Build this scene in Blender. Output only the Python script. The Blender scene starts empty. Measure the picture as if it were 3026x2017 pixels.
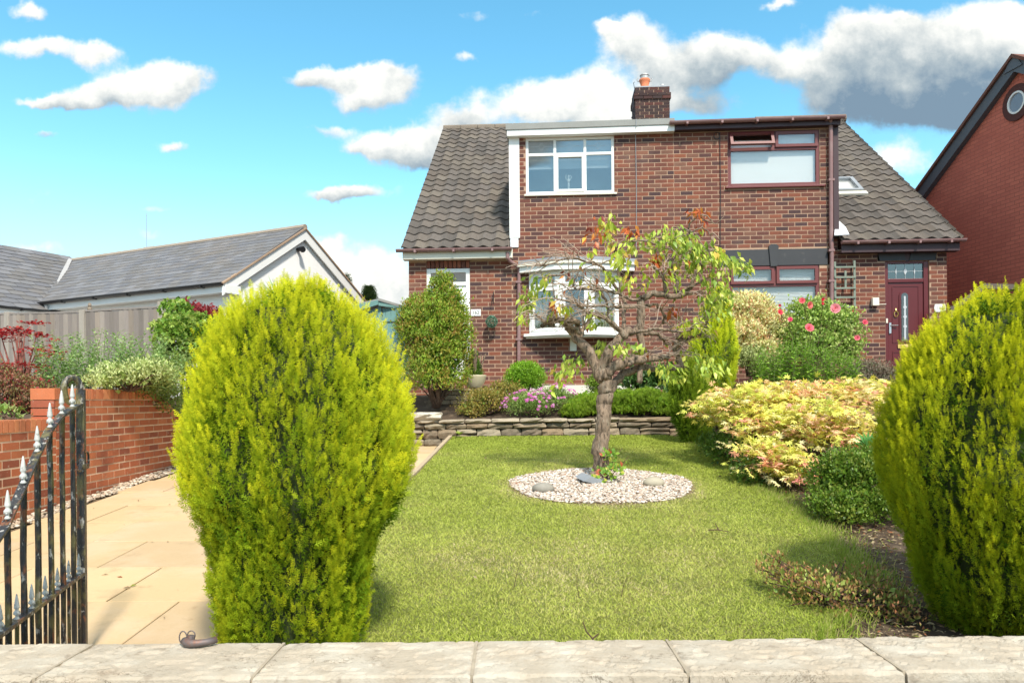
import bpy, math, random
import numpy as np
from mathutils import Matrix, Vector
random.seed(7); RNG = np.random.default_rng(11)
R = math.radians
S = bpy.context.scene
COL = S.collection

# ------------------------------------------------------------------ camera
FPX, PX, PY, ROLL, EYE = 2242.0, 1513.0, 1180.0, 0.0085, 1.66
cd = bpy.data.cameras.new('camera'); cam = bpy.data.objects.new('camera', cd); COL.objects.link(cam)
cd.sensor_width = 36.0; cd.lens = 36.0 * FPX / 3026.0
cd.shift_y = 171.5 / 3026.0; cd.clip_start = 0.05; cd.clip_end = 2000
cam.matrix_world = Matrix.Translation((0, 0, EYE)) @ Matrix.Rotation(R(90), 4, 'X') @ Matrix.Rotation(-ROLL, 4, 'Z')
cd.dof.use_dof = True; cd.dof.focus_distance = 5.0; cd.dof.aperture_fstop = 9.0
S.camera = cam
# ------------------------------------------------------------------ sky and sun
SUN_EL, SUN_AZ = R(49), math.atan2(0.30, -1.0)      # azimuth measured from +Y towards +X
sundir = Vector((math.sin(SUN_AZ) * math.cos(SUN_EL), math.cos(SUN_AZ) * math.cos(SUN_EL), math.sin(SUN_EL)))
sl = bpy.data.lights.new('sun', 'SUN'); sun = bpy.data.objects.new('sun', sl); COL.objects.link(sun)
sl.energy = 3.1; sl.angle = R(6.0); sl.color = (1.0, 0.94, 0.84)
sun.rotation_euler = (-sundir).to_track_quat('-Z', 'Y').to_euler(); sun.location = (20, -20, 30)
S.view_settings.view_transform = 'Standard'; S.view_settings.look = 'None'
S.view_settings.exposure = 0.86; S.view_settings.gamma = 1.0; S.view_settings.use_curve_mapping = False
S.cycles.max_bounces = 6; S.cycles.transparent_max_bounces = 8; S.cycles.use_denoising = True
SKY_K = 0.15
W = bpy.data.worlds.new('World'); S.world = W; W.use_nodes = True
wn = W.node_tree; wn.nodes.clear()
class NT:
    def __init__(s, nt): s.nt = nt
    def n(s, t, **kw):
        x = s.nt.nodes.new(t)
        for k, v in kw.items():
            if k.startswith('i_'):
                x.inputs[k[2:]].default_value = v
            else: setattr(x, k, v)
        return x
    def l(s, a, b): s.nt.links.new(a, b)
    def m(s, op, a, b=None, c=None, clamp=False):
        x = s.nt.nodes.new('ShaderNodeMath'); x.operation = op; x.use_clamp = clamp
        for i, v in enumerate((a, b, c)):
            if v is None: continue
            if isinstance(v, (int, float)): x.inputs[i].default_value = v
            else: s.l(v, x.inputs[i])
        return x.outputs[0]
    def v(s, op, a, b=None, c=None):
        x = s.nt.nodes.new('ShaderNodeVectorMath'); x.operation = op
        for i, q in enumerate((a, b, c)):
            if q is None: continue
            if isinstance(q, (tuple, list)): x.inputs[i].default_value = q
            else: s.l(q, x.inputs[i])
        return x.outputs[1] if op in ('DOT_PRODUCT', 'LENGTH') else x.outputs[0]
    def mix(s, f, a, b, blend='MIX'):
        x = s.nt.nodes.new('ShaderNodeMix'); x.data_type = 'RGBA'; x.blend_type = blend
        for sock, v in ((x.inputs[0], f), (x.inputs[6], a), (x.inputs[7], b)):
            if isinstance(v, (int, float)): sock.default_value = v
            elif isinstance(v, (tuple, list)): sock.default_value = (*v, 1) if len(v) == 3 else v
            else: s.l(v, sock)
        return x.outputs[2]
    def noise(s, vec, scale, detail=4, rough=.55, dist=0.0, col=False):
        x = s.nt.nodes.new('ShaderNodeTexNoise'); x.inputs['Scale'].default_value = scale
        x.inputs['Detail'].default_value = detail; x.inputs['Roughness'].default_value = rough
        x.inputs['Distortion'].default_value = dist
        if vec is not None: s.l(vec, x.inputs['Vector'])
        return x.outputs[1] if col else x.outputs[0]
    def ramp(s, f, stops):
        x = s.nt.nodes.new('ShaderNodeValToRGB'); s.l(f, x.inputs[0]); e = x.color_ramp.elements
        while len(e) < len(stops): e.new(.5)
        for i, (p, c) in enumerate(stops): e[i].position = p; e[i].color = (*c, 1)
        return x.outputs[0]
    def smooth(s, val, lo, hi):
        x = s.nt.nodes.new('ShaderNodeMapRange'); x.interpolation_type = 'SMOOTHSTEP'
        s.l(val, x.inputs[0]); x.inputs[1].default_value = lo; x.inputs[2].default_value = hi
        return x.outputs[0]
w = NT(wn)
sky = w.n('ShaderNodeTexSky'); sky.sky_type = 'NISHITA'; sky.sun_disc = False
sky.sun_elevation = SUN_EL; sky.sun_rotation = SUN_AZ; sky.air_density = 1.0; sky.dust_density = 0.6; sky.ozone_density = 1.5
hs = w.n('ShaderNodeHueSaturation'); hs.inputs['Saturation'].default_value = 1.24; hs.inputs['Hue'].default_value = 0.472
hs.inputs['Value'].default_value = 1.0
w.l(sky.outputs[0], hs.inputs['Color'])
tc = w.n('ShaderNodeTexCoord'); dirv = tc.outputs['Generated']
sp = w.n('ShaderNodeSeparateXYZ'); w.l(dirv, sp.inputs[0])
ay = w.m('MAXIMUM', w.m('ABSOLUTE', sp.outputs[1]), 0.12)
cu = w.m('DIVIDE', sp.outputs[0], ay); cv = w.m('DIVIDE', sp.outputs[2], ay)
cb = w.n('ShaderNodeCombineXYZ'); w.l(cu, cb.inputs[0]); w.l(cv, cb.inputs[1])
uv = cb.outputs[0]
dn = w.noise(uv, 5.0, 6, .6, col=True)
uvd = w.v('MULTIPLY_ADD', w.v('SUBTRACT', dn, (.5, .5, .5)), (.11, .07, 0), uv)
dn2 = w.noise(uv, 19.0, 4, .6, col=True)
uvd = w.v('MULTIPLY_ADD', w.v('SUBTRACT', dn2, (.5, .5, .5)), (.040, .030, 0), uvd)
# clouds: (x, y, rx, ry, weight, darkness) - where each cumulus bank stands, given as it is seen, turned into directions
K = 1.2865
CL = [(75,15,60,20,.9,.15),(90,88,110,24,1,.12),(235,108,75,30,1,.12),(330,190,130,42,1.1,.25),(400,170,80,45,1.1,.2),(215,205,120,28,1,.3),
 (110,212,90,15,.9,.15),(115,297,48,13,.9,.2),(440,338,40,20,.95,.15),(110,430,60,16,.55,.2),(700,172,60,20,1.0,.25),(790,160,80,26,1.15,.25),(880,180,70,36,1.15,.35),
 (850,225,90,30,1.05,.4),(1070,280,95,55,1.1,.4),(960,330,110,38,1.1,.2),(850,340,90,24,1,.25),(980,372,100,20,1,.6),(760,300,70,16,.7,.3),
 (800,452,110,24,1,.25),(760,458,60,14,.8,.35),(1240,240,90,52,1.25,.03),(1350,205,90,60,1.25,.03),(1430,260,110,40,1.1,.18),(1450,90,75,50,1.0,.3),
 (1400,60,50,25,.9,.15),(1540,150,90,62,1.0,.5),(1650,150,70,60,1.0,.45),(1700,110,80,45,1.1,.15),(1800,150,70,40,.8,.35),(1600,240,120,34,.9,.3),
 (1960,110,110,70,1.25,.45),(2090,170,150,90,1.3,.75),(2230,110,120,70,1.3,.22),(2330,90,90,70,1.2,.15),(2080,250,130,45,1.3,.95),(2210,270,90,38,1.2,.9),
 (1930,215,90,45,1.1,.8),(2290,210,110,60,1.2,.8),(2030,75,80,40,1,.3),(2060,370,110,40,.62,.1),(1990,430,90,40,.5,.1),(870,625,110,52,1.15,.04),
 (740,560,80,26,.75,.15),(930,690,90,50,.9,.15),(60,560,90,26,.75,.15),(330,545,80,16,.45,.15),(1060,150,42,14,.7,.15),(1090,55,60,16,.5,.15),
 (1800,8,50,12,.7,.1),(600,380,50,10,.35,.1),(1250,35,60,12,.45,.1),(330,480,150,14,.35,.1)]
dens = None; shd = None
for (x, y, rx, ry, wt, dk) in CL:
    cx, cy = (x * K - PX) / FPX, (PY - y * K) / FPX
    ax, ay_ = rx * K / FPX * .92, ry * K / FPX * 1.05
    q = w.v('MULTIPLY_ADD', uvd, (1 / ax, 1 / ay_, 0), (-cx / ax, -cy / ay_, 0))
    g = w.m('EXPONENT', w.m('MULTIPLY', w.v('DOT_PRODUCT', q, q), -1.0))
    g = w.m('MULTIPLY', g, wt)
    t = w.m('ADD', w.v('DOT_PRODUCT', q, (0.05, -.40, 0)), dk + .06)
    if dens is None: dens = g; shd = w.m('MULTIPLY', g, t)
    else: dens = w.m('ADD', dens, g); shd = w.m('MULTIPLY_ADD', g, t, shd)
shade = w.m('DIVIDE', shd, w.m('MAXIMUM', dens, .02))
nz = w.noise(uv, 9.0, 7, .62)
nz2 = w.noise(uv, 30.0, 5, .6)
dd = w.m('MULTIPLY_ADD', w.m('SUBTRACT', nz, .5), 1.25, dens)
dd = w.m('MULTIPLY_ADD', w.m('SUBTRACT', nz2, .5), .5, dd)
frame = w.smooth(dens, .03, .35)
# unseen cumulus beyond the view, cover thickened to neutralise the blue fill light
amb = w.smooth(w.noise(dirv, 2.6, 6, .6), .40, .56)
outm = w.m('MAXIMUM', w.smooth(w.m('ABSOLUTE', cu), .8, 1.1), w.smooth(cv, .68, .9))
a1 = w.m('MULTIPLY', w.smooth(dd, .34, .92), frame)
up = w.smooth(sp.outputs[2], -.02, .02)
alpha = w.m('MULTIPLY', w.m('MAXIMUM', w.m('MULTIPLY', a1, w.m('SUBTRACT', 1, outm)), w.m('MULTIPLY', amb, w.m('MULTIPLY', outm, .92))), up)
sh2 = w.m('MULTIPLY_ADD', w.m('SUBTRACT', nz, .5), -1.5, w.m('MULTIPLY', w.m('MULTIPLY', shade, .86), w.m('SUBTRACT', 1, outm)))
sh2 = w.m('MULTIPLY_ADD', w.m('SUBTRACT', nz2, .5), -.45, sh2)
ccol = w.ramp(w.m('ADD', sh2, .12, clamp=True), [(0.0, (4.6, 4.5, 4.15)), (.35, (3.7, 3.75, 3.6)), (.7, (1.9, 2.2, 2.35)), (1.0, (.85, 1.25, 1.65))])
# a pale band of thin haze low in the sky, all the way round
band = w.smooth(sp.outputs[2], .42, .0)
skyc = w.mix(w.m('MULTIPLY', band, .38), hs.outputs[0], (2.3, 4.6, 5.2))
skyc = w.mix(w.m('MULTIPLY', w.smooth(sp.outputs[2], .30, .02), .68), skyc, (3.2, 4.05, 4.25))
final = w.mix(alpha, skyc, ccol)
bg = w.n('ShaderNodeBackground'); bg.inputs[1].default_value = SKY_K; w.l(final, bg.inputs[0])
wo = w.n('ShaderNodeOutputWorld'); w.l(bg.outputs[0], wo.inputs[0])

# ------------------------------------------------------------------ geometry of the view: where on the ground or a wall a seen point lies
CR, SR = math.cos(ROLL), math.sin(ROLL)
def ray(x, y):
    dx, dy = x - PX, y - PY
    return Vector(((dx * CR - dy * SR) / FPX, 1.0, -(dy * CR + dx * SR) / FPX))
def P(x, y, Y):
    r = ray(x, y); return Vector((r.x * Y, Y, EYE + r.z * Y))
def lawn_z(Y): return .499 + .079 * (Y - 3.67)
def drive_z(Y): return .499 + .0603 * (Y - 3.67)
def G(x, y, slope=.079):
    r = ray(x, y); a = .499 - slope * 3.67          # EYE + r.z Y = a + slope Y
    Y = (a - EYE) / (r.z - slope); return Vector((r.x * Y, Y, a + slope * Y))
class Frame:
    """a local frame: origin O (world), yaw about Z"""
    def __init__(s, O, yaw): s.O = Vector(O); s.yaw = yaw; s.u = Vector((math.cos(yaw), math.sin(yaw), 0)); s.v = Vector((-math.sin(yaw), math.cos(yaw), 0))
    def at(s, x, y, d=0.0):
        r = ray(x, y); C0 = Vector((0, 0, EYE))
        t = (d - (C0 - s.O).dot(s.v)) / r.dot(s.v); p = C0 + r * t - s.O
        return p.dot(s.u), p.z
    def world(s, a, d, z): return s.O + s.u * a + s.v * d + Vector((0, 0, z))

# ------------------------------------------------------------------ scene helpers
def link(o, parent=None):
    COL.objects.link(o)
    if parent is not None: o.parent = parent
    return o
def thing(name, label, cat, loc=(0, 0, 0), rz=0.0, group=None):
    o = bpy.data.objects.new(name, None); o.empty_display_size = .2; link(o)
    o.location = loc; o.rotation_euler = (0, 0, rz); o['label'] = label; o['category'] = cat
    if group: o['group'] = group
    return o
def tag(o, label, cat, group=None):
    o['label'] = label; o['category'] = cat
    if group: o['group'] = group
    return o
def setmesh(me, V, faces, tint=None, mats=(), midx=None, smooth=False):
    V = np.asarray(V, dtype=np.float32)
    if isinstance(faces, np.ndarray):
        n, k = faces.shape; flat = faces.astype(np.int32).ravel(); tot = np.full(n, k, np.int32)
    else:
        n = len(faces); tot = np.array([len(f) for f in faces], np.int32); flat = np.array([i for f in faces for i in f], np.int32)
    st = np.concatenate([[0], np.cumsum(tot)[:-1]]).astype(np.int32) if n else np.zeros(0, np.int32)
    me.vertices.add(len(V)); me.vertices.foreach_set('co', V.ravel())
    me.loops.add(len(flat)); me.loops.foreach_set('vertex_index', flat)
    me.polygons.add(n); me.polygons.foreach_set('loop_start', st); me.polygons.foreach_set('loop_total', tot)
    if midx is not None: me.polygons.foreach_set('material_index', np.asarray(midx, np.int32))
    me.polygons.foreach_set('use_smooth', np.full(n, bool(smooth)))
    me.update(calc_edges=True)
    if tint is not None:
        a = me.color_attributes.new('tint', 'FLOAT_COLOR', 'POINT')
        c = np.ones((len(V), 4), np.float32); c[:, :3] = tint
        a.data.foreach_set('color', c.ravel())
    for m in mats: me.materials.append(m)
    return me
class MB:
    def __init__(s): s.V = []; s.F = []; s.T = []; s.M = []; s.n = 0; s.sm = False
    def add(s, V, F, tint=(1, 1, 1), m=0):
        V = np.asarray(V, float).reshape(-1, 3)
        s.V.append(V); s.T.append(np.broadcast_to(np.asarray(tint, float), (len(V), 3)).copy())
        for f in F: s.F.append(tuple(int(i) + s.n for i in f)); s.M.append(m)
        s.n += len(V); return s
    def box(s, x0, x1, y0, y1, z0, z1, tint=(1, 1, 1), m=0, M=None):
        V = np.array([(x, y, z) for z in (z0, z1) for y in (y0, y1) for x in (x0, x1)], float)
        if M is not None: V = np.array([tuple(M @ Vector(v)) for v in V])
        return s.add(V, [(0, 2, 3, 1), (4, 5, 7, 6), (0, 1, 5, 4), (2, 6, 7, 3), (0, 4, 6, 2), (1, 3, 7, 5)], tint, m)
    def prism(s, pts, y0, y1, tint=(1, 1, 1), m=0):
        """polygon in x-z swept along y"""
        n = len(pts); V = [(x, y0, z) for x, z in pts] + [(x, y1, z) for x, z in pts]
        F = [tuple(range(n)), tuple(range(2 * n - 1, n - 1, -1))] + [(i, i + n, (i + 1) % n + n, (i + 1) % n) for i in range(n)]
        return s.add(V, F, tint, m)
    def tube(s, pts, rad, seg=8, tint=(1, 1, 1), m=0, cap=True, jit=0.0):
        pts = [Vector(p) for p in pts]; n = len(pts)
        if isinstance(rad, (int, float)): rad = [rad] * n
        V = []; nrm = None
        for i, p in enumerate(pts):
            t = (pts[min(i + 1, n - 1)] - pts[max(i - 1, 0)])
            t = t.normalized() if t.length > 1e-9 else Vector((0, 0, 1))
            if nrm is None: nrm = t.orthogonal().normalized()
            else:
                nrm = nrm - t * nrm.dot(t); nrm = nrm.normalized() if nrm.length > 1e-6 else t.orthogonal().normalized()
            b = t.cross(nrm)
            for k in range(seg):
                a = 2 * math.pi * k / seg; r = rad[i] * (1 + (random.uniform(-jit, jit) if jit else 0))
                V.append(tuple(p + (nrm * math.cos(a) + b * math.sin(a)) * r))
        F = [(i * seg + k, i * seg + (k + 1) % seg, (i + 1) * seg + (k + 1) % seg, (i + 1) * seg + k) for i in range(n - 1) for k in range(seg)]
        if cap: F += [tuple(range(seg - 1, -1, -1)), tuple(range((n - 1) * seg, n * seg))]
        return s.add(V, F, tint, m)
    def lathe(s, prof, c=(0, 0, 0), seg=16, tint=(1, 1, 1), m=0):
        V = [(c[0] + r * math.cos(2 * math.pi * k / seg), c[1] + r * math.sin(2 * math.pi * k / seg), c[2] + z) for r, z in prof for k in range(seg)]
        F = [(i * seg + k, i * seg + (k + 1) % seg, (i + 1) * seg + (k + 1) % seg, (i + 1) * seg + k) for i in range(len(prof) - 1) for k in range(seg)]
        F += [tuple(range(seg - 1, -1, -1)), tuple(range((len(prof) - 1) * seg, len(prof) * seg))]
        return s.add(V, F, tint, m)
    def mesh(s, name, mats, smooth=False):
        me = bpy.data.meshes.new(name)
        return setmesh(me, np.concatenate(s.V), s.F, np.concatenate(s.T), mats if isinstance(mats, (list, tuple)) else [mats], s.M, smooth)
    def build(s, name, mats, parent=None, smooth=False, stuff=False, structure=False, bevel=0.0):
        o = bpy.data.objects.new(name, s.mesh(name, mats, smooth)); link(o, parent)
        if stuff: o['kind'] = 'stuff'
        if structure: o['kind'] = 'structure'
        if bevel:
            b = o.modifiers.new('bevel', 'BEVEL'); b.width = bevel; b.segments = 2; b.limit_method = 'ANGLE'
        return o
def arr_obj(name, V, F, tint, mat_, parent=None, smooth=False, stuff=False, structure=False):
    me = setmesh(bpy.data.meshes.new(name), V, F, tint, [mat_] if not isinstance(mat_, list) else mat_, None, smooth)
    o = bpy.data.objects.new(name, me); link(o, parent)
    if stuff: o['kind'] = 'stuff'
    if structure: o['kind'] = 'structure'
    return o

# ------------------------------------------------------------------ materials
def mat(name, base=(.5, .5, .5), rough=.8, var=.12, scale=6.0, var2=0.0, scale2=60.0, bump=0.0, bscale=80.0, attr=True,
        metal=0.0, spec=.4, dirt=None, dirt_scale=2.5, dirt_lo=.5, dirt_hi=.75, trans=0.0, coat=0.0, stretch=(1, 1, 1), objspace=False):
    m = bpy.data.materials.new(name); m.use_nodes = True; nt = m.node_tree; nt.nodes.clear(); t = NT(nt)
    out = t.n('ShaderNodeOutputMaterial'); p = t.n('ShaderNodeBsdfPrincipled')
    if objspace: vec = t.n('ShaderNodeTexCoord').outputs['Object']
    else: vec = t.n('ShaderNodeNewGeometry').outputs['Position']
    if stretch != (1, 1, 1): vec = t.v('MULTIPLY', vec, stretch)
    c = t.mix(0.0, base, base)
    if attr:
        a = t.n('ShaderNodeAttribute'); a.attribute_name = 'tint'; c = t.mix(1.0, base, a.outputs['Color'], 'MULTIPLY')
    if var:
        n = t.noise(vec, scale, 5, .6); f = t.m('MULTIPLY_ADD', n, 2 * var * 1.6, 1 - var * 1.6)
        c = t.v('MULTIPLY', c, t.v('SCALE', (1, 1, 1), None)) if False else c
        x = t.n('ShaderNodeVectorMath', operation='SCALE'); t.l(c, x.inputs[0]); t.l(f, x.inputs['Scale']); c = x.outputs[0]
    if var2:
        n = t.noise(vec, scale2, 3, .6); f = t.m('MULTIPLY_ADD', n, 2 * var2 * 1.6, 1 - var2 * 1.6)
        x = t.n('ShaderNodeVectorMath', operation='SCALE'); t.l(c, x.inputs[0]); t.l(f, x.inputs['Scale']); c = x.outputs[0]
    if dirt:
        for k, (dc, ds, lo, hi, amt) in enumerate(dirt):
            n = t.noise(t.v('ADD', vec, (k * 7.3, 1.1 * k, k * 3.7)), ds, 6, .65)
            c = t.mix(t.m('MULTIPLY', t.smooth(n, lo, hi), amt), c, dc)
    t.l(c, p.inputs['Base Color']); p.inputs['Roughness'].default_value = rough; p.inputs['Metallic'].default_value = metal
    p.inputs['Specular IOR Level'].default_value = spec
    if coat: p.inputs['Coat Weight'].default_value = coat
    if bump:
        n = t.noise(vec, bscale, 5, .65); b = t.n('ShaderNodeBump'); b.inputs['Strength'].default_value = bump; b.inputs['Distance'].default_value = .01
        t.l(n, b.inputs['Height']); t.l(b.outputs[0], p.inputs['Normal'])
    if trans:
        tr = t.n('ShaderNodeBsdfTranslucent'); mx = t.n('ShaderNodeMixShader'); mx.inputs[0].default_value = trans
        t.l(c, tr.inputs[0]); t.l(p.outputs[0], mx.inputs[1]); t.l(tr.outputs[0], mx.inputs[2]); t.l(mx.outputs[0], out.inputs[0])
    else: t.l(p.outputs[0], out.inputs[0])
    return m
def add_cracks(m, scale=6.0, width=.012, depth=.8, col=(.12, .09, .06), stretch=(1, 2.2, 1)):
    nt = m.node_tree; t = NT(nt); p = [n for n in nt.nodes if n.type == 'BSDF_PRINCIPLED'][0]; vec = t.v('MULTIPLY', t.n('ShaderNodeNewGeometry').outputs['Position'], stretch)
    n = t.noise(vec, scale, 6, .72, .6); mk = t.noise(vec, scale * .5, 3, .5)
    f = t.m('MULTIPLY', t.m('SUBTRACT', 1, t.smooth(t.m('ABSOLUTE', t.m('SUBTRACT', n, .5)), width * .25, width)), t.smooth(mk, .48, .62))
    src = p.inputs['Base Color'].links[0].from_socket; c = t.mix(t.m('MULTIPLY', f, depth), src, col); t.l(c, p.inputs['Base Color'])
def glass_mat(name, tint=(.6, .68, .7), refl=.16, rough=.01):
    m = bpy.data.materials.new(name); m.use_nodes = True; nt = m.node_tree; nt.nodes.clear(); t = NT(nt)
    out = t.n('ShaderNodeOutputMaterial'); tr = t.n('ShaderNodeBsdfTransparent'); gl = t.n('ShaderNodeBsdfGlossy')
    tr.inputs[0].default_value = (*tint, 1); gl.inputs['Roughness'].default_value = rough
    lw = t.n('ShaderNodeLayerWeight'); lw.inputs[0].default_value = .5
    f = t.m('MULTIPLY_ADD', lw.outputs['Facing'], .5, refl, clamp=True)
    mx = t.n('ShaderNodeMixShader'); t.l(f, mx.inputs[0]); t.l(tr.outputs[0], mx.inputs[1]); t.l(gl.outputs[0], mx.inputs[2]); t.l(mx.outputs[0], out.inputs[0])
    return m
M = {}
M['brick'] = mat('brick_clay', (1, 1, 1), .88, .14, 3.0, .16, 90, .35, 220, spec=.25, dirt=[((.05, .035, .03), 1.3, .5, .72, .45), ((.20, .17, .14), .8, .58, .75, .25)])
M['mortar'] = mat('mortar', (.43, .29, .205), .95, .12, 4, .1, 150, .3, 300, spec=.1, attr=False, dirt=[((.24, .15, .10), .9, .5, .75, .5)])
M['mortar_pale'] = mat('mortar_pale', (.66, .50, .36), .95, .15, 3, .1, 150, .3, 300, spec=.1, attr=False, dirt=[((.22, .12, .08), 2.0, .45, .7, .7)])
M['brick_red'] = mat('garden_brick', (1, 1, 1), .9, .15, 2.2, .15, 120, .3, 240, spec=.2,
                     dirt=[((.52, .42, .34), 26, .60, .72, .55), ((.11, .045, .03), 1.6, .5, .72, .6)])
M['white'] = mat('white_upvc', (.80, .80, .77), .38, .04, 2, attr=False, spec=.45)
M['cream'] = mat('cream_paint', (.72, .69, .58), .5, .06, 3, attr=False)
M['mahog'] = mat('mahogany_upvc', (.155, .036, .033), .42, .06, 3, attr=False, spec=.5)
M['maroon'] = mat('maroon_door', (.105, .012, .014), .35, .05, 3, attr=False, spec=.5)
M['brownpipe'] = mat('brown_plastic', (.24, .135, .13), .42, .06, 5, attr=False, spec=.5, dirt=[((.34, .25, .24), 3, .45, .75, .5)])
M['darkboard'] = mat('dark_brown_board', (.055, .03, .034), .5, .1, 4, attr=False)
M['lintel'] = mat('lintel_black', (.040, .041, .045), .55, .12, 3, attr=False, dirt=[((.11, .1, .09), 7, .6, .75, .5)])
M['tile'] = mat('roof_tile_clay', (1, 1, 1), .92, .14, 2.0, .2, 60, .5, 160, spec=.2, dirt=[((.045, .04, .035), 9, .57, .70, .55), ((.40, .38, .32), 38, .70, .76, .5), ((.10, .085, .07), .7, .5, .75, .35)])
M['slate'] = mat('slate', (1, 1, 1), .6, .14, 1.5, .1, 40, .2, 90, spec=.4, dirt=[((.20, .155, .11), .9, .5, .75, .45)])
M['felt'] = mat('roof_felt', (.27, .275, .26), .9, .1, 3, .1, 40, attr=False)
M['lead'] = mat('lead', (.30, .32, .34), .55, .15, 5, attr=False, metal=.2)
M['whiteflash'] = mat('flashing_white', (.72, .73, .76), .5, .12, 12, attr=False)
M['render'] = mat('white_render', (.87, .86, .83), .9, .05, 1.2, .03, 60, .2, 200, attr=False, dirt=[((.60, .56, .48), 1.2, .58, .8, .3)])
M['redbrick_far'] = None
M['black'] = mat('black_plastic', (.018, .018, .02), .4, .1, 5, attr=False)
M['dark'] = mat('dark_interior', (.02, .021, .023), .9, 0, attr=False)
M['room'] = mat('room_wall', (.46, .48, .49), .9, .1, 2, attr=False)
M['blind'] = mat('blind', (.80, .79, .78), .8, .02, 2, attr=False)
M['net'] = mat('net_curtain', (.60, .63, .64), .9, .06, 2, attr=False)
M['curtain'] = mat('curtain', (.50, .56, .52), .9, .1, 3, attr=False, stretch=(9, 9, .2))
M['glass'] = glass_mat('window_glass', (.84, .87, .87), .13)
M['glassb'] = glass_mat('window_glass_bright', (.96, .97, .96), .05)
M['glassd'] = glass_mat('leaded_glass', (.28, .40, .37), .12)
M['brass'] = mat('brass', (.62, .43, .14), .35, .1, 20, attr=False, metal=.85)
M['steel'] = mat('steel', (.55, .56, .57), .35, .05, 5, attr=False, metal=.9)
M['terracotta'] = mat('terracotta', (.62, .20, .095), .8, .12, 8, attr=False)
M['galv'] = mat('galvanised', (.42, .43, .42), .5, .15, 9, attr=False, metal=.4)
M['trellis'] = mat('trellis_wood', (.20, .235, .19), .85, .2, 9, attr=False)
M['wood_grey'] = mat('weathered_wood', (1, 1, 1), .9, .12, 3, .12, 40, .35, 120, attr=True, stretch=(1, 1, .12), dirt=[((.08, .06, .045), 20, .66, .74, .6)])
M['teal'] = mat('teal_paint', (.15, .29, .27), .7, .08, 4, attr=False)
M['slab'] = mat('paving_slab', (1, 1, 1), .85, .07, 1.3, .05, 70, .25, 160, spec=.25, dirt=[((.34, .22, .11), 6, .62, .74, .45), ((.60, .46, .32), 1.8, .45, .7, .45), ((.30, .21, .12), 3.3, .56, .72, .35), ((.22, .15, .08), 45, .68, .74, .6)])
M['slabbed'] = mat('joint_sand', (.16, .11, .06), .95, .2, 20, attr=False)
M['pinkblock'] = mat('pink_block', (.50, .20, .15), .88, .12, 30, .1, 90, attr=False)
M['stone'] = mat('walling_stone', (1, 1, 1), .93, .18, 7, .18, 45, .6, 60, spec=.2, dirt=[((.32, .30, .22), 13, .56, .7, .4), ((.055, .05, .035), 8, .57, .7, .5)])
M['stonegap'] = mat('dark_earth_joint', (.05, .042, .03), .95, .2, 20, attr=False)
M['coping'] = mat('coping_stone', (.42, .355, .27), .93, .07, 9, .09, 55, .5, 120, attr=False,
                  dirt=[((.55, .505, .42), 6, .42, .68, .6), ((.24, .19, .14), 17, .56, .68, .6), ((.40, .30, .20), 3, .5, .7, .35)])
add_cracks(M['coping'], 6.0, .014, .7)
M['soil'] = mat('soil', (.075, .05, .032), .95, .3, 4, .3, 60, .6, 60, attr=False, dirt=[((.20, .15, .09), 9, .5, .7, .6)])
M['bark'] = mat('bark', (.25, .18, .125), .95, .3, 20, .3, 70, 1.0, 60, attr=False, stretch=(1, 1, .22), dirt=[((.34, .29, .22), 34, .52, .64, .7), ((.035, .024, .016), 46, .50, .62, .8), ((.13, .15, .05), 5, .58, .72, .35)])
M['twig'] = mat('twig_bark', (.40, .30, .23), .85, .2, 20, attr=False)
M['stem_brown'] = mat('stem_brown', (.10, .06, .04), .9, .2, 20, attr=False)
M['iron'] = mat('painted_iron', (.022, .021, .022), .42, .1, 20, .0, 60, .5, 90, attr=False, spec=.6,
                stretch=(1, 1, .45), dirt=[((.42, .40, .36), 40, .57, .62, .85), ((.20, .07, .025), 24, .53, .62, .85), ((.19, .16, .05), 13, .50, .64, .7)])
M['silver'] = mat('silver_paint', (.50, .50, .47), .6, .2, 40, attr=False, metal=.0, dirt=[((.10, .09, .07), 42, .55, .66, .7), ((.45, .44, .10), 16, .64, .72, .6)])
M['rust'] = mat('rusty_steel', (.17, .14, .135), .6, .15, 30, attr=False, metal=.5, dirt=[((.25, .10, .05), 25, .5, .7, .7)])
M['leaf'] = mat('leaf', (1, 1, 1), .42, .18, 5, attr=True, spec=.4, trans=.28)
M['leafmatt'] = mat('leaf_matt', (1, 1, 1), .7, .18, 3, attr=True, spec=.15, trans=.30)
M['conifer'] = mat('conifer_spray', (1, 1, 1), .75, .12, 5, attr=True, spec=.12, trans=.30)
M['petal'] = mat('petal', (1, 1, 1), .6, .08, 30, attr=True, spec=.2, trans=.25)
M['core'] = mat('gap_shade_core', (.030, .045, .010), .95, .3, 20, attr=False)  # dark fill for conifers, shade between the ribs put into the colour
M['pebble'] = mat('pebble', (1, 1, 1), .75, .1, 20, .1, 90, spec=.3)
M['pot'] = mat('glazed_pot', (.52, .46, .31), .5, .05, 10, attr=False)
M['paint_white'] = mat('plate_white', (.78, .78, .74), .4, .02, 10, attr=False)
M['ink'] = mat('plate_ink', (.06, .065, .07), .5, 0, attr=False)
M['leadline'] = mat('lead_came', (.52, .54, .55), .5, 0, attr=False, metal=.3)
M['asphalt'] = mat('asphalt', (.05, .05, .05), .95, .15, 4, .2, 90, attr=False)
M['grassflat'] = mat('grass_far', (.08, .12, .025), .95, .3, .4, attr=False)
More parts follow.
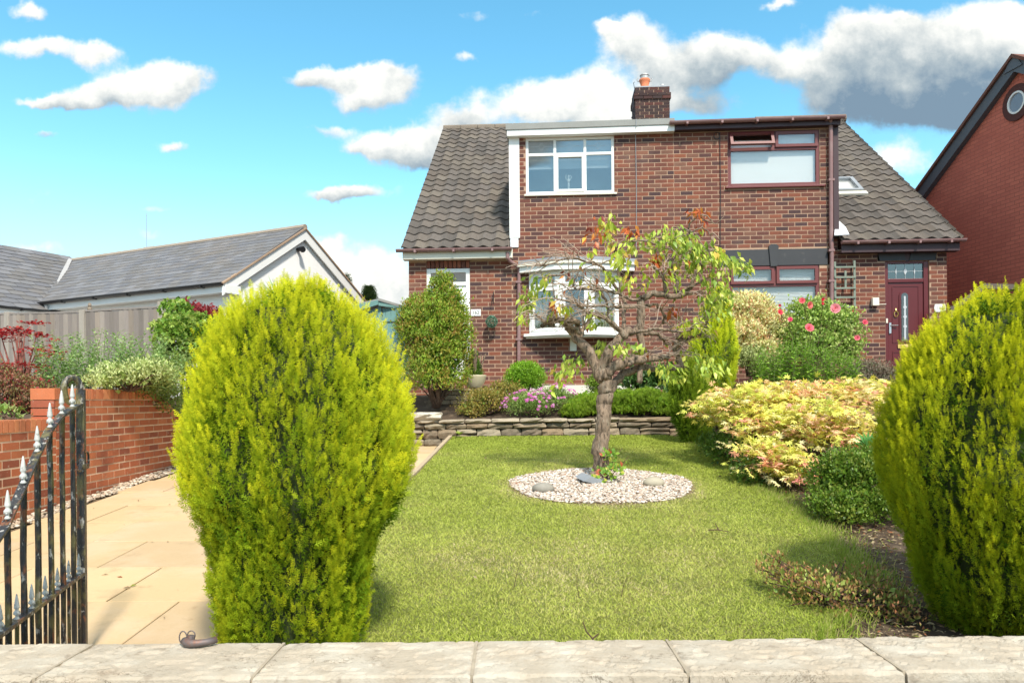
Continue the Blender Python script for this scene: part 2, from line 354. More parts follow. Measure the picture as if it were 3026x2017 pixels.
# ------------------------------------------------------------------ ground, lawn, drive
def bed_z(X, Y):
    """height of the base ground"""
    if Y < 2.5: g = 0.0
    else:
        if X < -4.36:
            g = 1.30 if Y > 3 else 0.1
            g += max(0, min(1, (Y - 6.7) / .5)) * .25 + max(0, min(1, (-X - 5.0))) * .15
        elif X < -1.0: g = drive_z(min(Y, 11.5)) - .09
        else: g = lawn_z(min(Y, 11.4)) - .045
        if X > 2.45: g += min(1, (X - 2.45) / 2.2) * max(0, min(1, (Y - 4.5) / 6)) * .42
        if Y > 11.52 and X > -4.36: g = 1.30 + min(1, max(0, (Y - 11.5) / 1.7)) * .45 + (min(1, max(0, (X - 2.2) / 2)) * .12)
        if Y > 12.6: g = max(g, 1.72)
    return g
xs = np.concatenate([[-500, -200, -80, -40, -25, -16, -12], np.arange(-9, 12.01, .25), [-4.37, -4.35], [14, 18, 26, 40, 80, 200, 500]]); xs = np.unique(xs)
ys = np.concatenate([[-300, -80, -20, -5, 0, 1.5, 2.44, 2.56], np.arange(2.75, 14.6, .25), [11.48, 11.54], [16, 20, 28, 40, 80, 200, 600]]); ys = np.unique(ys)
V = []
for y in ys:
    for x in xs:
        z = bed_z(x, y)
        if 2.5 < y < 14 and -9 < x < 12 and not (-4.3 < x < -1): z += random.uniform(-.02, .02)
        V.append((x, y, z))
nx = len(xs); F = np.array([(j * nx + i, j * nx + i + 1, (j + 1) * nx + i + 1, (j + 1) * nx + i) for j in range(len(ys) - 1) for i in range(nx - 1)])
arr_obj('ground', V, F, None, M['soil'], structure=True)
b = MB(); b.add([(-60, -12, .012), (60, -12, .012), (60, 2.0, .012), (-60, 2.0, .012)], [(0, 1, 2, 3)]); b.build('pavement', M['asphalt'], structure=True)
# lawn: sheet with its own outline
def lawn_left(Y): return np.interp(Y, [2.5, 3.7, 8.4, 11.3], [-1.40, -1.30, -1.02, -.89])
def lawn_right(Y):
    return np.interp(Y, [2.5, 3.3, 3.75, 4.1, 4.5, 5.0, 5.8, 6.8, 8.0, 9.5, 11.0, 11.35], [1.2, 1.35, 1.55, 1.85, 2.10, 2.20, 2.31, 2.36, 2.42, 2.47, 2.46, 2.25])
M['turf'] = mat('turf', (.15, .165, .04), .95, .2, 3, .3, 120, .5, 200, attr=False, dirt=[((.20, .17, .06), 2.5, .48, .66, .6), ((.26, .20, .09), 14, .6, .72, .5)])
lys = np.arange(2.55, 11.36, .2); n = 14
V = [(lawn_left(y) + (lawn_right(y) + random.uniform(-.02, .02) - lawn_left(y)) * i / n, y, lawn_z(y) + .004) for y in lys for i in range(n + 1)]
F = np.array([(j * (n + 1) + i, j * (n + 1) + i + 1, (j + 1) * (n + 1) + i + 1, (j + 1) * (n + 1) + i) for j in range(len(lys) - 1) for i in range(n)])
arr_obj('lawn', V, F, None, M['turf'], structure=True)
# grass blades
RING = Vector((.87, 7.52, 0)); RR = .90
def grass(name, N, ymin, ymax, h0, h1, dens_pow=1.0):
    Y = ymin + (ymax - ymin) * RNG.random(N) ** dens_pow
    X0 = np.interp(Y, lys, [lawn_left(y) for y in lys]); X1 = np.interp(Y, lys, [lawn_right(y) for y in lys])
    X = X0 - .01 + (X1 - X0 + .05) * RNG.random(N)
    d = np.hypot((X - RING.x) / 1.0, (Y - RING.y) / 1.0); keep = d > RR - .03 + .05 * np.sin(np.arctan2(Y - RING.y, X - RING.x) * 9)
    X, Y = X[keep], Y[keep]; N = len(X)
    h = h0 + (h1 - h0) * RNG.random(N) ** 2; a = RNG.random(N) * 2 * np.pi; wd = (.0022 + .0012 * RNG.random(N)) * (1 + Y / 7)
    lean = RNG.normal(0, .75, (N, 2)) * h[:, None]
    z = .499 + .079 * (Y - 3.67)
    V = np.zeros((N, 3, 3)); V[:, 0] = np.stack([X - wd * np.cos(a), Y - wd * np.sin(a), z], 1); V[:, 1] = np.stack([X + wd * np.cos(a), Y + wd * np.sin(a), z], 1)
    V[:, 2] = np.stack([X + lean[:, 0], Y + lean[:, 1], z + h], 1)
    # patches: lush, dry and worn grass
    p = np.sin(X * 2.1 + 1.3 * np.sin(Y * 1.7)) + np.sin(Y * 2.9 + 1.1 * np.sin(X * 2.3)) + .8 * np.sin(X * 6.1 + Y * 3.3) * np.sin(Y * 5.2 - X * 2.2)
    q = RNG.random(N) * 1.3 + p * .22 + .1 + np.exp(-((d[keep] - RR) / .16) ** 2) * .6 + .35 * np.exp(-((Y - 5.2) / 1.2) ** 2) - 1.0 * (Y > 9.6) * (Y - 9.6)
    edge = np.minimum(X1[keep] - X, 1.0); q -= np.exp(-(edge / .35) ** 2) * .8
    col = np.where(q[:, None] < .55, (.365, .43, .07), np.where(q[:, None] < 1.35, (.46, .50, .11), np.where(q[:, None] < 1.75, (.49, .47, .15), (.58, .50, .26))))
    col = col * (0.88 + .24 * RNG.random((N, 1)))
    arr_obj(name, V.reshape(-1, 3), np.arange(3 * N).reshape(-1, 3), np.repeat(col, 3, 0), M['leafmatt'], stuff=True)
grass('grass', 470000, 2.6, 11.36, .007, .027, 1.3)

# driveway of rectangular slabs laid in half bond
t = thing('driveway', 'driveway of large buff paving slabs beside the lawn', 'driveway', (-2.6, 3.0, drive_z(3.0))); t['kind'] = 'structure'; del t['category']
def dl(x, y, z): return (x + 2.6, y - 3.0, z - drive_z(3.0))
b = MB(); b.add([dl(-4.14, 2.5, drive_z(2.5) - .035), dl(-.92, 2.5, drive_z(2.5) - .035), dl(-.92, 11.55, drive_z(11.55) - .035), dl(-4.14, 11.55, drive_z(11.55) - .035)], [(0, 1, 2, 3)])
b.build('sand_bed', M['slabbed'], t)
rows = [2.53, 2.95, 3.62, 4.30, 4.99, 5.70, 6.39, 7.09, 7.79, 8.49, 9.19, 9.89, 10.59, 11.29, 11.52]
SC = [(.56, .405, .225), (.53, .385, .21), (.585, .425, .24), (.52, .375, .215), (.57, .40, .225)]
for r in range(len(rows) - 1):
    y0, y1 = rows[r] + .005, rows[r + 1] - .005
    x = -1.89 - (.42 if r % 2 else 0) + .85 * 2
    while x > -4.13:
        xa, xb = max(x - .85, -4.07), x; x -= .85
        ed = float(lawn_left((y0 + y1) / 2)) - (.06 if y0 > 3.7 else .18)
        xb = min(xb, ed)
        if xb - xa < .08: continue
        b = MB(); dz = random.uniform(-.002, .002); q = []
        for (X, Y) in ((xa + .004, y0), (xb - .004, y0), (xb - .004, y1), (xa + .004, y1)): q.append((X, Y, drive_z(Y) + dz + random.uniform(-.0012, .0012)))
        cx, cy = (xa + xb) / 2, (y0 + y1) / 2
        top = [(cx + (X - cx) * .992, cy + (Y - cy) * .990, Z) for X, Y, Z in q]; mid = [(X, Y, Z - .004) for X, Y, Z in q]; low = [(X, Y, Z - .05) for X, Y, Z in q]
        V = [dl(*v) for v in top + mid + low]
        F = [(0, 1, 2, 3)] + [(i + 4, (i + 1) % 4 + 4, (i + 1) % 4, i) for i in range(4)] + [(i + 8, (i + 1) % 4 + 8, (i + 1) % 4 + 4, i + 4) for i in range(4)]
        b.add(V, F, np.array(random.choice(SC)) * random.uniform(.93, 1.05)); b.build('paving_slab', M['slab'], t)
# timber/concrete edging along the lawn, near the back, and pink blocks at the front
e = thing('lawn_edging', 'pale concrete edging board between the far end of the driveway and the lawn', 'kerb', (-1.0, 8, lawn_z(8)))
ypts = [6.2, 8.4, 10.0, 11.3]
for i in range(3):
    y0, y1 = ypts[i] + .004, ypts[i + 1] - .004; b = MB(); xa, xb = lawn_left(y0) - .055, lawn_left(y1) - .055
    V = []
    for (X, Y) in ((xa, y0), (xa + .05, y0), (xb + .05, y1), (xb, y1)):
        V += [(X + 1.0, Y - 8, lawn_z(Y) + .035 - lawn_z(8))]
    V += [(x, y, z - .25) for x, y, z in V]
    b.add(V, [(0, 1, 2, 3), (0, 4, 5, 1), (1, 5, 6, 2), (2, 6, 7, 3), (3, 7, 4, 0)]); b.build('edging_board', mat('edging_%d' % i, (.44, .34, .22), .9, .15, 8, attr=False), e)
e = thing('block_edging', 'row of pink block pavers edging the driveway under the big golden conifer', 'kerb', (-1.45, 3.4, drive_z(3.4)))
for i in range(10):
    y0 = 2.6 + i * .205; b = MB(); xa = lawn_left(y0) - .17; b.box(xa + 1.45, xa + .13 + 1.45, y0 - 3.4, y0 + .195 - 3.4, drive_z(y0) - drive_z(3.4) - .05, drive_z(y0) - drive_z(3.4) + .012); b.build('block', M['pinkblock'], e, bevel=.006)

# ------------------------------------------------------------------ bricks
def varmeshes(name, sz, tints, mat_, jitter=0.0):
    out = []
    for tnt in tints:
        tnt = np.array(tnt) * (.82 if name == 'brick' else 1); b = MB(); x, y, z = sz; b.box(-x / 2 + .002, x / 2 - .002, 0, y, -z / 2, z / 2, tnt)
        out.append(b.mesh(name, mat_))
    return out
HB_T = [(.235, .083, .055), (.26, .092, .057), (.205, .076, .054), (.18, .070, .052), (.155, .065, .052), (.28, .100, .058), (.115, .057, .052), (.090, .052, .052), (.225, .110, .077), (.165, .082, .065)]
HB_W = [5, 4, 5, 4, 4, 2, 3, 2.5, 3, 3]
HBM = varmeshes('brick', (.215, .035, .0605), HB_T, M['brick'])
def cut(intervals, a, b):
    out = []
    for (x, y) in intervals:
        if b <= x or a >= y: out.append((x, y)); continue
        if a > x: out.append((x, a))
        if b < y: out.append((b, y))
    return out
def bricks_in(regions, holes, zbase, pitch=.225, gauge=.075, phase=0.0):
    """stretcher bond: list of (xc, zc, length)"""
    out = []
    for (x0, x1, z0, z1) in regions:
        k = int(math.floor((z0 - zbase) / gauge))
        while zbase + k * gauge < z1:
            zc = zbase + k * gauge + gauge / 2; lo, hi = zc - .0325, zc + .0325
            if lo >= z0 - .02 and hi <= z1 + .012:
                x = x0 - pitch - ((x0 - phase) % pitch) + (pitch / 2 if k % 2 else 0)
                while x < x1 + pitch:
                    iv = [(max(x + .005, x0), min(x + pitch - .005, x1))]
                    if iv[0][1] > iv[0][0]:
                        for (hx0, hx1, hz0, hz1) in holes:
                            if hz0 < hi - .01 and hz1 > lo + .01: iv = cut(iv, hx0 - .002, hx1 + .002)
                        for (a, c) in iv:
                            if c - a > .03: out.append(((a + c) / 2, zc, c - a))
                    x += pitch
            k += 1
    return out
def place_bricks(parent, lst, meshes, weights, yf, pri, mat_, tints, cap=300, L=.215, dark=None):
    lst = sorted(lst, key=lambda q: -pri(q)); rest = MB()
    for i, (xc, zc, ln) in enumerate(lst):
        wts = dark(xc, zc) if dark else weights
        k = random.choices(range(len(tints)), wts)[0]; dy = random.uniform(-.0015, .0015)
        if i < cap:
            o = bpy.data.objects.new('brick', meshes[k]); link(o, parent); o.location = (xc, yf + dy, zc); o.scale = (ln / L, 1, 1)
        else:
            rest.box(xc - ln / 2 + .002, xc + ln / 2 - .002, yf + dy, yf + dy + .035, zc - .03025, zc + .03025, np.array(tints[k]) * .82)
    if rest.n: rest.build('brickwork', mat_, parent, stuff=True)
def rects(x0, x1, z0, z1, holes):
    xs_ = sorted({x0, x1} | {min(max(h[i], x0), x1) for h in holes for i in (0, 1)}); zs = sorted({z0, z1} | {min(max(h[i], z0), z1) for h in holes for i in (2, 3)})
    for i in range(len(xs_) - 1):
        for j in range(len(zs) - 1):
            cx, cz = (xs_[i] + xs_[i + 1]) / 2, (zs[j] + zs[j + 1]) / 2
            if xs_[i + 1] - xs_[i] < 1e-4 or zs[j + 1] - zs[j] < 1e-4: continue
            if any(h[0] < cx < h[1] and h[2] < cz < h[3] for h in holes): continue
            yield xs_[i], xs_[i + 1], zs[j], zs[j + 1]
def brick_tex(name, c1, c2, mort, scale=1.0, axis='y', dark=(.1, .03, .03)):
    m = bpy.data.materials.new(name); m.use_nodes = True; nt = m.node_tree; nt.nodes.clear(); t = NT(nt)
    out = t.n('ShaderNodeOutputMaterial'); p = t.n('ShaderNodeBsdfPrincipled'); co = t.n('ShaderNodeTexCoord').outputs['Object']
    s = t.n('ShaderNodeSeparateXYZ'); t.l(co, s.inputs[0]); c = t.n('ShaderNodeCombineXYZ'); t.l(s.outputs[1 if axis == 'y' else 0], c.inputs[0]); t.l(s.outputs[2], c.inputs[1])
    br = t.n('ShaderNodeTexBrick'); t.l(c.outputs[0], br.inputs['Vector']); br.inputs['Scale'].default_value = scale
    br.inputs['Brick Width'].default_value = .225; br.inputs['Row Height'].default_value = .075; br.inputs['Mortar Size'].default_value = .005; br.inputs['Bias'].default_value = -.2
    br.inputs['Color1'].default_value = (*c1, 1); br.inputs['Color2'].default_value = (*c2, 1); br.inputs['Mortar'].default_value = (*mort, 1)
    n = t.noise(t.n('ShaderNodeNewGeometry').outputs['Position'], .8, 5, .6); n2 = t.noise(co, 7, 4, .6)
    cc = t.mix(t.m('MULTIPLY', t.smooth(n, .42, .7), .55), br.outputs[0], dark); cc = t.mix(t.m('MULTIPLY', t.smooth(n2, .5, .75), .35), cc, dark)
    t.l(cc, p.inputs['Base Color']); p.inputs['Roughness'].default_value = .9; p.inputs['Specular IOR Level'].default_value = .2
    bm = t.n('ShaderNodeBump'); bm.inputs['Strength'].default_value = .6; bm.inputs['Distance'].default_value = .006; bm.invert = True; t.l(br.outputs['Fac'], bm.inputs['Height']); t.l(bm.outputs[0], p.inputs['Normal'])
    t.l(p.outputs[0], out.inputs[0]); return m
M['gable'] = brick_tex('house_gable_brick', (.20, .065, .04), (.10, .04, .033), (.38, .23, .15))

# ------------------------------------------------------------------ the pair of houses
ZB = 1.72                                   # ground level at the house fronts
YAW = R(-3.0)
HA = Frame((-1.879, 13.95, ZB), YAW)
sP, _ = HA.at(1992, 600); sJ, _ = HA.at(1511, 700); sC, _ = HA.at(1508, 500)
HB = Frame(HA.world(sP, 0, 0), YAW)
def grid_window(root, name, fr, x0, x1, z0, z1, cols, rows, bar, matf, glassm, y0=.04, depth=.06, skip=(), label=None, sash=()):
    """frame (one mesh) with a pane in every cell; cols/rows are the inner divisions"""
    f = MB(); xs_ = [x0] + list(cols) + [x1]; zs = [z0] + list(rows) + [z1]; h = bar / 2
    f.box(x0, x0 + bar, y0, y0 + depth, z0, z1); f.box(x1 - bar, x1, y0, y0 + depth, z0, z1)
    f.box(x0 + bar, x1 - bar, y0, y0 + depth, z0, z0 + bar); f.box(x0 + bar, x1 - bar, y0, y0 + depth, z1 - bar, z1)
    for c in cols: f.box(c - h, c + h, y0 + .002, y0 + depth - .002, z0 + bar, z1 - bar)
    for r in rows:
        for i in range(len(xs_) - 1):
            f.box(xs_[i] + (bar if i == 0 else h), xs_[i + 1] - (bar if i == len(xs_) - 2 else h), y0 + .002, y0 + depth - .002, r - h, r + h)
    w_ = f.build(name, matf, root, bevel=.004)
    if label: w_['label'] = label
    for i in range(len(xs_) - 1):
        for j in range(len(zs) - 1):
            if (i, j) in skip: continue
            a = xs_[i] + (bar if i == 0 else h); c = xs_[i + 1] - (bar if i == len(xs_) - 2 else h)
            d = zs[j] + (bar if j == 0 else h); e_ = zs[j + 1] - (bar if j == len(zs) - 2 else h)
            if (i, j) in sash:
                g = MB(); k = .035; yy = y0 - .018
                g.box(a - .012, a + k, yy, yy + .05, d - .012, e_ + .012); g.box(c - k, c + .012, yy, yy + .05, d - .012, e_ + .012)
                g.box(a + k, c - k, yy, yy + .05, d - .012, d + k); g.box(a + k, c - k, yy, yy + .05, e_ - k, e_ + .012)
                g.build('sash', matf, w_, bevel=.004); a += k; c -= k; d += k; e_ -= k
            g = MB(); g.box(a, c, y0 + .025, y0 + .031, d, e_); g.build('pane', glassm, w_)
    return w_
def hole(fr, x0, y0, x1, y1):
    a, zt = fr.at(x0, y0); c, zb = fr.at(x1, y1); a2, zt2 = fr.at(x1, y0); a3, zb2 = fr.at(x0, y1)
    return (a + a3) / 2 if False else a, c, min(zb, zb2) if False else (zb + fr.at(x0, y1)[1]) / 2, (zt + zt2) / 2
PITCH = R(36.6)
sE, zE = HA.at(1200, 742, -.28)              # eaves line
sR, zRi = HA.at(1320, 395, 5.3)
zE = HA.at(1360, 733, -.26)[1]; EAVE_D = -.26
TAN = math.tan(PITCH); RIDGE_D = 5.35; zR = zE + (RIDGE_D - EAVE_D) * TAN
TT = [(.135, .115, .098), (.12, .104, .09), (.15, .128, .105), (.10, .088, .078), (.13, .113, .10), (.115, .096, .08)]
def tile_mesh(tnt, wdt=.242, ln=.36):
    b = MB(); n = 7; V = []
    for j, (y, lift) in enumerate(((0, .031), (ln, .006))):
        for i in range(n + 1):
            u = i / n; V.append((u * wdt - .004, y, lift + .021 * math.sin(2 * math.pi * (u + .12))))
    for i in range(n + 1):
        x, y, z = V[i]; V.append((x, y + .004, z - .026))
    F = [(i, i + 1, n + 1 + i + 1, n + 1 + i) for i in range(n)] + [(i + 1, i, 2 * (n + 1) + i, 2 * (n + 1) + i + 1) for i in range(n)]
    b.add(V, F, tnt); return b.mesh('roof_tile', M['tile'], smooth=False)
TILES = [tile_mesh(t_) for t_ in TT]
GAUGE = .305
def lay_tiles(roof, s0, s1, cond=lambda s, t: True, cap=300, dz=0):
    nr = int((RIDGE_D - EAVE_D) / math.cos(PITCH) / GAUGE) + 1; cnt = 0
    for r in range(nr):
        s = s0
        while s < s1 - .05:
            tt = r * GAUGE
            if cond(s + .12, tt):
                wd = min(.242, s1 - s)
                o = bpy.data.objects.new('roof_tile', random.choice(TILES)); link(o, roof)
                o.location = (s, EAVE_D + tt * math.cos(PITCH), zE + dz + tt * math.sin(PITCH)); o.rotation_euler = (PITCH + R(random.uniform(-.5, .5)), R(random.uniform(-.6, .6)), 0)
                o.scale = (wd / .242, 1, 1); cnt += 1
            s += .242
    return cnt
def zof(d): return zE + (d - EAVE_D) * TAN
def house_shell(root, fr, x0, x1, sd0, sd1, gable_x, ztop, regions, holes, pri, open_slope, darkf=None):
    """brick front wall, gable wall, back wall, roof planes"""
    wl = MB()
    for (a, c, z0, z1) in regions:
        for q in rects(a, c, z0, z1, holes): wl.box(q[0], q[1], .0035, .24, q[2], q[3])
    wall = wl.build('wall', M['mortar'], root)
    lst = []
    for i, rg in enumerate(regions): lst += bricks_in([rg], holes, -1.0 + .02)
    place_bricks(wall, lst, HBM, HB_W, 0.0, pri, M['brick'], HB_T, dark=darkf)
    g = MB(); gx0, gx1 = gable_x; zt = zE - .10
    g.add([(x, y, z) for x in (gx0, gx1) for (y, z) in ((.26, -.6), (2 * RIDGE_D - .26, -.6), (2 * RIDGE_D - .26, zt), (RIDGE_D, zt + (RIDGE_D - .0) * TAN - .05), (.26, zt + .0))],
          [(0, 1, 2, 3, 4), (9, 8, 7, 6, 5), (0, 5, 6, 1), (1, 6, 7, 2), (2, 7, 8, 3), (3, 8, 9, 4), (4, 9, 5, 0)]); g.build('gable_wall', M['gable'], root)
    g = MB(); g.box(min(x0, x1), max(x0, x1), 2 * RIDGE_D - .26, 2 * RIDGE_D, -.6, zt); g.build('rear_wall', M['gable'], root)
    # underlay of the roof (felt and battens), both slopes
    f = MB(); th = .05; sl0, sl1 = open_slope
    f.add([(x, y, z + k) for k in (-.012, -.012 - th) for x in (sl0, sl1) for (y, z) in ((EAVE_D + .03, zE + .02), (RIDGE_D, zR))],
          [(0, 2, 3, 1), (4, 5, 7, 6), (0, 1, 5, 4), (2, 6, 7, 3), (0, 4, 6, 2), (1, 3, 7, 5)], (.16, .14, .12))
    f.add([(x, y, z + k) for k in (-.012, -.012 - th) for x in (sd0, sd1) for (y, z) in ((RIDGE_D + .001, zR), (2 * RIDGE_D - EAVE_D, zE))],
          [(0, 2, 3, 1), (4, 5, 7, 6), (0, 1, 5, 4), (2, 6, 7, 3), (0, 4, 6, 2), (1, 3, 7, 5)], (.16, .14, .12))
    roof = f.build('roof', M['tile'], root)
    return wall, roof
def gutter(root, x0, x1, y, z, r=.055, slope=0.0, brackets=3, name='gutter', mat_=None):
    mat_ = mat_ or M['brownpipe']; b = MB(); n = 8; V = []
    for x, zz in ((x0, z), (x1, z + slope)):
        for k in range(n + 1):
            a = math.pi + math.pi * k / n; V.append((x, y + r * math.cos(a), zz + r * math.sin(a)))
    for x, zz in ((x0, z), (x1, z + slope)):
        for k in range(n + 1):
            a = math.pi + math.pi * k / n; V.append((x, y + (r - .007) * math.cos(a), zz + (r - .007) * math.sin(a)))
    m_ = n + 1
    F = [(k, k + 1, m_ + k + 1, m_ + k) for k in range(n)] + [(2 * m_ + k + 1, 2 * m_ + k, 3 * m_ + k, 3 * m_ + k + 1) for k in range(n)] + [(0, m_, 3 * m_, 2 * m_), (n, 2 * m_ + n, 3 * m_ + n, m_ + n)]
    F += [tuple(range(m_ - 1, -1, -1)), tuple(range(m_, 2 * m_))]
    b.add(V, F); g = b.build(name, mat_, root)
    for k in range(brackets):
        x = x0 + (x1 - x0) * (k + .5) / brackets; c = MB(); c.box(x - .018, x + .018, y - r - .008, y + r + .03, z - r - .012 + slope * (k + .5) / brackets, z - r + .03 + slope * (k + .5) / brackets); c.build('bracket', mat_, g)
    return g
def text(body, size, loc, parent, mat_, name='number', ext=.002, rot=(R(90), 0, 0)):
    c = bpy.data.curves.new(name, 'FONT'); c.body = body; c.size = size; c.extrude = ext; c.align_x = 'CENTER'; c.align_y = 'CENTER'; c.materials.append(mat_)
    tmp = bpy.data.objects.new(name, c); COL.objects.link(tmp); bpy.context.view_layer.update()
    me = bpy.data.meshes.new_from_object(tmp); bpy.data.objects.remove(tmp)
    o = bpy.data.objects.new(name, me); link(o, parent); o.location = loc; o.rotation_euler = rot; return o

# ---- left house (number 162)
rA = thing('semi_detached_house', 'left brick semi-detached house with white windows, white front door and number 162 plate', 'house', HA.O, YAW, 'pair of semi-detached brick houses')
w1 = hole(HA, 1553, 404, 1816, 572)          # upper window
bay = hole(HA, 1563, 803, 1829, 986)
dA = hole(HA, 1260, 793, 1391, 1125)
ztA = HA.at(1700, 401)[1]
zJ = HA.at(1400, 765, 0)[1]
sold = (dA[0], dA[1] + .002, dA[3], dA[3] + .145)
regsA = [(0, sJ, -.5, zJ), (sJ, sP, -.5, ztA)]
holesA = [w1, (bay[0], bay[1], bay[2], HA.at(1700, 765)[1]), dA]
def priA(q):
    x, z = q[0], q[1]; v = 0
    if z > HA.at(1700, 640)[1]: v = 2 + (x > w1[1]) + (z < w1[2])
    elif x < sJ and z > .6: v = 3.2
    else: v = 1
    return v + random.random() * .01
wallA, roofA = house_shell(rA, HA, 0, sP, -.06, sP, (0.0, .22), ztA, regsA, holesA + [sold], priA, (-.06, sC - .021))
b = MB(); n = 10
for i in range(n):
    x = dA[0] + (dA[1] - dA[0]) * (i + .5) / n; k = random.choice(HB_T[:6]); bb = MB(); bb.box(x - .0325, x + .0325, 0, .035, dA[3] + .008, dA[3] + .14, k); bb.build('brick', M['brick'], wallA)
lay_tiles(roofA, -.08, sC, cap=300)
b = MB(); x = -.08
while x < sC - .1:
    bb = MB(); bb.tube([(x, RIDGE_D, zR - .02), (x + .43, RIDGE_D, zR - .02)], .105, 10, (.2, .165, .13)); bb.build('ridge_tile', M['tile'], roofA); x += .44
b = MB(); b.box(-.075, sJ + .03, EAVE_D + .075, EAVE_D + .10, zE - .17, zE - .015); b.box(-.075, sJ + .03, EAVE_D + .10, .004, zE - .17, zE - .155); b.build('fascia', M['cream'], rA)
gutter(rA, -.18, sJ + .02, EAVE_D + .015, zE - .0)
# dormer
bm = MB(); bm.box(sC - .02, sC + .005, .03, RIDGE_D, zof(0) - .4, ztA); bm.build('dormer_cheek', M['white'], rA)
z0, z1 = HA.at(1520, 402)[1], HA.at(1520, 704)[1]
b = MB(); b.box(sC - .022, HA.at(1535, 500)[0], -.03, .02, z1, z0 - .001); b.build('corner_board', M['white'], rA)
b = MB(); b.box(sC - .01, HA.at(1532, 720)[0], -.022, .02, HA.at(1520, 731)[1], z1 - .002); b.build('lead_flashing', M['whiteflash'], rA)
zf0, zf1 = HA.at(1520, 402)[1], HA.at(1520, 385)[1]; zg0, zg1 = HA.at(1985, 388)[1], HA.at(1985, 368)[1]
ov = -.14
def slant(name, x0, x1, za0, za1, zb0, zb1, y0, y1, mt, par=None):
    q = MB(); q.add([(x, y, z) for (x, zl, zh) in ((x0, za0, za1), (x1, zb0, zb1)) for y in (y0, y1) for z in (zl, zh)], [(0, 1, 3, 2), (4, 6, 7, 5), (0, 4, 5, 1), (2, 3, 7, 6), (1, 5, 7, 3), (0, 2, 6, 4)])
    return q.build(name, mt, par or rA)
zf0, zf1 = HA.at(1520, 401, ov)[1], HA.at(1520, 384, ov)[1]; zg0, zg1 = HA.at(1985, 387, ov)[1], HA.at(1985, 368, ov)[1]
slant('dormer_fascia', sC - .05, sP - .003, zf0, zf1, zg0, zg1, ov, .004, M['white'])
zt0, zt1 = HA.at(1520, 367, ov)[1], HA.at(1985, 350, ov)[1]
slant('flat_roof', sC - .07, sP - .003, zf1 + .001, zt0, zg1 + .001, zt1, ov - .02, RIDGE_D + .3, M['felt'])
w_ = grid_window(rA, 'window', HA, w1[0], w1[1], w1[2], w1[3], [HA.at(1640, 500)[0], HA.at(1729, 500)[0]], [HA.at(1640, 455)[1]], .05, M['white'], M['glass'], y0=.02, sash=((1, 0),))
b = MB(); b.box(w1[0] - .03, w1[1] + .04, -.04, .03, w1[2] - .035, w1[2] - .001); b.build('sill', M['cream'], w_, bevel=.004)
# leaded diamonds in the three top lights
lz0, lz1 = HA.at(1640, 448)[1], w1[3] - .05
cols_ = [w1[0] + .05, HA.at(1640, 500)[0], HA.at(1729, 500)[0], w1[1] - .05]
b = MB()
for i in range(3):
    cx = (cols_[i] + cols_[i + 1]) / 2; cz = (lz0 + lz1) / 2
    for (p_, q_) in (((cx - .20, cz), (cx - .05, cz)), ((cx + .05, cz), (cx + .20, cz)), ((cx - .05, cz), (cx, cz + .07)), ((cx, cz + .07), (cx + .05, cz)), ((cx + .05, cz), (cx, cz - .07)), ((cx, cz - .07), (cx - .05, cz))):
        b.tube([(p_[0], .043, p_[1]), (q_[0], .043, q_[1])], .003, 4)
b.build('leading', M['leadline'], w_)
b = MB(); b.box(w1[0] + .05, w1[1] - .05, .16, .17, HA.at(1640, 492)[1], w1[3]); b.build('roller_blind', M['net'], w_)
b = MB(); b.box(w1[0] - .2, w1[1] + .2, .75, .77, w1[2] - .3, w1[3] + .1); b.build('room_wall', M['room'], rA)
b = MB(); cx, cz = HA.at(1681, 555); cz = w1[2] + .06     # figurine on the inner sill
b.lathe([(.0, 0), (.035, 0), (.03, .02), (.014, .05), (.016, .1), (.022, .14), (.012, .17), (.028, .20), (.02, .24), (.008, .26), (.018, .28), (.012, .31), (0, .32)], (cx, .13, cz), 8); b.tube([(cx - .02, .13, cz + .22), (cx - .055, .13, cz + .26), (cx - .045, .13, cz + .32)], .008, 5); b.tube([(cx + .02, .13, cz + .22), (cx + .06, .13, cz + .28), (cx + .02, .13, cz + .31)], .008, 5)
fg = b.build('figurine', M['paint_white'], None); fg.matrix_world = Matrix.Translation(HA.O) @ Matrix.Rotation(YAW, 4, 'Z'); tag(fg, 'small pale dancer figurine standing inside the left upper window', 'figurine')
b = MB(); b.box(w1[0] + .02, w1[1] - .02, .085, .3, w1[2] + .0, w1[2] + .058); b.build('inner_sill', M['white'], w_)
# front door
fz0, fz1 = dA[2], dA[3]; b = MB(); fw = .075
b.box(dA[0], dA[0] + fw, .02, .10, fz0, fz1); b.box(dA[1] - fw, dA[1], .02, .10, fz0, fz1); b.box(dA[0] + fw, dA[1] - fw, .02, .10, fz1 - fw, fz1)
ztr0, ztr1 = HA.at(1320, 833)[1], HA.at(1320, 844)[1]
b.box(dA[0] + fw, dA[1] - fw, .02, .10, ztr1, ztr0)
door = b.build('door', M['white'], rA, bevel=.005)
g = MB(); g.box(dA[0] + fw, dA[1] - fw, .05, .056, ztr0, fz1 - fw); g.build('transom_light', M['glass'], door)
g = MB(); g.box(dA[0] + fw + .002, dA[1] - fw - .002, .045, .085, fz0 + .03, ztr1 - .004); lf = g.build('door_leaf', M['white'], door)
g = MB()
for (a, c, d, e_) in ((dA[0] + fw + .09, dA[1] - fw - .09, fz0 + 1.0, ztr1 - .1), (dA[0] + fw + .09, dA[1] - fw - .09, fz0 + .2, fz0 + .85)):
    for k in (0, .03):
        g.box(a + k, a + k + .012, .036, .046, d + k, e_ - k); g.box(c - k - .012, c - k, .036, .046, d + k, e_ - k); g.box(a + k + .012, c - k - .012, .036, .046, d + k, d + k + .012); g.box(a + k + .012, c - k - .012, .036, .046, e_ - k - .012, e_ - k)
g.build('door_moulding', M['white'], door)
cxa = (dA[0] + dA[1]) / 2 + .02
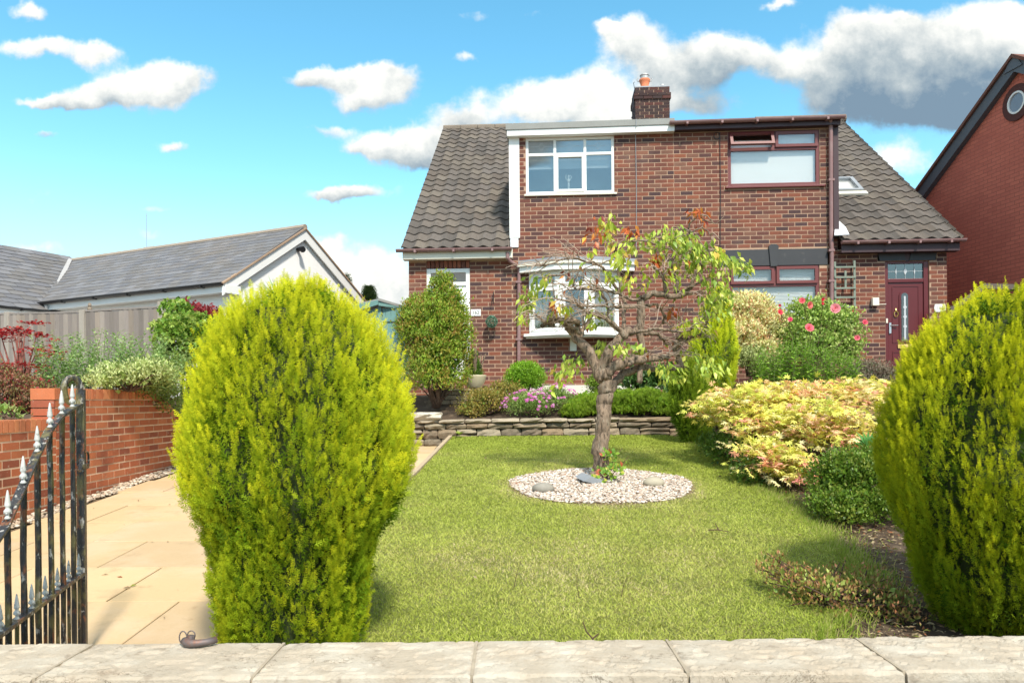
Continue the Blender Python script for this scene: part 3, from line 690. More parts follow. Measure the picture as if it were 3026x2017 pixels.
text('162', .15, (cxa, .048, (ztr0 + fz1 - fw) / 2), door, M['ink'])
g = MB(); g.box(dA[0], dA[1], .3, .32, fz0, fz1); g.build('hall', M['room'], door)
# number plate
a, zp = HA.at(1391.5, 914); c, zq = HA.at(1421, 933); g = MB(); g.box(a, c, -.015, .001, zq, zp); pl = g.build('number_plate', M['paint_white'], rA, bevel=.002)
text('·162·', .085, ((a + c) / 2, -.017, (zp + zq) / 2), pl, M['ink'])
# downpipe with swan neck
def hp(fr, x, y, d): s_, z_ = fr.at(x, y, d); return (s_, d, z_)
b = MB(); b.tube([hp(HA, 1500, 745, -.2), hp(HA, 1500, 762, -.19), hp(HA, 1507, 771, -.15), hp(HA, 1528, 786, -.07), hp(HA, 1535, 796, -.055), hp(HA, 1534, 820, -.05), hp(HA, 1533, 1100, -.05)], .034, 10); dp = b.build('downpipe', M['brownpipe'], rA, smooth=False)
for yy in (833, 1002):
    s_, z_ = HA.at(1533, yy, -.05); g = MB(); g.box(s_ - .05, s_ + .05, -.09, .0, z_ - .02, z_ + .02); g.build('pipe_clip', M['brownpipe'], dp)
# bay window
x0, x1, zb0, zb1 = bay; pr = .30
xl, _ = HA.at(1655, 900, -pr); xr, _ = HA.at(1742, 900, -pr)
def facet(name, A, B, z0, z1, ztrans, glassm, sash=False):
    A = Vector(A); B = Vector(B); L_ = (B - A).length; ang = math.atan2(B.y - A.y, B.x - A.x)
    w2 = grid_window(rA, name, HA, 0, L_, z0, z1, [], [ztrans], .06, M['white'], glassm, y0=0, depth=.06, sash=((0, 0), (0, 1)) if sash else ())
    w2.location = (A.x, A.y, 0); w2.rotation_euler = (0, 0, ang); return w2
ztr = HA.at(1620, 848, -.2)[1]
zbt = HA.at(1600, 802, -.2)[1]; zbb = HA.at(1600, 984, -.2)[1]
pts_ = [(x0 + .0, -.03), (xl, -pr), (xr, -pr), (x1, -.03)]
for i in range(3): facet('bay_window', (*pts_[i], 0), (*pts_[i + 1], 0), zbb, zbt, ztr, M['glass'], True)
def baypoly(out): return [(x0 - .0 - out, .0), (x0 - out, -.03 - out * .7), (xl - out * .3, -pr - out), (xr + out * .3, -pr - out), (x1 + out, -.03 - out * .7), (x1 + out, .0)]
def slab2(name, poly, z0, z1, mt, par):
    q = MB(); n = len(poly); q.add([(x, y, z0) for x, y in poly] + [(x, y, z1) for x, y in poly], [tuple(range(n)), tuple(range(2 * n - 1, n - 1, -1))] + [(i, i + n, (i + 1) % n + n, (i + 1) % n) for i in range(n)]); return q.build(name, mt, par)
slab2('bay_sill', baypoly(.10), zbb - .05, zbb - .001, M['white'], rA); slab2('bay_sill', baypoly(.06), zbb - .085, zbb - .052, M['cream'], rA)
zc0 = HA.at(1600, 776, -.3)[1]
xb0, xb1 = HA.at(1535, 790, -.1)[0], x1 + .28
cp = lambda o: [(xb0 - o, .0), (xb0 - o, -.10 - o), (xl - .1, -pr - .12 - o), (xr + .1, -pr - .12 - o), (xb1 + o, -.1 - o), (xb1 + o, 0)]
slab2('bay_cornice', cp(0), zbt + .001, zbt + .10, M['white'], rA); slab2('bay_cornice', cp(.035), zbt + .102, zbt + .145, M['cream'], rA); slab2('bay_roof', cp(.02), zbt + .147, zbt + .215, M['lead'], rA)
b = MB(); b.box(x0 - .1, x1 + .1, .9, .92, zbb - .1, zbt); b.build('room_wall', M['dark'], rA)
for (a, c, yy) in ((x0 + .09, x0 + .34, .03), (x1 - .34, x1 - .09, .03), (xr + .06, xr + .2, -.1)):
    b = MB(); n = 14; V = []
    for k in range(n + 1):
        xx = a + (c - a) * k / n; y_ = yy + .018 * math.sin(k * 2.2); V += [(xx, y_, zbb), (xx, y_, zbt)]
    b.add(V, [(2 * k, 2 * k + 2, 2 * k + 3, 2 * k + 1) for k in range(n)]); b.build('curtain', M['curtain'], rA)
a, zp = HA.at(1684, 995, -.06); c, zq = HA.at(1704, 1036, -.06); b = MB(); b.box(a, c, -.05, 0, zq, zp); b.build('vent_cover', M['cream'], rA)
a, zp = HA.at(1618, 1138, -.05); b = MB(); b.box(a - .5, sP - .005, -.055, 0.0, -.35, zp); b.build('plinth', M['cream'], rA)
# thin white cable down the front
b = MB(); b.tube([hp(HA, 1880, 352, -.17), hp(HA, 1880, 372, -.18), hp(HA, 1878, 395, -.03), hp(HA, 1881, 560, -.012), hp(HA, 1880, 742, -.012)], .006, 5); b.build('cable', M['lead'], rA)
# wall bracket and hanging ball
g = MB(); g.tube([hp(HA, 1458, 862, -.01), hp(HA, 1458, 896, -.01)], .008, 5); g.tube([hp(HA, 1457, 880, -.01), hp(HA, 1455, 883, -.1), hp(HA, 1454, 888, -.17)], .007, 5); g.tube([hp(HA, 1458, 870, -.012), hp(HA, 1452, 876, -.04), hp(HA, 1457, 884, -.06)], .005, 5); br_ = g.build('wall_bracket', M['black'], rA)
g = MB(); g.tube([hp(HA, 1454, 888, -.17), hp(HA, 1452.5, 935, -.17)], .002, 4); g.build('chain', M['black'], rA)

# ---- right house
rB = thing('semi_detached_house', 'right brick semi-detached house with mahogany windows and maroon front door', 'house', HB.O, YAW, 'pair of semi-detached brick houses')
sW, _ = HB.at(2799, 900); sD, _ = HB.at(2474, 600)
w2 = hole(HB, 2150, 386, 2423, 549); w3 = hole(HB, 2154, 784, 2423, 965); dB = hole(HB, 2615, 771, 2749, 1108)
ztB = HB.at(2250, 378)[1]; zJ2 = HB.at(2600, 735)[1]
lin = hole(HB, 2130, 736, 2462, 784); lin2 = hole(HB, 2593, 746, 2768, 770)
regsB = [(0, sD, -.5, ztB), (sD, sW, -.5, zJ2)]
def priB(q):
    x, z = q[0], q[1]; v = 1
    if x < sD and z > HB.at(2300, 735)[1]: v = 3 + (z < w2[2])
    elif z > HB.at(2600, 960)[1] and x > sD: v = 3.5
    return v + random.random() * .01
wallB, roofB = house_shell(rB, HB, 0, sW, 0.0, sW + .13, (sW - .22, sW), ztB, regsB, [w2, w3, dB, lin, lin2], priB, (sD + .019, sW + .13))
sk = []
RF = None
def roof_at(fr, x, y):
    r = ray(x, y); C0 = Vector((0, 0, EYE)) - fr.O; u, v = fr.u, fr.v
    # plane: z = zE + (d - EAVE_D) * TAN
    a0 = C0.z - zE + EAVE_D * TAN - C0.dot(v) * TAN; k = r.dot(v) * TAN - r.z; t_ = a0 / k
    p = C0 + r * t_; return p.dot(u), (p.dot(v) - EAVE_D) / math.cos(PITCH)
k0 = roof_at(HB, 2470, 576); k1 = roof_at(HB, 2549, 574); k2 = roof_at(HB, 2514, 538)
lay_tiles(roofB, sD + .02, sW + .15, cond=lambda s, t_: not (s < k1[0] - .1 and k0[1] + .02 < t_ + .1 < k2[1]))
x = sD
while x < sW + .1:
    bb = MB(); bb.tube([(x, RIDGE_D, zR - .02), (x + .43, RIDGE_D, zR - .02)], .105, 10, (.2, .165, .13)); bb.build('ridge_tile', M['tile'], roofB); x += .44
def on_roof(s, t_, h=0): return (s, EAVE_D + t_ * math.cos(PITCH) - h * math.sin(PITCH), zE + t_ * math.sin(PITCH) + h * math.cos(PITCH))
f = MB(); s0_, s1_, t0_, t1_ = sD - .25, k1[0], k0[1], k2[1] + .02
RM = Matrix.Translation(on_roof(0, 0, 0)) @ Matrix.Rotation(PITCH, 4, 'X')
for (a, c, d, e_) in ((s0_, s1_, t0_, t0_ + .06), (s0_, s1_, t1_ - .06, t1_), (s1_ - .07, s1_, t0_ + .06, t1_ - .06), (s0_, s0_ + .07, t0_ + .06, t1_ - .06)): f.box(a, c, d, e_, .01, .11, M=RM)
skl = f.build('skylight', M['lead'], rB); f = MB(); f.box(s0_ + .07, s1_ - .07, t0_ + .06, t1_ - .06, .07, .078, M=RM); f.build('pane', M['glassb'], skl)
f = MB(); f.box(s0_ + .07, s1_ - .07, t0_ + .06, t1_ - .06, .0, .02, M=RM); f.build('blind', M['blind'], skl)  # white sheet added under the pane, its colour stands in for reflected sky
f = MB(); f.box(s0_, s1_ + .05, t0_ - .13, t0_ - .003, .03, .075, M=RM); f.build('apron_flashing', M['cream'], skl)
b = MB(); b.box(0.002, sW + .13, EAVE_D + .075, EAVE_D + .10, zE - .19, zE - .02); b.box(sD, sW + .13, EAVE_D + .10, .004, zE - .19, zE - .17); 
b = MB(); b.box(sD + .0, sW + .13, EAVE_D + .075, EAVE_D + .10, zE - .19, zE - .02); b.box(sD, sW + .13, EAVE_D + .10, .004, zE - .19, zE - .17); b.build('fascia', M['darkboard'], rB)
gutter(rB, sD - .02, sW + .2, EAVE_D + .015, zE - .0, brackets=4)
# dormer edge, gutter, corner board, pipe
ov = -.14
za0, za1 = HB.at(1996, 384, ov)[1], HB.at(1996, 366, ov)[1]; zc0_, zc1_ = HB.at(2470, 368, ov)[1], HB.at(2470, 350, ov)[1]
slant('dormer_fascia', .003, sD + .02, za0, za1, zc0_, zc1_, ov, .004, M['darkboard'], rB)
slant('flat_roof', .003, sD + .04, za1 + .001, za1 + .05, zc1_ + .001, zc1_ + .05, ov + .01, RIDGE_D + .3, M['felt'], rB)
gutter(rB, -.1, sD + .07, ov - .06, za1 + .02, .055, zc1_ - za1, 5)
a0, _ = HB.at(2463, 500, -.03); b = MB(); b.box(a0, sD + .02, -.03, .02, HB.at(2470, 705)[1], HB.at(2470, 371)[1]); b.build('corner_board', M['darkboard'], rB)
bm = MB(); bm.box(sD - .005, sD + .018, .03, RIDGE_D, zof(0) - .4, ztB); bm.build('dormer_cheek', M['darkboard'], rB)
b = MB(); b.add([on_roof(*roof_at(HB, 2464, 702), .05), on_roof(*roof_at(HB, 2508, 700), .05), on_roof(*roof_at(HB, 2497, 680), .06), on_roof(*roof_at(HB, 2478, 664), .07), on_roof(*roof_at(HB, 2466, 668), .09)], [(0, 1, 2, 3, 4)]); fl = b.build('corner_flashing', M['whiteflash'], rB)
so = fl.modifiers.new('solid', 'SOLIDIFY'); so.thickness = .02
b = MB(); b.tube([hp(HB, 2453, 352, -.15), hp(HB, 2454, 364, -.10), hp(HB, 2455, 380, -.07), hp(HB, 2456, 700, -.06), hp(HB, 2458, 735, -.06), hp(HB, 2457, 1100, -.06)], .036, 10); dp = b.build('downpipe', M['brownpipe'], rB)
for yy in (532, 740, 830):
    s_, z_ = HB.at(2456, yy, -.06); g = MB(); g.box(s_ - .05, s_ + .05, -.10, .0, z_ - .02, z_ + .02); g.build('pipe_clip', M['brownpipe'], dp)
# upper window: open vent sash left, fixed light right, big pane below
zt = HB.at(2290, 438)[1]; xm = HB.at(2288, 420)[0]
w_ = grid_window(rB, 'window', HB, w2[0], w2[1], w2[2], w2[3], [], [zt], .06, M['mahog'], M['glassb'], y0=.02, skip=((0, 1),))
g = MB(); g.box(xm - .03, xm + .03, .022, .078, zt + .03, w2[3] - .06); g.build('mullion', M['mahog'], w_)
def sash(a, c, d, e_, M_, par):
    g = MB(); k = .05
    g.box(a, a + k, -.02, .03, d, e_, M=M_); g.box(c - k, c, -.02, .03, d, e_, M=M_); g.box(a + k, c - k, -.02, .03, d, d + k, M=M_); g.box(a + k, c - k, -.02, .03, e_ - k, e_, M=M_)
    s_ = g.build('sash', M['mahog'], par); g = MB(); g.box(a + k, c - k, .0, .006, d + k, e_ - k, M=M_); g.build('pane', M['glassb'], par)
sash(xm + .02, w2[1] - .03, zt + .02, w2[3] - .02, Matrix.Translation((0, .01, 0)), w_)
hz = w2[3] - .02; sash(w2[0] + .03, xm - .02, -(hz - zt - .02), 0, Matrix.Translation((0, .0, hz)) @ Matrix.Rotation(R(-24), 4, 'X'), w_)
b = MB(); b.box(w2[0] - .05, w2[1] + .08, -.05, .03, w2[2] - .035, w2[2] - .001); b.build('sill', M['mahog'], w_, bevel=.004)
b = MB(); b.box(w2[0] + .0, w2[1] - .0, .10, .11, w2[2], HB.at(2290, 408)[1]); b.build('blind', M['blind'], w_)
b = MB(); b.box(xm + .03, w2[1], .101, .111, zt - .02, w2[3]); b.build('blind', M['blind'], w_)
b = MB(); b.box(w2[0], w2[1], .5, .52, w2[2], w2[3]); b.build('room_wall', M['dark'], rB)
# lower window
zt = HB.at(2290, 841)[1]
w_ = grid_window(rB, 'window', HB, w3[0], w3[1], w3[2], w3[3], [], [zt], .06, M['mahog'], M['glassb'], y0=.02, skip=((0, 1),))
g = MB(); g.box(xm - .03, xm + .03, .022, .078, zt + .03, w3[3] - .06); g.build('mullion', M['mahog'], w_)
sash(xm + .02, w3[1] - .03, zt + .02, w3[3] - .02, Matrix.Translation((0, .01, 0)), w_); sash(w3[0] + .03, xm - .02, zt + .02, w3[3] - .02, Matrix.Translation((0, .01, 0)), w_)
g = MB(); z = w3[2]
while z < w3[3] - .02:
    g.add([(w3[0] + .03, .10, z), (w3[1] - .03, .10, z), (w3[1] - .03, .118, z + .026), (w3[0] + .03, .118, z + .026)], [(0, 1, 2, 3)]); z += .026
bl = g.build('venetian_blind', M['blind'], w_); bl['kind'] = 'stuff'
g = MB(); g.box(w3[0], w3[1], .14, .15, w3[2], w3[3]); g.build('blind_back', M['blind'], w_)
# black lintels with keystones
b = MB(); b.box(lin[0] + .003, lin[1] - .1, -.012, .05, lin[2], lin[3] - .002); l_ = b.build('lintel', M['lintel'], rB)
kx0, kz1 = HB.at(2270, 722, -.03); kx1, kz0 = HB.at(2303, 786, -.03); b = MB(); b.prism([(kx0 + .04, kz0), (kx1 - .04, kz0), (kx1 - .01, kz1 - .03), (kx1 - .05, kz1), (kx0 + .05, kz1), (kx0 + .01, kz1 - .03)], -.04, .0); b.build('keystone', M['lintel'], l_)
cxd = HB.at(2681, 760)[0]
b = MB(); b.prism([(lin2[0] + .035, lin2[2]), (cxd - .03, lin2[2]), (cxd - .06, lin2[3]), (lin2[0], lin2[3])], -.02, .05); b.prism([(cxd + .03, lin2[2]), (lin2[1] - .035, lin2[2]), (lin2[1], lin2[3]), (cxd + .06, lin2[3])], -.02, .05); l_ = b.build('lintel', M['lintel'], rB)
b = MB(); b.prism([(cxd - .025, lin2[2] - .008), (cxd + .025, lin2[2] - .008), (cxd + .055, lin2[3] + .003), (cxd - .055, lin2[3] + .003)], -.008, .03); b.build('keystone', M['darkboard'], l_)
# door
fz0, fz1 = dB[2], dB[3]; b = MB(); fw = .065
ta, tb = HB.at(2680, 822)[1], HB.at(2680, 833)[1]
b.box(dB[0], dB[0] + fw, .03, .11, fz0, fz1); b.box(dB[1] - fw - .02, dB[1], .03, .11, fz0, fz1); b.box(dB[0] + fw, dB[1] - fw - .02, .03, .11, fz1 - .04, fz1); b.box(dB[0] + fw, dB[1] - fw - .02, .03, .11, tb, ta)
door = b.build('door', M['maroon'], rB, bevel=.005); a, c = dB[0] + fw, dB[1] - fw - .02
g = MB(); g.box(a, c, .06, .066, ta, fz1 - .04); g.build('transom_light', M['glassd'], door)
g = MB(); cz = (ta + fz1 - .04) / 2
for fx in (.24, .5, .76):
    x = a + (c - a) * fx; g.tube([(x, .055, ta), (x, .055, fz1 - .04)], .004, 4)
    g.prism([(x, cz - .07), (x + (.03 if fx == .5 else .012), cz), (x, cz + .07), (x - (.03 if fx == .5 else .012), cz)], .05, .056)
g.tube([(a, .055, cz), (c, .055, cz)], .004, 4); g.build('leading', M['leadline'], door)
g = MB(); g.box(a + .002, c - .002, .055, .095, fz0 + .02, tb - .004); lf = g.build('door_leaf', M['maroon'], door)
gx0, gz1 = HB.at(2666, 864); gx1, gz0 = HB.at(2687, 1006)
def arch(x0, x1, z0, z1, n=10):
    r_ = (x1 - x0) / 2; return [(x0, z0), (x1, z0)] + [((x0 + x1) / 2 + r_ * math.cos(math.pi * k / n), z1 - r_ + r_ * math.sin(math.pi * k / n)) for k in range(n + 1)]
g = MB(); g.prism(arch(gx0 - .035, gx1 + .035, gz0 - .035, gz1 + .035), .040, .056); g.build('glazing_bead', M['maroon'], door)
g = MB(); g.prism(arch(gx0, gx1, gz0, gz1), .034, .041); g.build('glazing', M['glassd'], door)
g = MB(); x = (gx0 + gx1) / 2; g.box(x - .016, x + .016, .028, .035, gz0 + .02, gz1 - .06)
for kz in (.3, .5, .7): zz = gz0 + (gz1 - gz0) * (1 - kz * 1); g.prism([(x, zz - .05), (x + .035, zz), (x, zz + .05), (x - .035, zz)], .025, .03)
g.build('leading', M['leadline'], door)
for (z_a, z_b) in ((HB.at(2680, 1012)[1], HB.at(2680, 843)[1]), (fz0 + .08, HB.at(2680, 1038)[1])):
    g = MB(); p0, p1 = a + .075, c - .075
    g.box(p0, p0 + .015, .046, .056, z_a, z_b); g.box(p1 - .015, p1, .046, .056, z_a, z_b); g.box(p0 + .015, p1 - .015, .046, .056, z_b - .015, z_b); g.box(p0 + .015, p1 - .015, .046, .056, z_a, z_a + .015); g.build('door_moulding', M['maroon'], door)
lx0, lz1 = HB.at(2656, 1017); lx1, lz0 = HB.at(2701, 1028); g = MB(); g.box(lx0, lx1, .03, .056, lz0, lz1); g.build('letter_plate', mat('brass_plate', (.72, .52, .18), .45, .05, 5, attr=False, metal=.3), door, bevel=.006)
kx, kz = HB.at(2651, 925); g = MB()
g.tube([(kx + .035 * math.cos(t_), .035, kz - .01 + .05 * math.sin(t_)) for t_ in np.linspace(0, 2 * math.pi, 14)], .008, 6); g.tube([(kx, .05, kz + .08), (kx, .035, kz + .05)], .014, 6); g.build('door_knocker', M['brass'], door)
hx, hz_ = HB.at(2633, 961); g = MB(); g.box(hx - .018, hx + .018, .03, .056, hz_ - .14, hz_ + .05); g.tube([(hx, .02, hz_), (hx + .13, .015, hz_)], .011, 6); g.build('handle', M['steel'], door)
g = MB(); bx, bz = HB.at(2622, 947); g.box(bx - .015, bx + .015, .01, .031, bz - .04, bz + .04); g.build('doorbell', M['cream'], door)
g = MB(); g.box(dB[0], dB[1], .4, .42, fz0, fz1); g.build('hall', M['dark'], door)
g = MB(); g.box(dB[0] - .12, dB[1] + .15, -.32, .0, fz0 - .35, fz0 - .004); g.box(dB[0] - .3, dB[1] + .3, -.62, -.322, fz0 - .5, fz0 - .17); g.build('doorstep', mat('red_step', (.32, .06, .045), .6, .1, 6, attr=False), rB)
a, zp = HB.at(2761, 898.5); c, zq = HB.at(2793, 921); g = MB(); n = 6
pts_ = [(a + .015, zq), (c - .015, zq), (c, zq + .02), (c + .008, (zp + zq) / 2), (c, zp - .02), (c - .015, zp), (a + .015, zp), (a, zp - .02), (a - .008, (zp + zq) / 2), (a, zq + .02)]
g.prism(pts_, -.015, .001); pl = g.build('number_plate', M['paint_white'], rB); text('160', .08, ((a + c) / 2, -.017, (zp + zq) / 2), pl, M['lead'])
a, zp = HB.at(2577, 880, -.06); c, zq = HB.at(2597, 903, -.06); g = MB(); g.box(a, c, -.09, 0, zq, zp); al = g.build('alarm_box', M['cream'], rB, bevel=.01); g = MB(); g.tube([(c, -.012, zq + .03), (dB[0] + .01, -.012, zq + .03)], .006, 5); g.build('cable', M['cream'], al)
b = MB(); b.tube([hp(HB, 2127, 392, -.012), hp(HB, 2129, 560, -.012), hp(HB, 2128, 740, -.012)], .007, 5); b.tube([(p[0], -.012, p[2]) for p in [hp(HB, 2118 + 9 * math.cos(t_), 402 + 10 * math.sin(t_), 0) for t_ in np.linspace(.2, 6.0, 14)]], .006, 5); b.build('cable', M['black'], rB)
# trellis leaning on the wall
tr = thing('trellis', 'small grey-green wooden trellis fixed to the wall between downpipe and maroon door', 'trellis', HB.world(HB.at(2496, 937)[0], -.07, HB.at(2496, 937)[1]), YAW)
base = (HB.at(2496, 937)[0], HB.at(2496, 937)[1])
def tl(x, y): s_, z_ = HB.at(x, y, -.07); return s_ - base[0], z_ - base[1]
for (x, ya, yb) in ((2467, 773, 925), (2524.5, 769, 937), (2498, 800, 853), (2499, 900, 940)):
    q0 = tl(x, ya); q1 = tl(x, yb); g = MB(); g.box(q0[0] - .017, q0[0] + .017, -.012, .012, q1[1], q0[1]); g.build('upright', M['trellis'], tr)
for y in (790, 820, 852, 879, 907):
    q0 = tl(2468, y); q1 = tl(2524, y); g = MB(); g.box(q0[0] - .02, q1[0] + .02, -.034, -.0125, q0[1] - .015, q0[1] + .015); g.build('crossbar', M['trellis'], tr)
# chimney
cs0, cz0 = HB.at(1878, 356, 5.0); cs1, cz1 = HB.at(1981, 262, 5.0)
ch = MB(); D0 = 4.75; cs0 = HB.at(1877, 300, D0)[0]; cs1 = HB.at(1979, 300, D0)[0]; zt = HB.at(1930, 256, D0)[1]; zn0 = HB.at(1930, 295, D0)[1]; zn1 = HB.at(1930, 272, D0)[1]
ch.box(cs0 + .006, cs1 - .006, D0 + .006, D0 + .75, zof(4.7) - .3, zt - .01); chim = ch.build('chimney', M['mortar'], rB)
ct = [(.075, .038, .035), (.055, .033, .032), (.09, .05, .045), (.11, .045, .038), (.065, .042, .04)]; cmesh = varmeshes('brick', (.215, .05, .065), ct, M['brick'])
for k in range(22):
    zc = zt - .04 - .075 * k
    if zc < zof(4.7) - .2: break
    e_ = .03 if zn0 < zc < zn1 else 0
    for side in range(3):
        L_ = (cs1 - cs0 + 2 * e_) if side == 0 else .76 + 2 * e_; x = (0 if k % 2 else -.1125)
        while x < L_:
            p0, p1 = max(0, x + .005), min(L_, x + .22); x += .225
            if p1 - p0 < .03: continue
            o = bpy.data.objects.new('brick', random.choice(cmesh)); link(o, chim); m_ = (p0 + p1) / 2; o.scale = ((p1 - p0) / .215, 1, 1)
            if side == 0: o.location = (cs0 - e_ + m_, D0 - e_, zc)
            elif side == 1: o.location = (cs0 - e_, D0 - e_ + .76 + 2 * e_ - m_ , zc); o.rotation_euler = (0, 0, R(-90))
            else: o.location = (cs1 + e_, D0 - e_ + m_, zc); o.rotation_euler = (0, 0, R(90))
g = MB(); g.box(cs0, cs1, D0, D0 + .76, zt - .008, zt + .02); g.build('flaunching', M['lead'], chim)
px_, pz_ = HB.at(1905, 256, 5.1); g = MB(); g.lathe([(.0, 0), (.105, 0), (.11, .02), (.10, .12), (.105, .15), (.095, .17), (.125, .26), (.14, .30), (.13, .32), (.10, .32), (0, .32)], (px_, 5.1, zt), 18); pot_ = g.build('chimney_pot', M['terracotta'], chim, smooth=True)
g = MB(); g.lathe([(0, 0), (.095, 0), (.105, .02), (.105, .09), (.12, .10), (.115, .12), (0, .13)], (px_, 5.1, zt + .31), 16)
for sg in (-1, 1): g.tube([(px_ + sg * .12, 5.1, zt + .27), (px_ + sg * .17, 5.1, zt + .28), (px_ + sg * .19, 5.1, zt + .33), (px_ + sg * .165, 5.1, zt + .37)], .012, 6)
g.build('cowl', M['galv'], pot_)
px_, pz_ = HB.at(1957, 256, 5.1); g = MB(); g.lathe([(0, 0), (.055, 0), (.05, .06), (.05, .14), (.06, .15), (.05, .18), (0, .19)], (px_, 5.1, zt), 12); g.build('flue_cap', M['galv'], chim)
g = MB(); xx = cs0 - .05; g.tube([hp(HB, 1875, 262, D0), hp(HB, 1872, 245, D0), hp(HB, 1876, 243, D0)], .008, 4); g.tube([hp(HB, 1873, 290, D0), hp(HB, 1870, 320, D0), hp(HB, 1866, 328, D0), hp(HB, 1871, 336, D0), hp(HB, 1866, 350, D0)], .012, 5); g.build('aerial_cable', M['black'], chim)
# ------------------------------------------------------------------ stone retaining wall across the end of the lawn
def rough_block(seed, mat_, tnt, name='stone'):
    """unit block 1 x 1 x 1 (x, depth, z), front face at y=0, rough hewn"""
    r = random.Random(seed); n = 4; m_ = 3; V = []
    for j in range(m_ + 1):
        for i in range(n + 1):
            u, v = i / n, j / m_; e = (i in (0, n)) or (j in (0, m_)); cnr = (i in (0, n)) and (j in (0, m_))
            V.append((u - .5 + (r.uniform(-.02, .02)) + (.025 if cnr and i == 0 else (-.025 if cnr else 0)), (.16 if e else 0) + r.uniform(-.08, .08) + (.08 if cnr else 0), v - .5 + r.uniform(-.045, .045) + ((.05 if j == 0 else -.05) if cnr else 0)))
    k = len(V); ring = [i for i in range(n + 1)] + [j * (n + 1) + n for j in range(1, m_ + 1)] + [m_ * (n + 1) + i for i in range(n - 1, -1, -1)] + [j * (n + 1) for j in range(m_ - 1, 0, -1)]
    for i in ring: x, y, z = V[i]; V.append((x * .98, 1.0, z * .98))
    F = [(j * (n + 1) + i, j * (n + 1) + i + 1, (j + 1) * (n + 1) + i + 1, (j + 1) * (n + 1) + i) for j in range(m_) for i in range(n)]
    L = len(ring); F += [(ring[i], k + i, k + (i + 1) % L, ring[(i + 1) % L]) for i in range(L)]
    b = MB(); b.add(V, F, tnt); return b.mesh(name, mat_)
ST = [(.25, .19, .125), (.21, .16, .11), (.28, .22, .15), (.17, .135, .095), (.24, .175, .11), (.30, .25, .175), (.19, .155, .11)]
STM = [rough_block(i, M['stone'], ST[i % 7]) for i in range(14)]
CAPM = [rough_block(50 + i, M['stone'], (.36, .30, .22)) for i in range(5)] + [rough_block(70, M['stone'], (.30, .25, .18))]
SWY = 11.42
sw = thing('stone_retaining_wall', 'low dry-stone retaining wall holding the flower bed behind the lawn', 'wall', (0, SWY, 0))
b = MB(); b.box(-4.3, 2.9, .10, .30, .75, 1.28); b.build('backing', M['stonegap'], sw)
def swz(X): return 1.375 + .0 * X
rowz = [(.86, .955), (.955, 1.075), (1.075, 1.22), (1.22, 1.305)]
def put_stone(x0, x1, z0, z1, meshes, d=.2, y=0.0, nm='stone'):
    o = bpy.data.objects.new(nm, random.choice(meshes)); link(o, sw); o.location = ((x0 + x1) / 2, y + random.uniform(-.02, .02), (z0 + z1) / 2)
    o.scale = (x1 - x0 - .010, d, z1 - z0 - .006); o.rotation_euler = (0, R(random.uniform(-1, 1)), 0)
for (z0, z1) in rowz:
    x = -4.3
    while x < 2.85:
        L_ = random.uniform(.2, .52) * (1.0 if z1 - z0 > .1 else 1.15); x1 = min(x + L_, 2.9)
        if z1 - z0 > .13 and random.random() < .35:
            zm = z0 + (z1 - z0) * random.uniform(.4, .6); put_stone(x, x1, z0, zm, STM); put_stone(x, x1, zm, z1, STM)
        else: put_stone(x, x1, z0, z1, STM)
        x = x1
x = -4.3
while x < 2.85:
    L_ = random.uniform(.34, .44); zt = 1.372 + random.uniform(-.008, .008)
    if x < 1.25: put_stone(x, x + L_, 1.305, zt, CAPM, d=.30, y=-.035, nm='coping_stone')
    else: put_stone(x, x + L_ * 1.1, 1.30, zt + .005, STM, d=.3, y=-.01, nm='coping_stone')
    x += L_
p = P(1262, 1236, 11.45); q = rough_block(99, M['stone'], (.50, .45, .37))
o = bpy.data.objects.new('boulder', q); link(o, sw); o.location = (-1.30, -.06, 1.42); o.scale = (.46, .34, .125)
for i, xx in enumerate((-1.8, -2.3, -2.85, -3.4, -3.9)):
    o = bpy.data.objects.new('boulder', q); link(o, sw); o.location = (xx, -.06, 1.42); o.scale = (.48, .34, .12)
# little step wall of blocks by the front door
stp = thing('block_step', 'low step of small buff walling blocks below the white front door', 'step', (-.95, 12.55, 1.40))
a = P(1380, 1148, 12.55); c = P(1470, 1185, 12.55); tz = a.z
for r_ in range(4):
    x = -1.2 + (.09 if r_ % 2 else 0)
    while x < .1:
        w_ = random.choice((.12, .18, .2)); g = MB(); g.box(x + .95, x + w_ - .008 + .95, 0, .12, tz - .03 - .078 * (r_ + 1) - 1.40 + .008, tz - .03 - .078 * r_ - 1.40, (.33, .27, .19)); g.build('block', M['stone'], stp, bevel=.008); x += w_
g = MB(); g.box(-1.25 + .95, .1 + .95, -.03, 1.3, tz - .028 - 1.40, tz - 1.40); g.build('step_slab', mat('step_slab', (.46, .38, .27), .9, .12, 5, attr=False), stp)
g = MB(); g.box(-1.25 + .95, .1 + .95, .01, 1.29, -.6, tz - .029 - 1.40); g.build('step_core', M['stonegap'], stp)

# ------------------------------------------------------------------ red brick retaining wall beside the drive
GT = [(.50, .165, .075), (.44, .135, .065), (.54, .19, .09), (.38, .115, .06), (.31, .095, .055), (.48, .15, .07)]
GM = varmeshes('brick', (.215, .035, .060), GT, M['brick_red'])
WX = -4.22
bw = thing('brick_retaining_wall', 'orange-red brick garden wall with upright brick coping stepping up beside the driveway', 'wall', (WX, 7.0, .5))
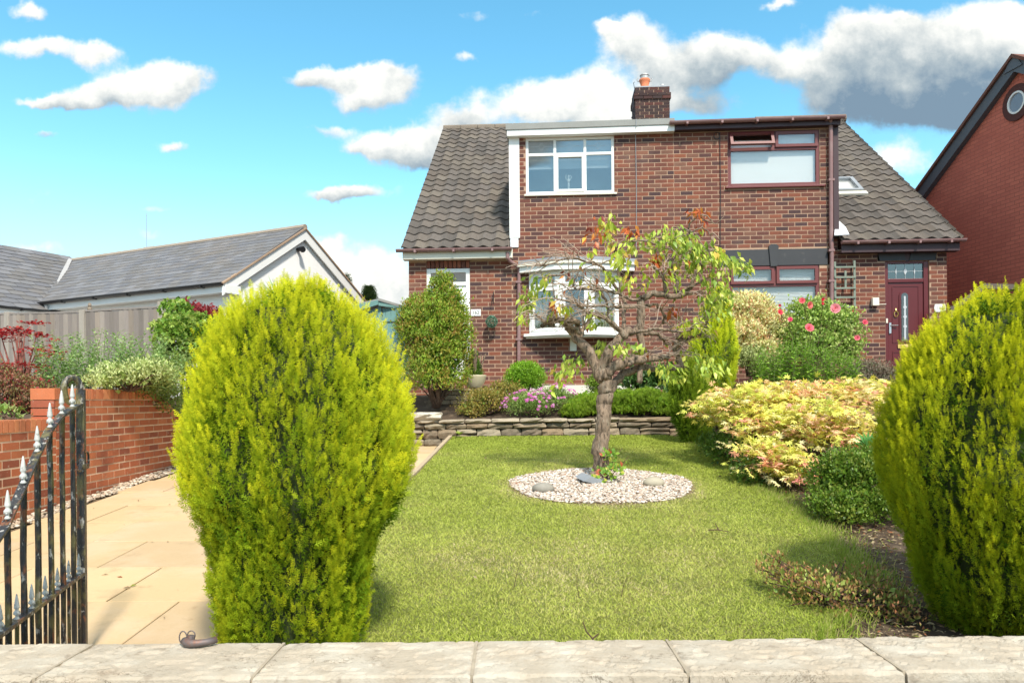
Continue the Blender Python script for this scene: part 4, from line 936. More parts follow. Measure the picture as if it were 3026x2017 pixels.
# along Y; local x -> world Y.  drawn in a frame turned 90 degrees: local (a, 0, z): a along +Y, face looks to +X
ZTOPL, ZTOPH = P(60, 1242, 6.28).z, P(300, 1149, 7.7).z
def wtop(Y):
    if Y < 7.02: return ZTOPL
    t_ = max(0, min(1, (Y - 8.75) / 1.5)); return ZTOPH - .55 * t_ * t_ * (3 - 2 * t_)
def W2(Y, off, z): return (off, Y - 7.0, z - .5)    # local coordinates of wall object (world aligned)
body = MB()
Ys = [2.9, 4.2, 5.5, 7.02] ; Ys2 = [7.02] + list(np.arange(7.4, 11.45, .35))
for seq in (Ys, Ys2):
    for i in range(len(seq) - 1):
        y0, y1 = seq[i], seq[i + 1]; e_ = .001 if seq is Ys else .0
        t0_, t1_ = (wtop(y0 + .0001 if seq is Ys2 else y0 - .01) - .02, wtop(y1 - .01) - .02)
        V = [W2(y, off, z) for (y, zt) in ((y0, t0_), (y1, t1_)) for off in (-.0035, -.215) for z in (.3, zt)]
        body.add(V, [(0, 1, 3, 2), (4, 6, 7, 5), (0, 4, 5, 1), (2, 3, 7, 6), (1, 5, 7, 3)])
wbody = body.build('mortar_core', M['mortar_pale'], bw)
cnt = 0; allb = []
for (ya, yb) in ((2.9, 7.02), (7.02, 11.4)):
    k = 0; ztp = (ZTOPL if ya < 5 else ZTOPH) - .106
    while True:
        z = ztp - .075 * (k + 1); k += 1
        if z < .3: break
        y = ya - (.1125 if k % 2 else 0)
        while y < yb:
            p0, p1 = max(y + .005, ya), min(y + .22, yb); y += .225
            if p1 - p0 < .03: continue
            m_ = (p0 + p1) / 2
            if z + .075 > (min(wtop(p0 + .001), wtop(p1 - .001)) if ya < 5 else wtop((p0 + p1) / 2)) - (.10 if ya < 5 else .075): continue
            if z + .04 < drive_z(m_) - .15: continue
            allb.append((m_, z + .0375, p1 - p0))
allb.sort(key=lambda q: abs(q[0] - 7.6)); rest = MB()
for i, (m_, z, ln) in enumerate(allb):
    j = random.choices(range(6), [5, 5, 3, 4, 3, 4])[0]
    if i < 235:
        o = bpy.data.objects.new('brick', GM[j]); link(o, bw); o.location = W2(m_, random.uniform(-.002, .002), z); o.rotation_euler = (0, 0, R(90)); o.scale = (ln / .215, 1, 1)
    else: rest.box(-.03, random.uniform(-.002, .002), m_ - ln / 2 - 7, m_ + ln / 2 - 7, z - .030 - .5, z + .030 - .5, GT[j])
rest.build('brickwork', M['brick_red'], bw, stuff=True)
CT = [(.52, .19, .09), (.56, .22, .10), (.46, .15, .07)]; CM = []
for tnt in CT:
    g = MB(); g.box(-.222, 0.004, -.031, .031, -.05, .052, tnt); CM.append(g.mesh('coping_brick', M['brick_red']))
y = 2.95
while y < 11.3:
    if 6.955 < y < 7.02: y = 7.0202
    z = wtop(y + .001); sl_ = math.atan2(wtop(y + .05) - wtop(y - .05), .1) if y > 7.2 else 0
    o = bpy.data.objects.new('coping_brick', random.choice(CM)); link(o, bw); o.location = W2(y + .035, random.uniform(-.003, .003), z - .052); o.rotation_euler = (sl_, 0, R(random.uniform(-1, 1))); y += .074
# exposed end of the higher length
for k in range(5):
    for j in range(2):
        z = ZTOPH - .11 - .075 * k + .0
        if z < ZTOPL: continue
    g = MB(); z = ZTOPH - .145 - .075 * k
    if z > ZTOPL - .02: g.box(-.215, -.003, 7.0 - 7 - .01, 7.05 - 7, z - .0325 - .5, z + .0325 - .5, random.choice(GT[3:5])); g.build('brick', M['brick_red'], bw)
g = MB(); g.box(-.222, .003, -.004, .018, ZTOPH - .106 - .5, ZTOPH - .5, GT[0]); g.build('brick', M['brick_red'], bw)
# pebbles along the foot of the wall
def pebbles(name, N, fn, size, cols, mat_, squash=.6):
    """low polyhedra scattered as one mass"""
    t_ = (1 + 5 ** .5) / 2; ico = np.array([(-1, t_, 0), (1, t_, 0), (-1, -t_, 0), (1, -t_, 0), (0, -1, t_), (0, 1, t_), (0, -1, -t_), (0, 1, -t_), (t_, 0, -1), (t_, 0, 1), (-t_, 0, -1), (-t_, 0, 1)]) / 1.9
    fc = np.array([(0, 11, 5), (0, 5, 1), (0, 1, 7), (0, 7, 10), (0, 10, 11), (1, 5, 9), (5, 11, 4), (11, 10, 2), (10, 7, 6), (7, 1, 8), (3, 9, 4), (3, 4, 2), (3, 2, 6), (3, 6, 8), (3, 8, 9), (4, 9, 5), (2, 4, 11), (6, 2, 10), (8, 6, 7), (9, 8, 1)])
    pos = np.array([fn() for _ in range(N)]); s = RNG.uniform(size[0], size[1], (N, 1, 1)); q = RNG.normal(size=(N, 3, 3)); Q, _ = np.linalg.qr(q)
    sc = RNG.uniform(.55, 1.15, (N, 1, 3)); v = np.einsum('nij,kj->nki', Q, ico) ; v = (ico[None] * sc) @ np.transpose(Q, (0, 2, 1)) * s; v[:, :, 2] *= squash; v += pos[:, None]
    c = np.array(cols)[RNG.integers(0, len(cols), N)] * RNG.uniform(.8, 1.15, (N, 1))
    return arr_obj(name, v.reshape(-1, 3), (fc[None] + 12 * np.arange(N)[:, None, None]).reshape(-1, 3), np.repeat(c, 12, 0), mat_, smooth=True, stuff=True)
def pb():
    y = 3 + 8.2 * random.random() ** .8; x = WX + .02 + .13 * random.random() ** 1.3; return (x + .02 * math.sin(y * 5), y, drive_z(y) - .005 + .035 * random.random() * (1 - (x - WX) / .2))
pebbles('pebbles', 2400, pb, (.013, .03), [(.46, .36, .25), (.36, .28, .20), (.58, .50, .40), (.28, .21, .15), (.5, .38, .28)], M['pebble'])
b = MB(); b.add([(WX, 2.6, drive_z(2.6) - .02), (WX + .17, 2.6, drive_z(2.6) - .02), (WX + .17, 11.4, drive_z(11.4) - .02), (WX, 11.4, drive_z(11.4) - .02)], [(0, 1, 2, 3)]); b.build('gravel_margin', M['slabbed'], structure=True)
# gravel ring round the tree
def gv():
    a_ = random.random() * 2 * math.pi; r_ = RR * (1.0 + .03 * math.sin(a_ * 5)) * math.sqrt(random.random()); x, y = RING.x + r_ * math.cos(a_), RING.y + r_ * math.sin(a_); return (x, y, lawn_z(y) + .012 + .012 * random.random())
b = MB(); n = 40; b.add([(RING.x + RR * 1.02 * math.cos(2 * math.pi * k / n), RING.y + RR * 1.02 * math.sin(2 * math.pi * k / n), lawn_z(RING.y + RR * 1.02 * math.sin(2 * math.pi * k / n)) + .009) for k in range(n)], [tuple(range(n))]); b.build('gravel_bed_soil', M['slabbed'], structure=True)
pebbles('gravel', 9000, gv, (.008, .021), [(.60, .53, .45), (.48, .40, .33), (.70, .66, .60), (.36, .27, .20), (.55, .43, .34)], M['pebble'], .55)
def rock(x, y, rx, label, seed, col):
    rr = random.Random(seed); c = G(x, y); b = MB(); n, m_ = 14, 8; V = []
    for j in range(m_ + 1):
        for i in range(n):
            th, ph = math.pi * j / m_, 2 * math.pi * i / n; k = 1 + rr.uniform(-.03, .03); V.append((rx * k * math.sin(th) * math.cos(ph), rx * .8 * k * math.sin(th) * math.sin(ph), rx * .56 * k * math.cos(th)))
    b.add(V, [(j * n + i, j * n + (i + 1) % n, (j + 1) * n + (i + 1) % n, (j + 1) * n + i) for j in range(m_) for i in range(n)], col)
    o = b.build('stone', M['pebble'], smooth=True); o.location = c + Vector((0, 0, rx * .40)); tag(o, label, 'stone', 'round stones on the gravel ring')
rock(1605, 1456, .105, 'smooth grey cobble lying on the gravel left of the tree trunk', 3, (.27, .25, .21)); rock(1932, 1438, .105, 'larger buff cobble lying on the gravel right of the tree trunk', 5, (.40, .36, .27))
b = MB(); c = G(1742, 1425); b.prism([(-.12, 0), (.10, -.02), (.12, .03), (-.05, .05)], -.12, .12); o = b.build('slate_piece', M['lead']); o.location = c + Vector((0, -.05, .03)); o.rotation_euler = (.1, .15, .3); tag(o, 'flat dark slate lying at the foot of the tree trunk', 'slate')

# ------------------------------------------------------------------ front boundary wall with coping stones
fw = thing('boundary_wall', 'low front garden wall topped with pale flaking coping stones', 'wall', (0, 2.27, 0))
b = MB(); b.box(-5.5, 5.5, -.11, .11, -.05, .80); b.build('wall_body', mat('wall_body', (.30, .20, .14), .95, .15, 5, .1, 60, .4, 80, attr=False), fw)
jx = [P(x, 1885, 2.418).x for x in (-420, 222, 808, 1397, 1976, 2560, 3150)]
jx = [-3.2, -2.62, -2.02] + jx[2:3] + jx[3:4]
jj = [P(235, 1988, 2.1), P(740, 1988, 2.1), P(1393, 1988, 2.1), P(2037, 1988, 2.1), P(2680, 1988, 2.1)]
jn = [q.x for q in jj]; jn = [jn[1] - .61 * k for k in (3, 2, 1)] + jn[1:] + [jn[-1] + .61, jn[-1] + 1.22]
for i in range(len(jn) - 1):
    x0, x1 = jn[i] + .004, jn[i + 1] - .004; n, m_ = 60, 26; rr = np.random.default_rng(i + 5); V = []
    dzs = random.uniform(-.004, .004)
    from mathutils import noise as mn
    for j in range(m_ + 1):
        for k in range(n + 1):
            x = x0 + (x1 - x0) * k / n; v = j / m_; y = -.165 + .313 * v
            nn = mn.noise(Vector((x * 5, y * 9, i * 3.1))); f2 = mn.noise(Vector((x * 17, y * 34, i * 5.0))); f3 = mn.noise(Vector((x * 60, y * 90, i)))
            flake = (-.0035 if f2 + .5 * nn > .18 else 0) + (-.003 if f2 + .4 * nn > .42 else 0)
            z = .900 + dzs + .0022 * nn + flake + .0009 * f3
            ed = min(k, n - k) / n * (x1 - x0); ey = min(v, 1 - v) * .313
            z -= .004 * math.exp(-ed / .004) + .006 * math.exp(-ey / .006)
            V.append((x + rr.normal(0, .0004), y + (.004 * mn.noise(Vector((x * 9, 1, i))) if j in (0, m_) else 0), z))
    base_n = len(V); ring = list(range(n + 1)) + [j * (n + 1) + n for j in range(1, m_ + 1)] + [m_ * (n + 1) + k for k in range(n - 1, -1, -1)] + [j * (n + 1) for j in range(m_ - 1, 0, -1)]
    for q in ring: x, y, z = V[q]; V.append((x, y - (.003 if y < -.1 else 0), z - .02 + .004 * mn.noise(Vector((x * 14, y * 14, 2)))))
    for q in ring: x, y, z = V[q]; V.append((x, y, .80))
    F = [(j * (n + 1) + k, j * (n + 1) + k + 1, (j + 1) * (n + 1) + k + 1, (j + 1) * (n + 1) + k) for j in range(m_) for k in range(n)]; L_ = len(ring)
    F += [(ring[q], base_n + q, base_n + (q + 1) % L_, ring[(q + 1) % L_]) for q in range(L_)] + [(base_n + q, base_n + L_ + q, base_n + L_ + (q + 1) % L_, base_n + (q + 1) % L_) for q in range(L_)]
    g = MB(); g.add(V, F); g.build('coping_stone', M['coping'], fw)
for i in range(1, len(jn) - 1):
    g = MB(); g.box(jn[i] - .0042, jn[i] + .0042, -.155, .14, .79, .8955); g.build('joint', mat('joint_mortar', (.36, .30, .22), .95, .2, 30, attr=False) if i == 1 else bpy.data.materials['joint_mortar'], fw)
# rusty grip lying on the coping
lt = thing('metal_grip', 'short curved grey metal hose end lying on the coping near the gate', 'pipe', (-1.0, 2.36, .90))
def lp(x, y, Y=2.385): v = P(x, y, Y); return (v.x + 1.0, Y - 2.36, max(v.z, .91) - .90)
def lq(x, y): r = ray(x, y); Y = (.913 - EYE) / r.z; return (r.x * Y + 1.0, Y - 2.36, .013)
g = MB(); g.tube([lq(546, 1893), lq(553, 1898), lq(566, 1900), lq(585, 1899), lq(610, 1896), lq(638, 1889)], [.013, .0135, .012, .0115, .0105, .011], 12); g.build('tube', M['rust'], lt, smooth=True)
a = Vector(lq(545, 1892)); g = MB(); g.tube([a + Vector((.012 * math.cos(t_) - .004, 0, .010 + .02 * math.sin(t_))) for t_ in np.linspace(0, 2 * math.pi, 16)], .0022, 6); g.tube([a + Vector((.02 + .012 * math.cos(t_), 0.004, .016 + .014 * math.sin(t_))) for t_ in np.linspace(0, 2 * math.pi, 16)], .002, 6); g.build('ring', M['rust'], lt)
g = MB(); q = Vector(lq(560, 1893)); g.tube([q + Vector((0, 0, -.01)), q + Vector((.004, 0, .004)), q + Vector((.006, .002, .018))], .012, 10); g.build('collar', M['rust'], lt)

# ------------------------------------------------------------------ iron gate
GS = 1.2
gy = P(243, 1685, 3.48); gdir = Vector((-.252, .968, 0)).normalized(); gyaw = math.atan2(gdir.y, gdir.x)   # local +x runs from hinge side to latch stile
gate = thing('iron_gate', 'old black iron driveway gate with silver spearheads, paint flaking, standing open', 'gate', (gy.x, 3.48, drive_z(3.48)), gyaw)
z0g = drive_z(3.48)
GF = Frame((gy.x, 3.48, z0g), gyaw)
def gz(x, y):
    return GF.at(x, y, 0)
GW = 1.03
# bottom rail, mid rail, curved top rail
ztop_st = gz(243, 1112)[1]; zmid = (gz(243, 1690)[1] + gz(60, 1828)[1]) / 2
g = MB(); g.box(-.0165, .0165, -.0165, .0165, .03, ztop_st - .06, m=0); st = g.build('stile', M['iron'], gate)
g = MB(); rr = .054; sa = R(65); g.tube([((-rr * .62 + rr * .62 * math.cos(t_)) * math.cos(sa), (rr * .62 - rr * .62 * math.cos(t_)) * math.sin(sa) , ztop_st - .06 + rr * (1.0 if math.sin(t_) > 0 else 1.25) * math.sin(t_)) for t_ in np.linspace(0, math.pi * 1.75, 20)], [.0145] * 14 + [.011, .010, .009, .008, .007, .006], 8); g.build('scroll', M['iron'], gate)
topc = [(250, 1188), (215, 1205), (180, 1228), (145, 1270), (107, 1345), (60, 1452), (13, 1560)]
cur = [gz(*p_) for p_ in topc]
cur = [(c[0], c[1]) for c in cur]
while cur[-1][0] > -GW: cur.append((cur[-1][0] - .13, max(cur[-1][1] - .05, .62)))
def topz(x):
    X = [c[0] for c in cur][::-1]; Z = [c[1] for c in cur][::-1]; return float(np.interp(x, X, Z))
g = MB(); g.box(-.013 - GW, -.013 - GW + .03, -.014, .014, .03, topz(-GW) + .03); g.build('stile', M['iron'], gate)
g = MB(); V = []; n = 40
for k in range(n + 1):
    x = -GW + (GW - .0) * k / n; z = topz(x)
    for (dy, dz) in ((-.015, -.006), (.015, -.006), (.015, .006), (-.015, .006)): V.append((x, dy, z + dz))
F = [(k * 4 + i, k * 4 + (i + 1) % 4, (k + 1) * 4 + (i + 1) % 4, (k + 1) * 4 + i) for k in range(n) for i in range(4)] + [(3, 2, 1, 0), (n * 4, n * 4 + 1, n * 4 + 2, n * 4 + 3)]
g.add(V, F); g.build('top_rail', M['iron'], gate)
g = MB(); g.box(-GW, -.012, -.017, .017, zmid - .007, zmid + .007); g.build('middle_rail', M['iron'], gate)
g = MB(); g.box(-GW, -.012, -.017, .017, .06, .075); g.build('bottom_rail', M['iron'], gate)
sp_ = MB(); sp_.lathe([(0, -.005), (.016, -.004), (.017, .003), (.010, .010), (.009, .018), (.019, .026), (.021, .036), (.012, .046), (.010, .052), (.017, .060), (.0165, .064), (.011, .10), (.0035, .135), (0, .137)], (0, 0, 0), 10)
SPM = sp_.mesh('spearhead', M['silver'], smooth=True)
fn_ = MB()
for sg in (-1, 1):
    fn_.tube([(0, 0, .03), (sg * .016, 0, .036), (sg * .018, 0, .026)], .005, 6); fn_.tube([(0, sg * .0, .03), (0, sg * .016, .036), (0, sg * .018, .026)], .005, 6)
FNM = fn_.mesh('scroll', M['silver'])
k = 0; x = -.125
while x > -GW + .05:
    z1 = topz(x); g = MB(); npt = 9
    g.tube([(x + random.uniform(-.0012, .0012), random.uniform(-.0012, .0012), .075 + (z1 - .075 + .004) * j / npt) for j in range(npt + 1)], .0112, 8, jit=.12); bb = g.build('bar', M['iron'], gate)
    o = bpy.data.objects.new('spearhead', SPM); link(o, bb); o.location = (x, 0, z1 + .008); o.scale = (.62, .62, .72)
    o = bpy.data.objects.new('collar', FNM); link(o, bb); o.location = (x, 0, z1 + .006); o.scale = (.6, .6, .7)
    x -= .148
x = -.050
while x > -GW + .03:
    g = MB(); g.tube([(x, 0, .075), (x + random.uniform(-.001, .001), 0, .3), (x, 0, zmid + .004)], .0075, 6, jit=.08); bb = g.build('short_bar', M['iron'], gate)
    o = bpy.data.objects.new('spearhead', SPM); link(o, bb); o.location = (x, 0, zmid + .008); o.scale = (.55, .55, .66)
    o = bpy.data.objects.new('collar', FNM); link(o, bb); o.location = (x, 0, zmid + .007); o.scale = (.55, .55, .66)
    x -= .148
zl = gz(243, 1375)[1]; g = MB(); g.box(-.115, .03, -.024, -.010, zl - .012, zl + .010); g.tube([(-.105, -.02, zl - .012), (-.125, -.03, zl - .006), (-.12, -.032, zl + .03), (-.10, -.028, zl + .035)], .009, 8)
g.tube([(.0, -.018, zl + .065), (.032, -.018, zl + .06), (.045, -.018, zl + .045), (.045, -.018, zl + .0), (.02, -.018, zl - .012)], .005, 6); g.build('latch', M['iron'], gate)

# ------------------------------------------------------------------ closeboard fence
fa, fb = Vector((-5.04, 10.97, 0)), Vector((-10.2, 13.38, 0)); fyaw = math.atan2(fa.y - fb.y, fa.x - fb.x)
FF = Frame((fb.x, fb.y, 1.55), fyaw); LEN = (fa - fb).length
fence = thing('closeboard_fence', 'weathered grey closeboard wooden fence behind the raised shrub bed', 'fence', (fb.x, fb.y, 1.55), fyaw)
M['board'] = M['wood_grey']
zt_r = FF.at(482, 911)[1]; zt_m2 = FF.at(268, 922)[1]; zt_m1 = FF.at(235, 927)[1]; zt_l = FF.at(4, 931)[1]
sm = FF.at(250, 950)[0]; s_l = FF.at(0, 931)[0]
GC = [(.25, .215, .19), (.21, .18, .16), (.29, .25, .215), (.18, .155, .135), (.26, .215, .175)]
x = 0.0; pn = 0
def ftop(x): return zt_m1 + (x - sm) * (zt_m1 - zt_l) / (sm - s_l) if x < sm else zt_m2 + (x - sm) * (zt_r - zt_m2) / (LEN - sm)
while x < LEN - .04:
    if abs(x - sm) > .07:
        w_ = .115; z1 = ftop(x) + random.uniform(-.006, .006); g = MB()
        g.add([(x - .004, -.042, 0), (x + w_, -.012, 0), (x + w_, -.004, 0), (x - .004, -.018, 0), (x - .004, -.042, z1), (x + w_, -.012, z1), (x + w_, -.004, z1), (x - .004, -.018, z1)],
              [(0, 1, 5, 4), (1, 2, 6, 5), (2, 3, 7, 6), (3, 0, 4, 7), (4, 5, 6, 7)], np.array(random.choice(GC)) * random.uniform(.9, 1.1)); g.build('board', M['board'], fence)
    x += .105
for (x, zt, wd) in ((sm, zt_m1 + .05, .055), (LEN + .02, zt_r + .10, .06), (sm - 1.85, ftop(sm - 1.85) + .05, .055), (sm - 3.7, ftop(sm - 3.7) + .05, .055)):
    g = MB(); g.box(x - wd, x + wd, -.06, .05, -.3, zt, (.36, .32, .27)); g.build('post', M['board'], fence, bevel=.006)
for (a, c) in ((0, sm - .06), (sm + .06, LEN - .05)):
    q = MB(); q.add([(x, y, ftop(x) + z) for x in (a, c) for y in (-.034, .02) for z in (0.008, .034)], [(0, 1, 3, 2), (4, 6, 7, 5), (0, 4, 5, 1), (2, 3, 7, 6), (1, 5, 7, 3)], (.27, .235, .21)); q.build('capping_rail', M['board'], fence)
g = MB(); px_ = sm + .12; g.lathe([(0, 0), (.03, 0), (.035, .03), (.018, .05), (.03, .075), (.02, .11), (0, .115)], (px_, -.0, ftop(px_) + .03), 10, (.25, .2, .15)); g.build('finial', M['board'], fence)

# ------------------------------------------------------------------ white bungalow behind the fence
byaw = R(-27)
C0 = P(669, 838, 16.0)
BF = Frame((C0.x, C0.y, 1.75), byaw)        # local x = along a (to the right); house runs to -x; gable face is at x=0, local y = depth
ze = C0.z - 1.75; 
bun = thing('bungalow', 'white rendered bungalow with grey slate roof and white gable beyond the fence', 'house', BF.O, byaw)
hw = 2.40; ax_, az_ = BF.at(897, 669, 2.4)
# apex: on plane x=0
def on_gable(x, y):
    r = ray(x, y); C_ = Vector((0, 0, EYE)) - BF.O; t_ = -C_.dot(BF.u) / r.dot(BF.u); p_ = C_ + r * t_; return p_.dot(BF.v), p_.z
hw, zap = on_gable(895, 672)
yr, zr_ = on_gable(1029, 860)
LB = 9.4; ov_ = .10; tn = (zap - ze) / (hw + ov_)
b = MB()
b.add([(x, y, z) for x in (-LB, -.02) for (y, z) in ((ov_ + .0, -.5), (2 * hw - ov_, -.5), (2 * hw - ov_, ze + .12), (hw, zap - .22), (ov_ + .0, ze + .12))], [(0, 4, 3, 2, 1), (5, 6, 7, 8, 9), (0, 5, 9, 4), (1, 2, 7, 6), (2, 3, 8, 7), (3, 4, 9, 8)]); b.build('wall', M['render'], bun)
SLT = [(.150, .147, .155), (.165, .16, .162), (.135, .132, .14), (.16, .15, .145), (.18, .175, .18), (.145, .135, .128)]
def slate_mesh(tnt, w_=.30, l_=.40):
    g = MB(); g.box(0, w_ - .006, 0, l_, 0, .008, tnt); return g.mesh('slate', M['slate'])
SLM = [slate_mesh(t_) for t_ in SLT]
def slope_mat(frame_pt, yaw_local, pitch): return Matrix.Translation(frame_pt) @ Matrix.Rotation(yaw_local, 4, 'Z') @ Matrix.Rotation(pitch, 4, 'X')
rf = MB(); pitch = math.atan2(zap - ze, hw + .12); SLn = (hw + .12) / math.cos(pitch)
rf.add([(x, y, z) for x in (-LB - .1, .07) for (y, z) in ((-.12, ze), (hw, zap), (2 * hw + .12, ze), (2 * hw + .12, ze - .05), (hw, zap - .06), (-.12, ze - .05))], [(0, 1, 7, 6), (1, 2, 8, 7), (2, 3, 9, 8), (3, 4, 10, 9), (4, 5, 11, 10), (5, 0, 6, 11), (0, 5, 4, 1), (1, 4, 3, 2), (6, 7, 10, 11), (7, 8, 9, 10)], (.2, .19, .19))
roofb = rf.build('roof', M['slate'], bun)
rest = MB(); Ms = slope_mat((0, -.12, ze + .004), 0, pitch); rows_ = int(SLn / .20)
for r_ in range(rows_ + 1):
    x = -LB - .1 + (.15 if r_ % 2 else 0)
    while x < .07:
        x1 = min(x + .296, .08); Mt = Ms @ Matrix.Translation((x, r_ * .20, 0)) @ Matrix.Rotation(R(-2.0 + random.uniform(-.3, .3)), 4, 'X') @ Matrix.Translation((0, 0, .012))
        rest.box(0, x1 - x - .004, 0, min(.26, SLn - r_ * .20 + .02), 0, .010, random.choice(SLT), M=Mt); x += .30
rest.build('slate_courses', M['slate'], roofb, stuff=True)
b = MB(); b.tube([(-LB, hw, zap + .0), (.08, hw, zap + .0)], .075, 8, (.33, .27, .21)); b.build('ridge', M['slate'], roofb)
# bargeboards on the gable, soffit, gutter, box end
def barg(y0, z0, y1, z1, hgt, x0, x1, mt, nm, par):
    q = MB(); q.add([(x, y, z + k) for x in (x0, x1) for (y, z) in ((y0, z0), (y1, z1)) for k in (-hgt, 0)], [(0, 1, 3, 2), (4, 6, 7, 5), (0, 4, 5, 1), (2, 3, 7, 6), (1, 5, 7, 3), (0, 2, 6, 4)]); q.build(nm, mt, par)
barg(-.16, ze - .03, hw, zap - .055, .24, .045, .075, M['white'], 'bargeboard', bun); barg(2 * hw + .16, ze - .03, hw, zap - .055, .24, .045, .075, M['white'], 'bargeboard', bun)
barg(-.17, ze - .0, hw, zap - .02, .035, .03, .11, mat('verge_mortar', (.35, .24, .16), .9, .2, 10, attr=False), 'verge', bun); barg(2 * hw + .17, ze, hw, zap - .02, .035, .03, .11, bpy.data.materials['verge_mortar'], 'verge', bun)
b = MB(); b.box(-LB, .044, -.10, ov_, ze - .20, ze - .17); b.box(-LB, .044, -.13, -.10, ze - .20, ze - .02); b.build('soffit', M['white'], bun)
b = MB(); b.box(.0, .10, -.12, .30, ze - .21, ze - .03); b.build('box_end', M['white'], bun)
gutter(bun, -LB, .08, -.19, ze - .01, .055, brackets=8, mat_=M['black'])
# fittings: floodlight, vent, gable lamp, corner light, aerial
def fit(name, x, y, boxes, mt, d=ov_):
    a_, z_ = BF.at(x, y, d); g = MB()
    for (x0, x1, y0, y1, z0, z1) in boxes: g.box(a_ + x0, a_ + x1, d + y0, d + y1, z_ + z0, z_ + z1)
    return g.build(name, mt, bun)
fit('floodlight', 405, 878, [(-.16, .12, -.14, -.10, -.10, .08), (.0, .22, -.10, 0, -.10, .10)], M['black']); fit('floodlight_glass', 402, 878, [(-.12, .08, -.146, -.141, -.08, .06)], M['paint_white'])
fit('wall_vent', 322, 878, [(-.14, .14, -.04, 0, -.04, .04)], mat('vent_grey', (.45, .43, .38), .8, attr=False)); 
gy_, gz_ = on_gable(880, 738); g = MB(); g.tube([(0, gy_, gz_), (.10, gy_, gz_ + .02), (.2, gy_ - .05, gz_ - .02)], [.05, .05, .075], 10); g.build('gable_lamp', M['black'], bun)
gy_, gz_ = on_gable(682, 843); g = MB(); g.tube([(.0, .22, ze - .30), (.12, .20, ze - .34), (.18, .17, ze - .38)], [.04, .05, .06], 8); g.build('security_lamp', M['steel'], bun)
b = MB(); a_ = BF.at(433, 716, hw)[0]; b.tube([(a_, hw, zap), (a_, hw, zap + 1.0)], .008, 4); b.tube([(a_ - .1, hw, zap + .07), (a_ + .3, hw, zap + .07)], .02, 5); b.build('aerial', M['galv'], bun)
# side wing with its own slate roof running towards the camera
xw = -LB + .6; ww = 3.05; tnw = tn; zew = ze - .22
wy0 = -6.2; wy1 = hw + 1
hr = zap + .08; runw = (hr - zew) / math.tan(R(34)); pw = R(34)
b = MB(); b.box(xw - runw + .35, xw + runw - .35, wy0 + .2, wy1, -.5, zew + .1); b.build('wing_wall', M['render'], bun)
b = MB(); b.add([(x, y, z) for y in (wy0, wy1) for (x, z) in ((xw - runw, zew), (xw, hr), (xw + runw, zew), (xw + runw, zew - .05), (xw, hr - .06), (xw - runw, zew - .05))], [(0, 6, 7, 1), (1, 7, 8, 2), (2, 8, 9, 3), (3, 9, 10, 4), (4, 10, 11, 5), (5, 11, 6, 0), (0, 1, 4, 5), (1, 2, 3, 4), (6, 11, 10, 7), (7, 10, 9, 8)], (.2, .19, .19)); roofw = b.build('wing_roof', M['slate'], bun)
L_w = runw / math.cos(pw); Mw = slope_mat((xw + runw + .0, wy0, zew + .004), R(90), pw); r_ = 0; cntw = 0
cand = []
while r_ * .22 < L_w:
    x = (.19 if r_ % 2 else 0)
    while x < wy1 - wy0 - .3:
        yv = wy0 + x; xx = xw + runw - r_ * .22 * math.cos(pw); zz = zew + r_ * .22 * math.sin(pw)
        inside = (yv > -.2) and (zz < ze + (yv + .12) * tn - .02)          # swallowed by the main roof
        if not inside and yv > -5.0: cand.append((x, r_))
        x += .38
    r_ += 1
SLW = []
for tnt in SLT:
    g = MB(); g.add([(0, 0, 0), (.18, -.03, 0), (.37, 0, 0), (.37, .28, 0), (0, .28, 0), (0, 0, .012), (.18, -.03, .014), (.37, 0, .012), (.37, .28, .006), (0, .28, .006)], [(5, 6, 7, 8, 9), (0, 1, 6, 5), (1, 2, 7, 6), (2, 3, 8, 7), (4, 0, 5, 9)], tnt); SLW.append(g.mesh('slate', M['slate']))
for (x, r_) in cand[:290]:
    o = bpy.data.objects.new('slate', random.choice(SLW)); link(o, roofw); o.matrix_local = Mw @ Matrix.Translation((x, r_ * .22, .006)) @ Matrix.Rotation(R(-2.2 + random.uniform(-.4, .4)), 4, 'X')
gl = gutter(bun, 0, 7.2, 0, 0, .055, brackets=6, mat_=M['black']); gl.location = (xw + runw + .07, wy0, zew - .01); gl.rotation_euler = (0, 0, R(90))
for ch_ in gl.children: pass
b = MB(); b.box(xw + runw - .3, xw + runw + .02, wy0, .3, zew - .18, zew - .03); b.build('soffit', M['white'], bun)
b = MB(); yv = hw * .98
b.tube([(xw + runw + .02, -.15, zew + .06), (xw + .12, (zap - ze) / tn - .22, zap - .02)], .07, 6); b.build('valley_flashing', mat('valley', (.42, .41, .40), .7, .1, 5, attr=False), bun)
b = MB(); p_ = (xw, 0); yc = -.2; b.box(xw - .15, xw + .15, yc - .15, yc + .15, hr - .3, hr + .2); b.lathe([(0, .2), (.09, .2), (.11, .42), (0, .43)], (xw, yc, hr), 10); b.build('chimney_stub', mat('stub', (.3, .27, .2), .8, attr=False), bun)

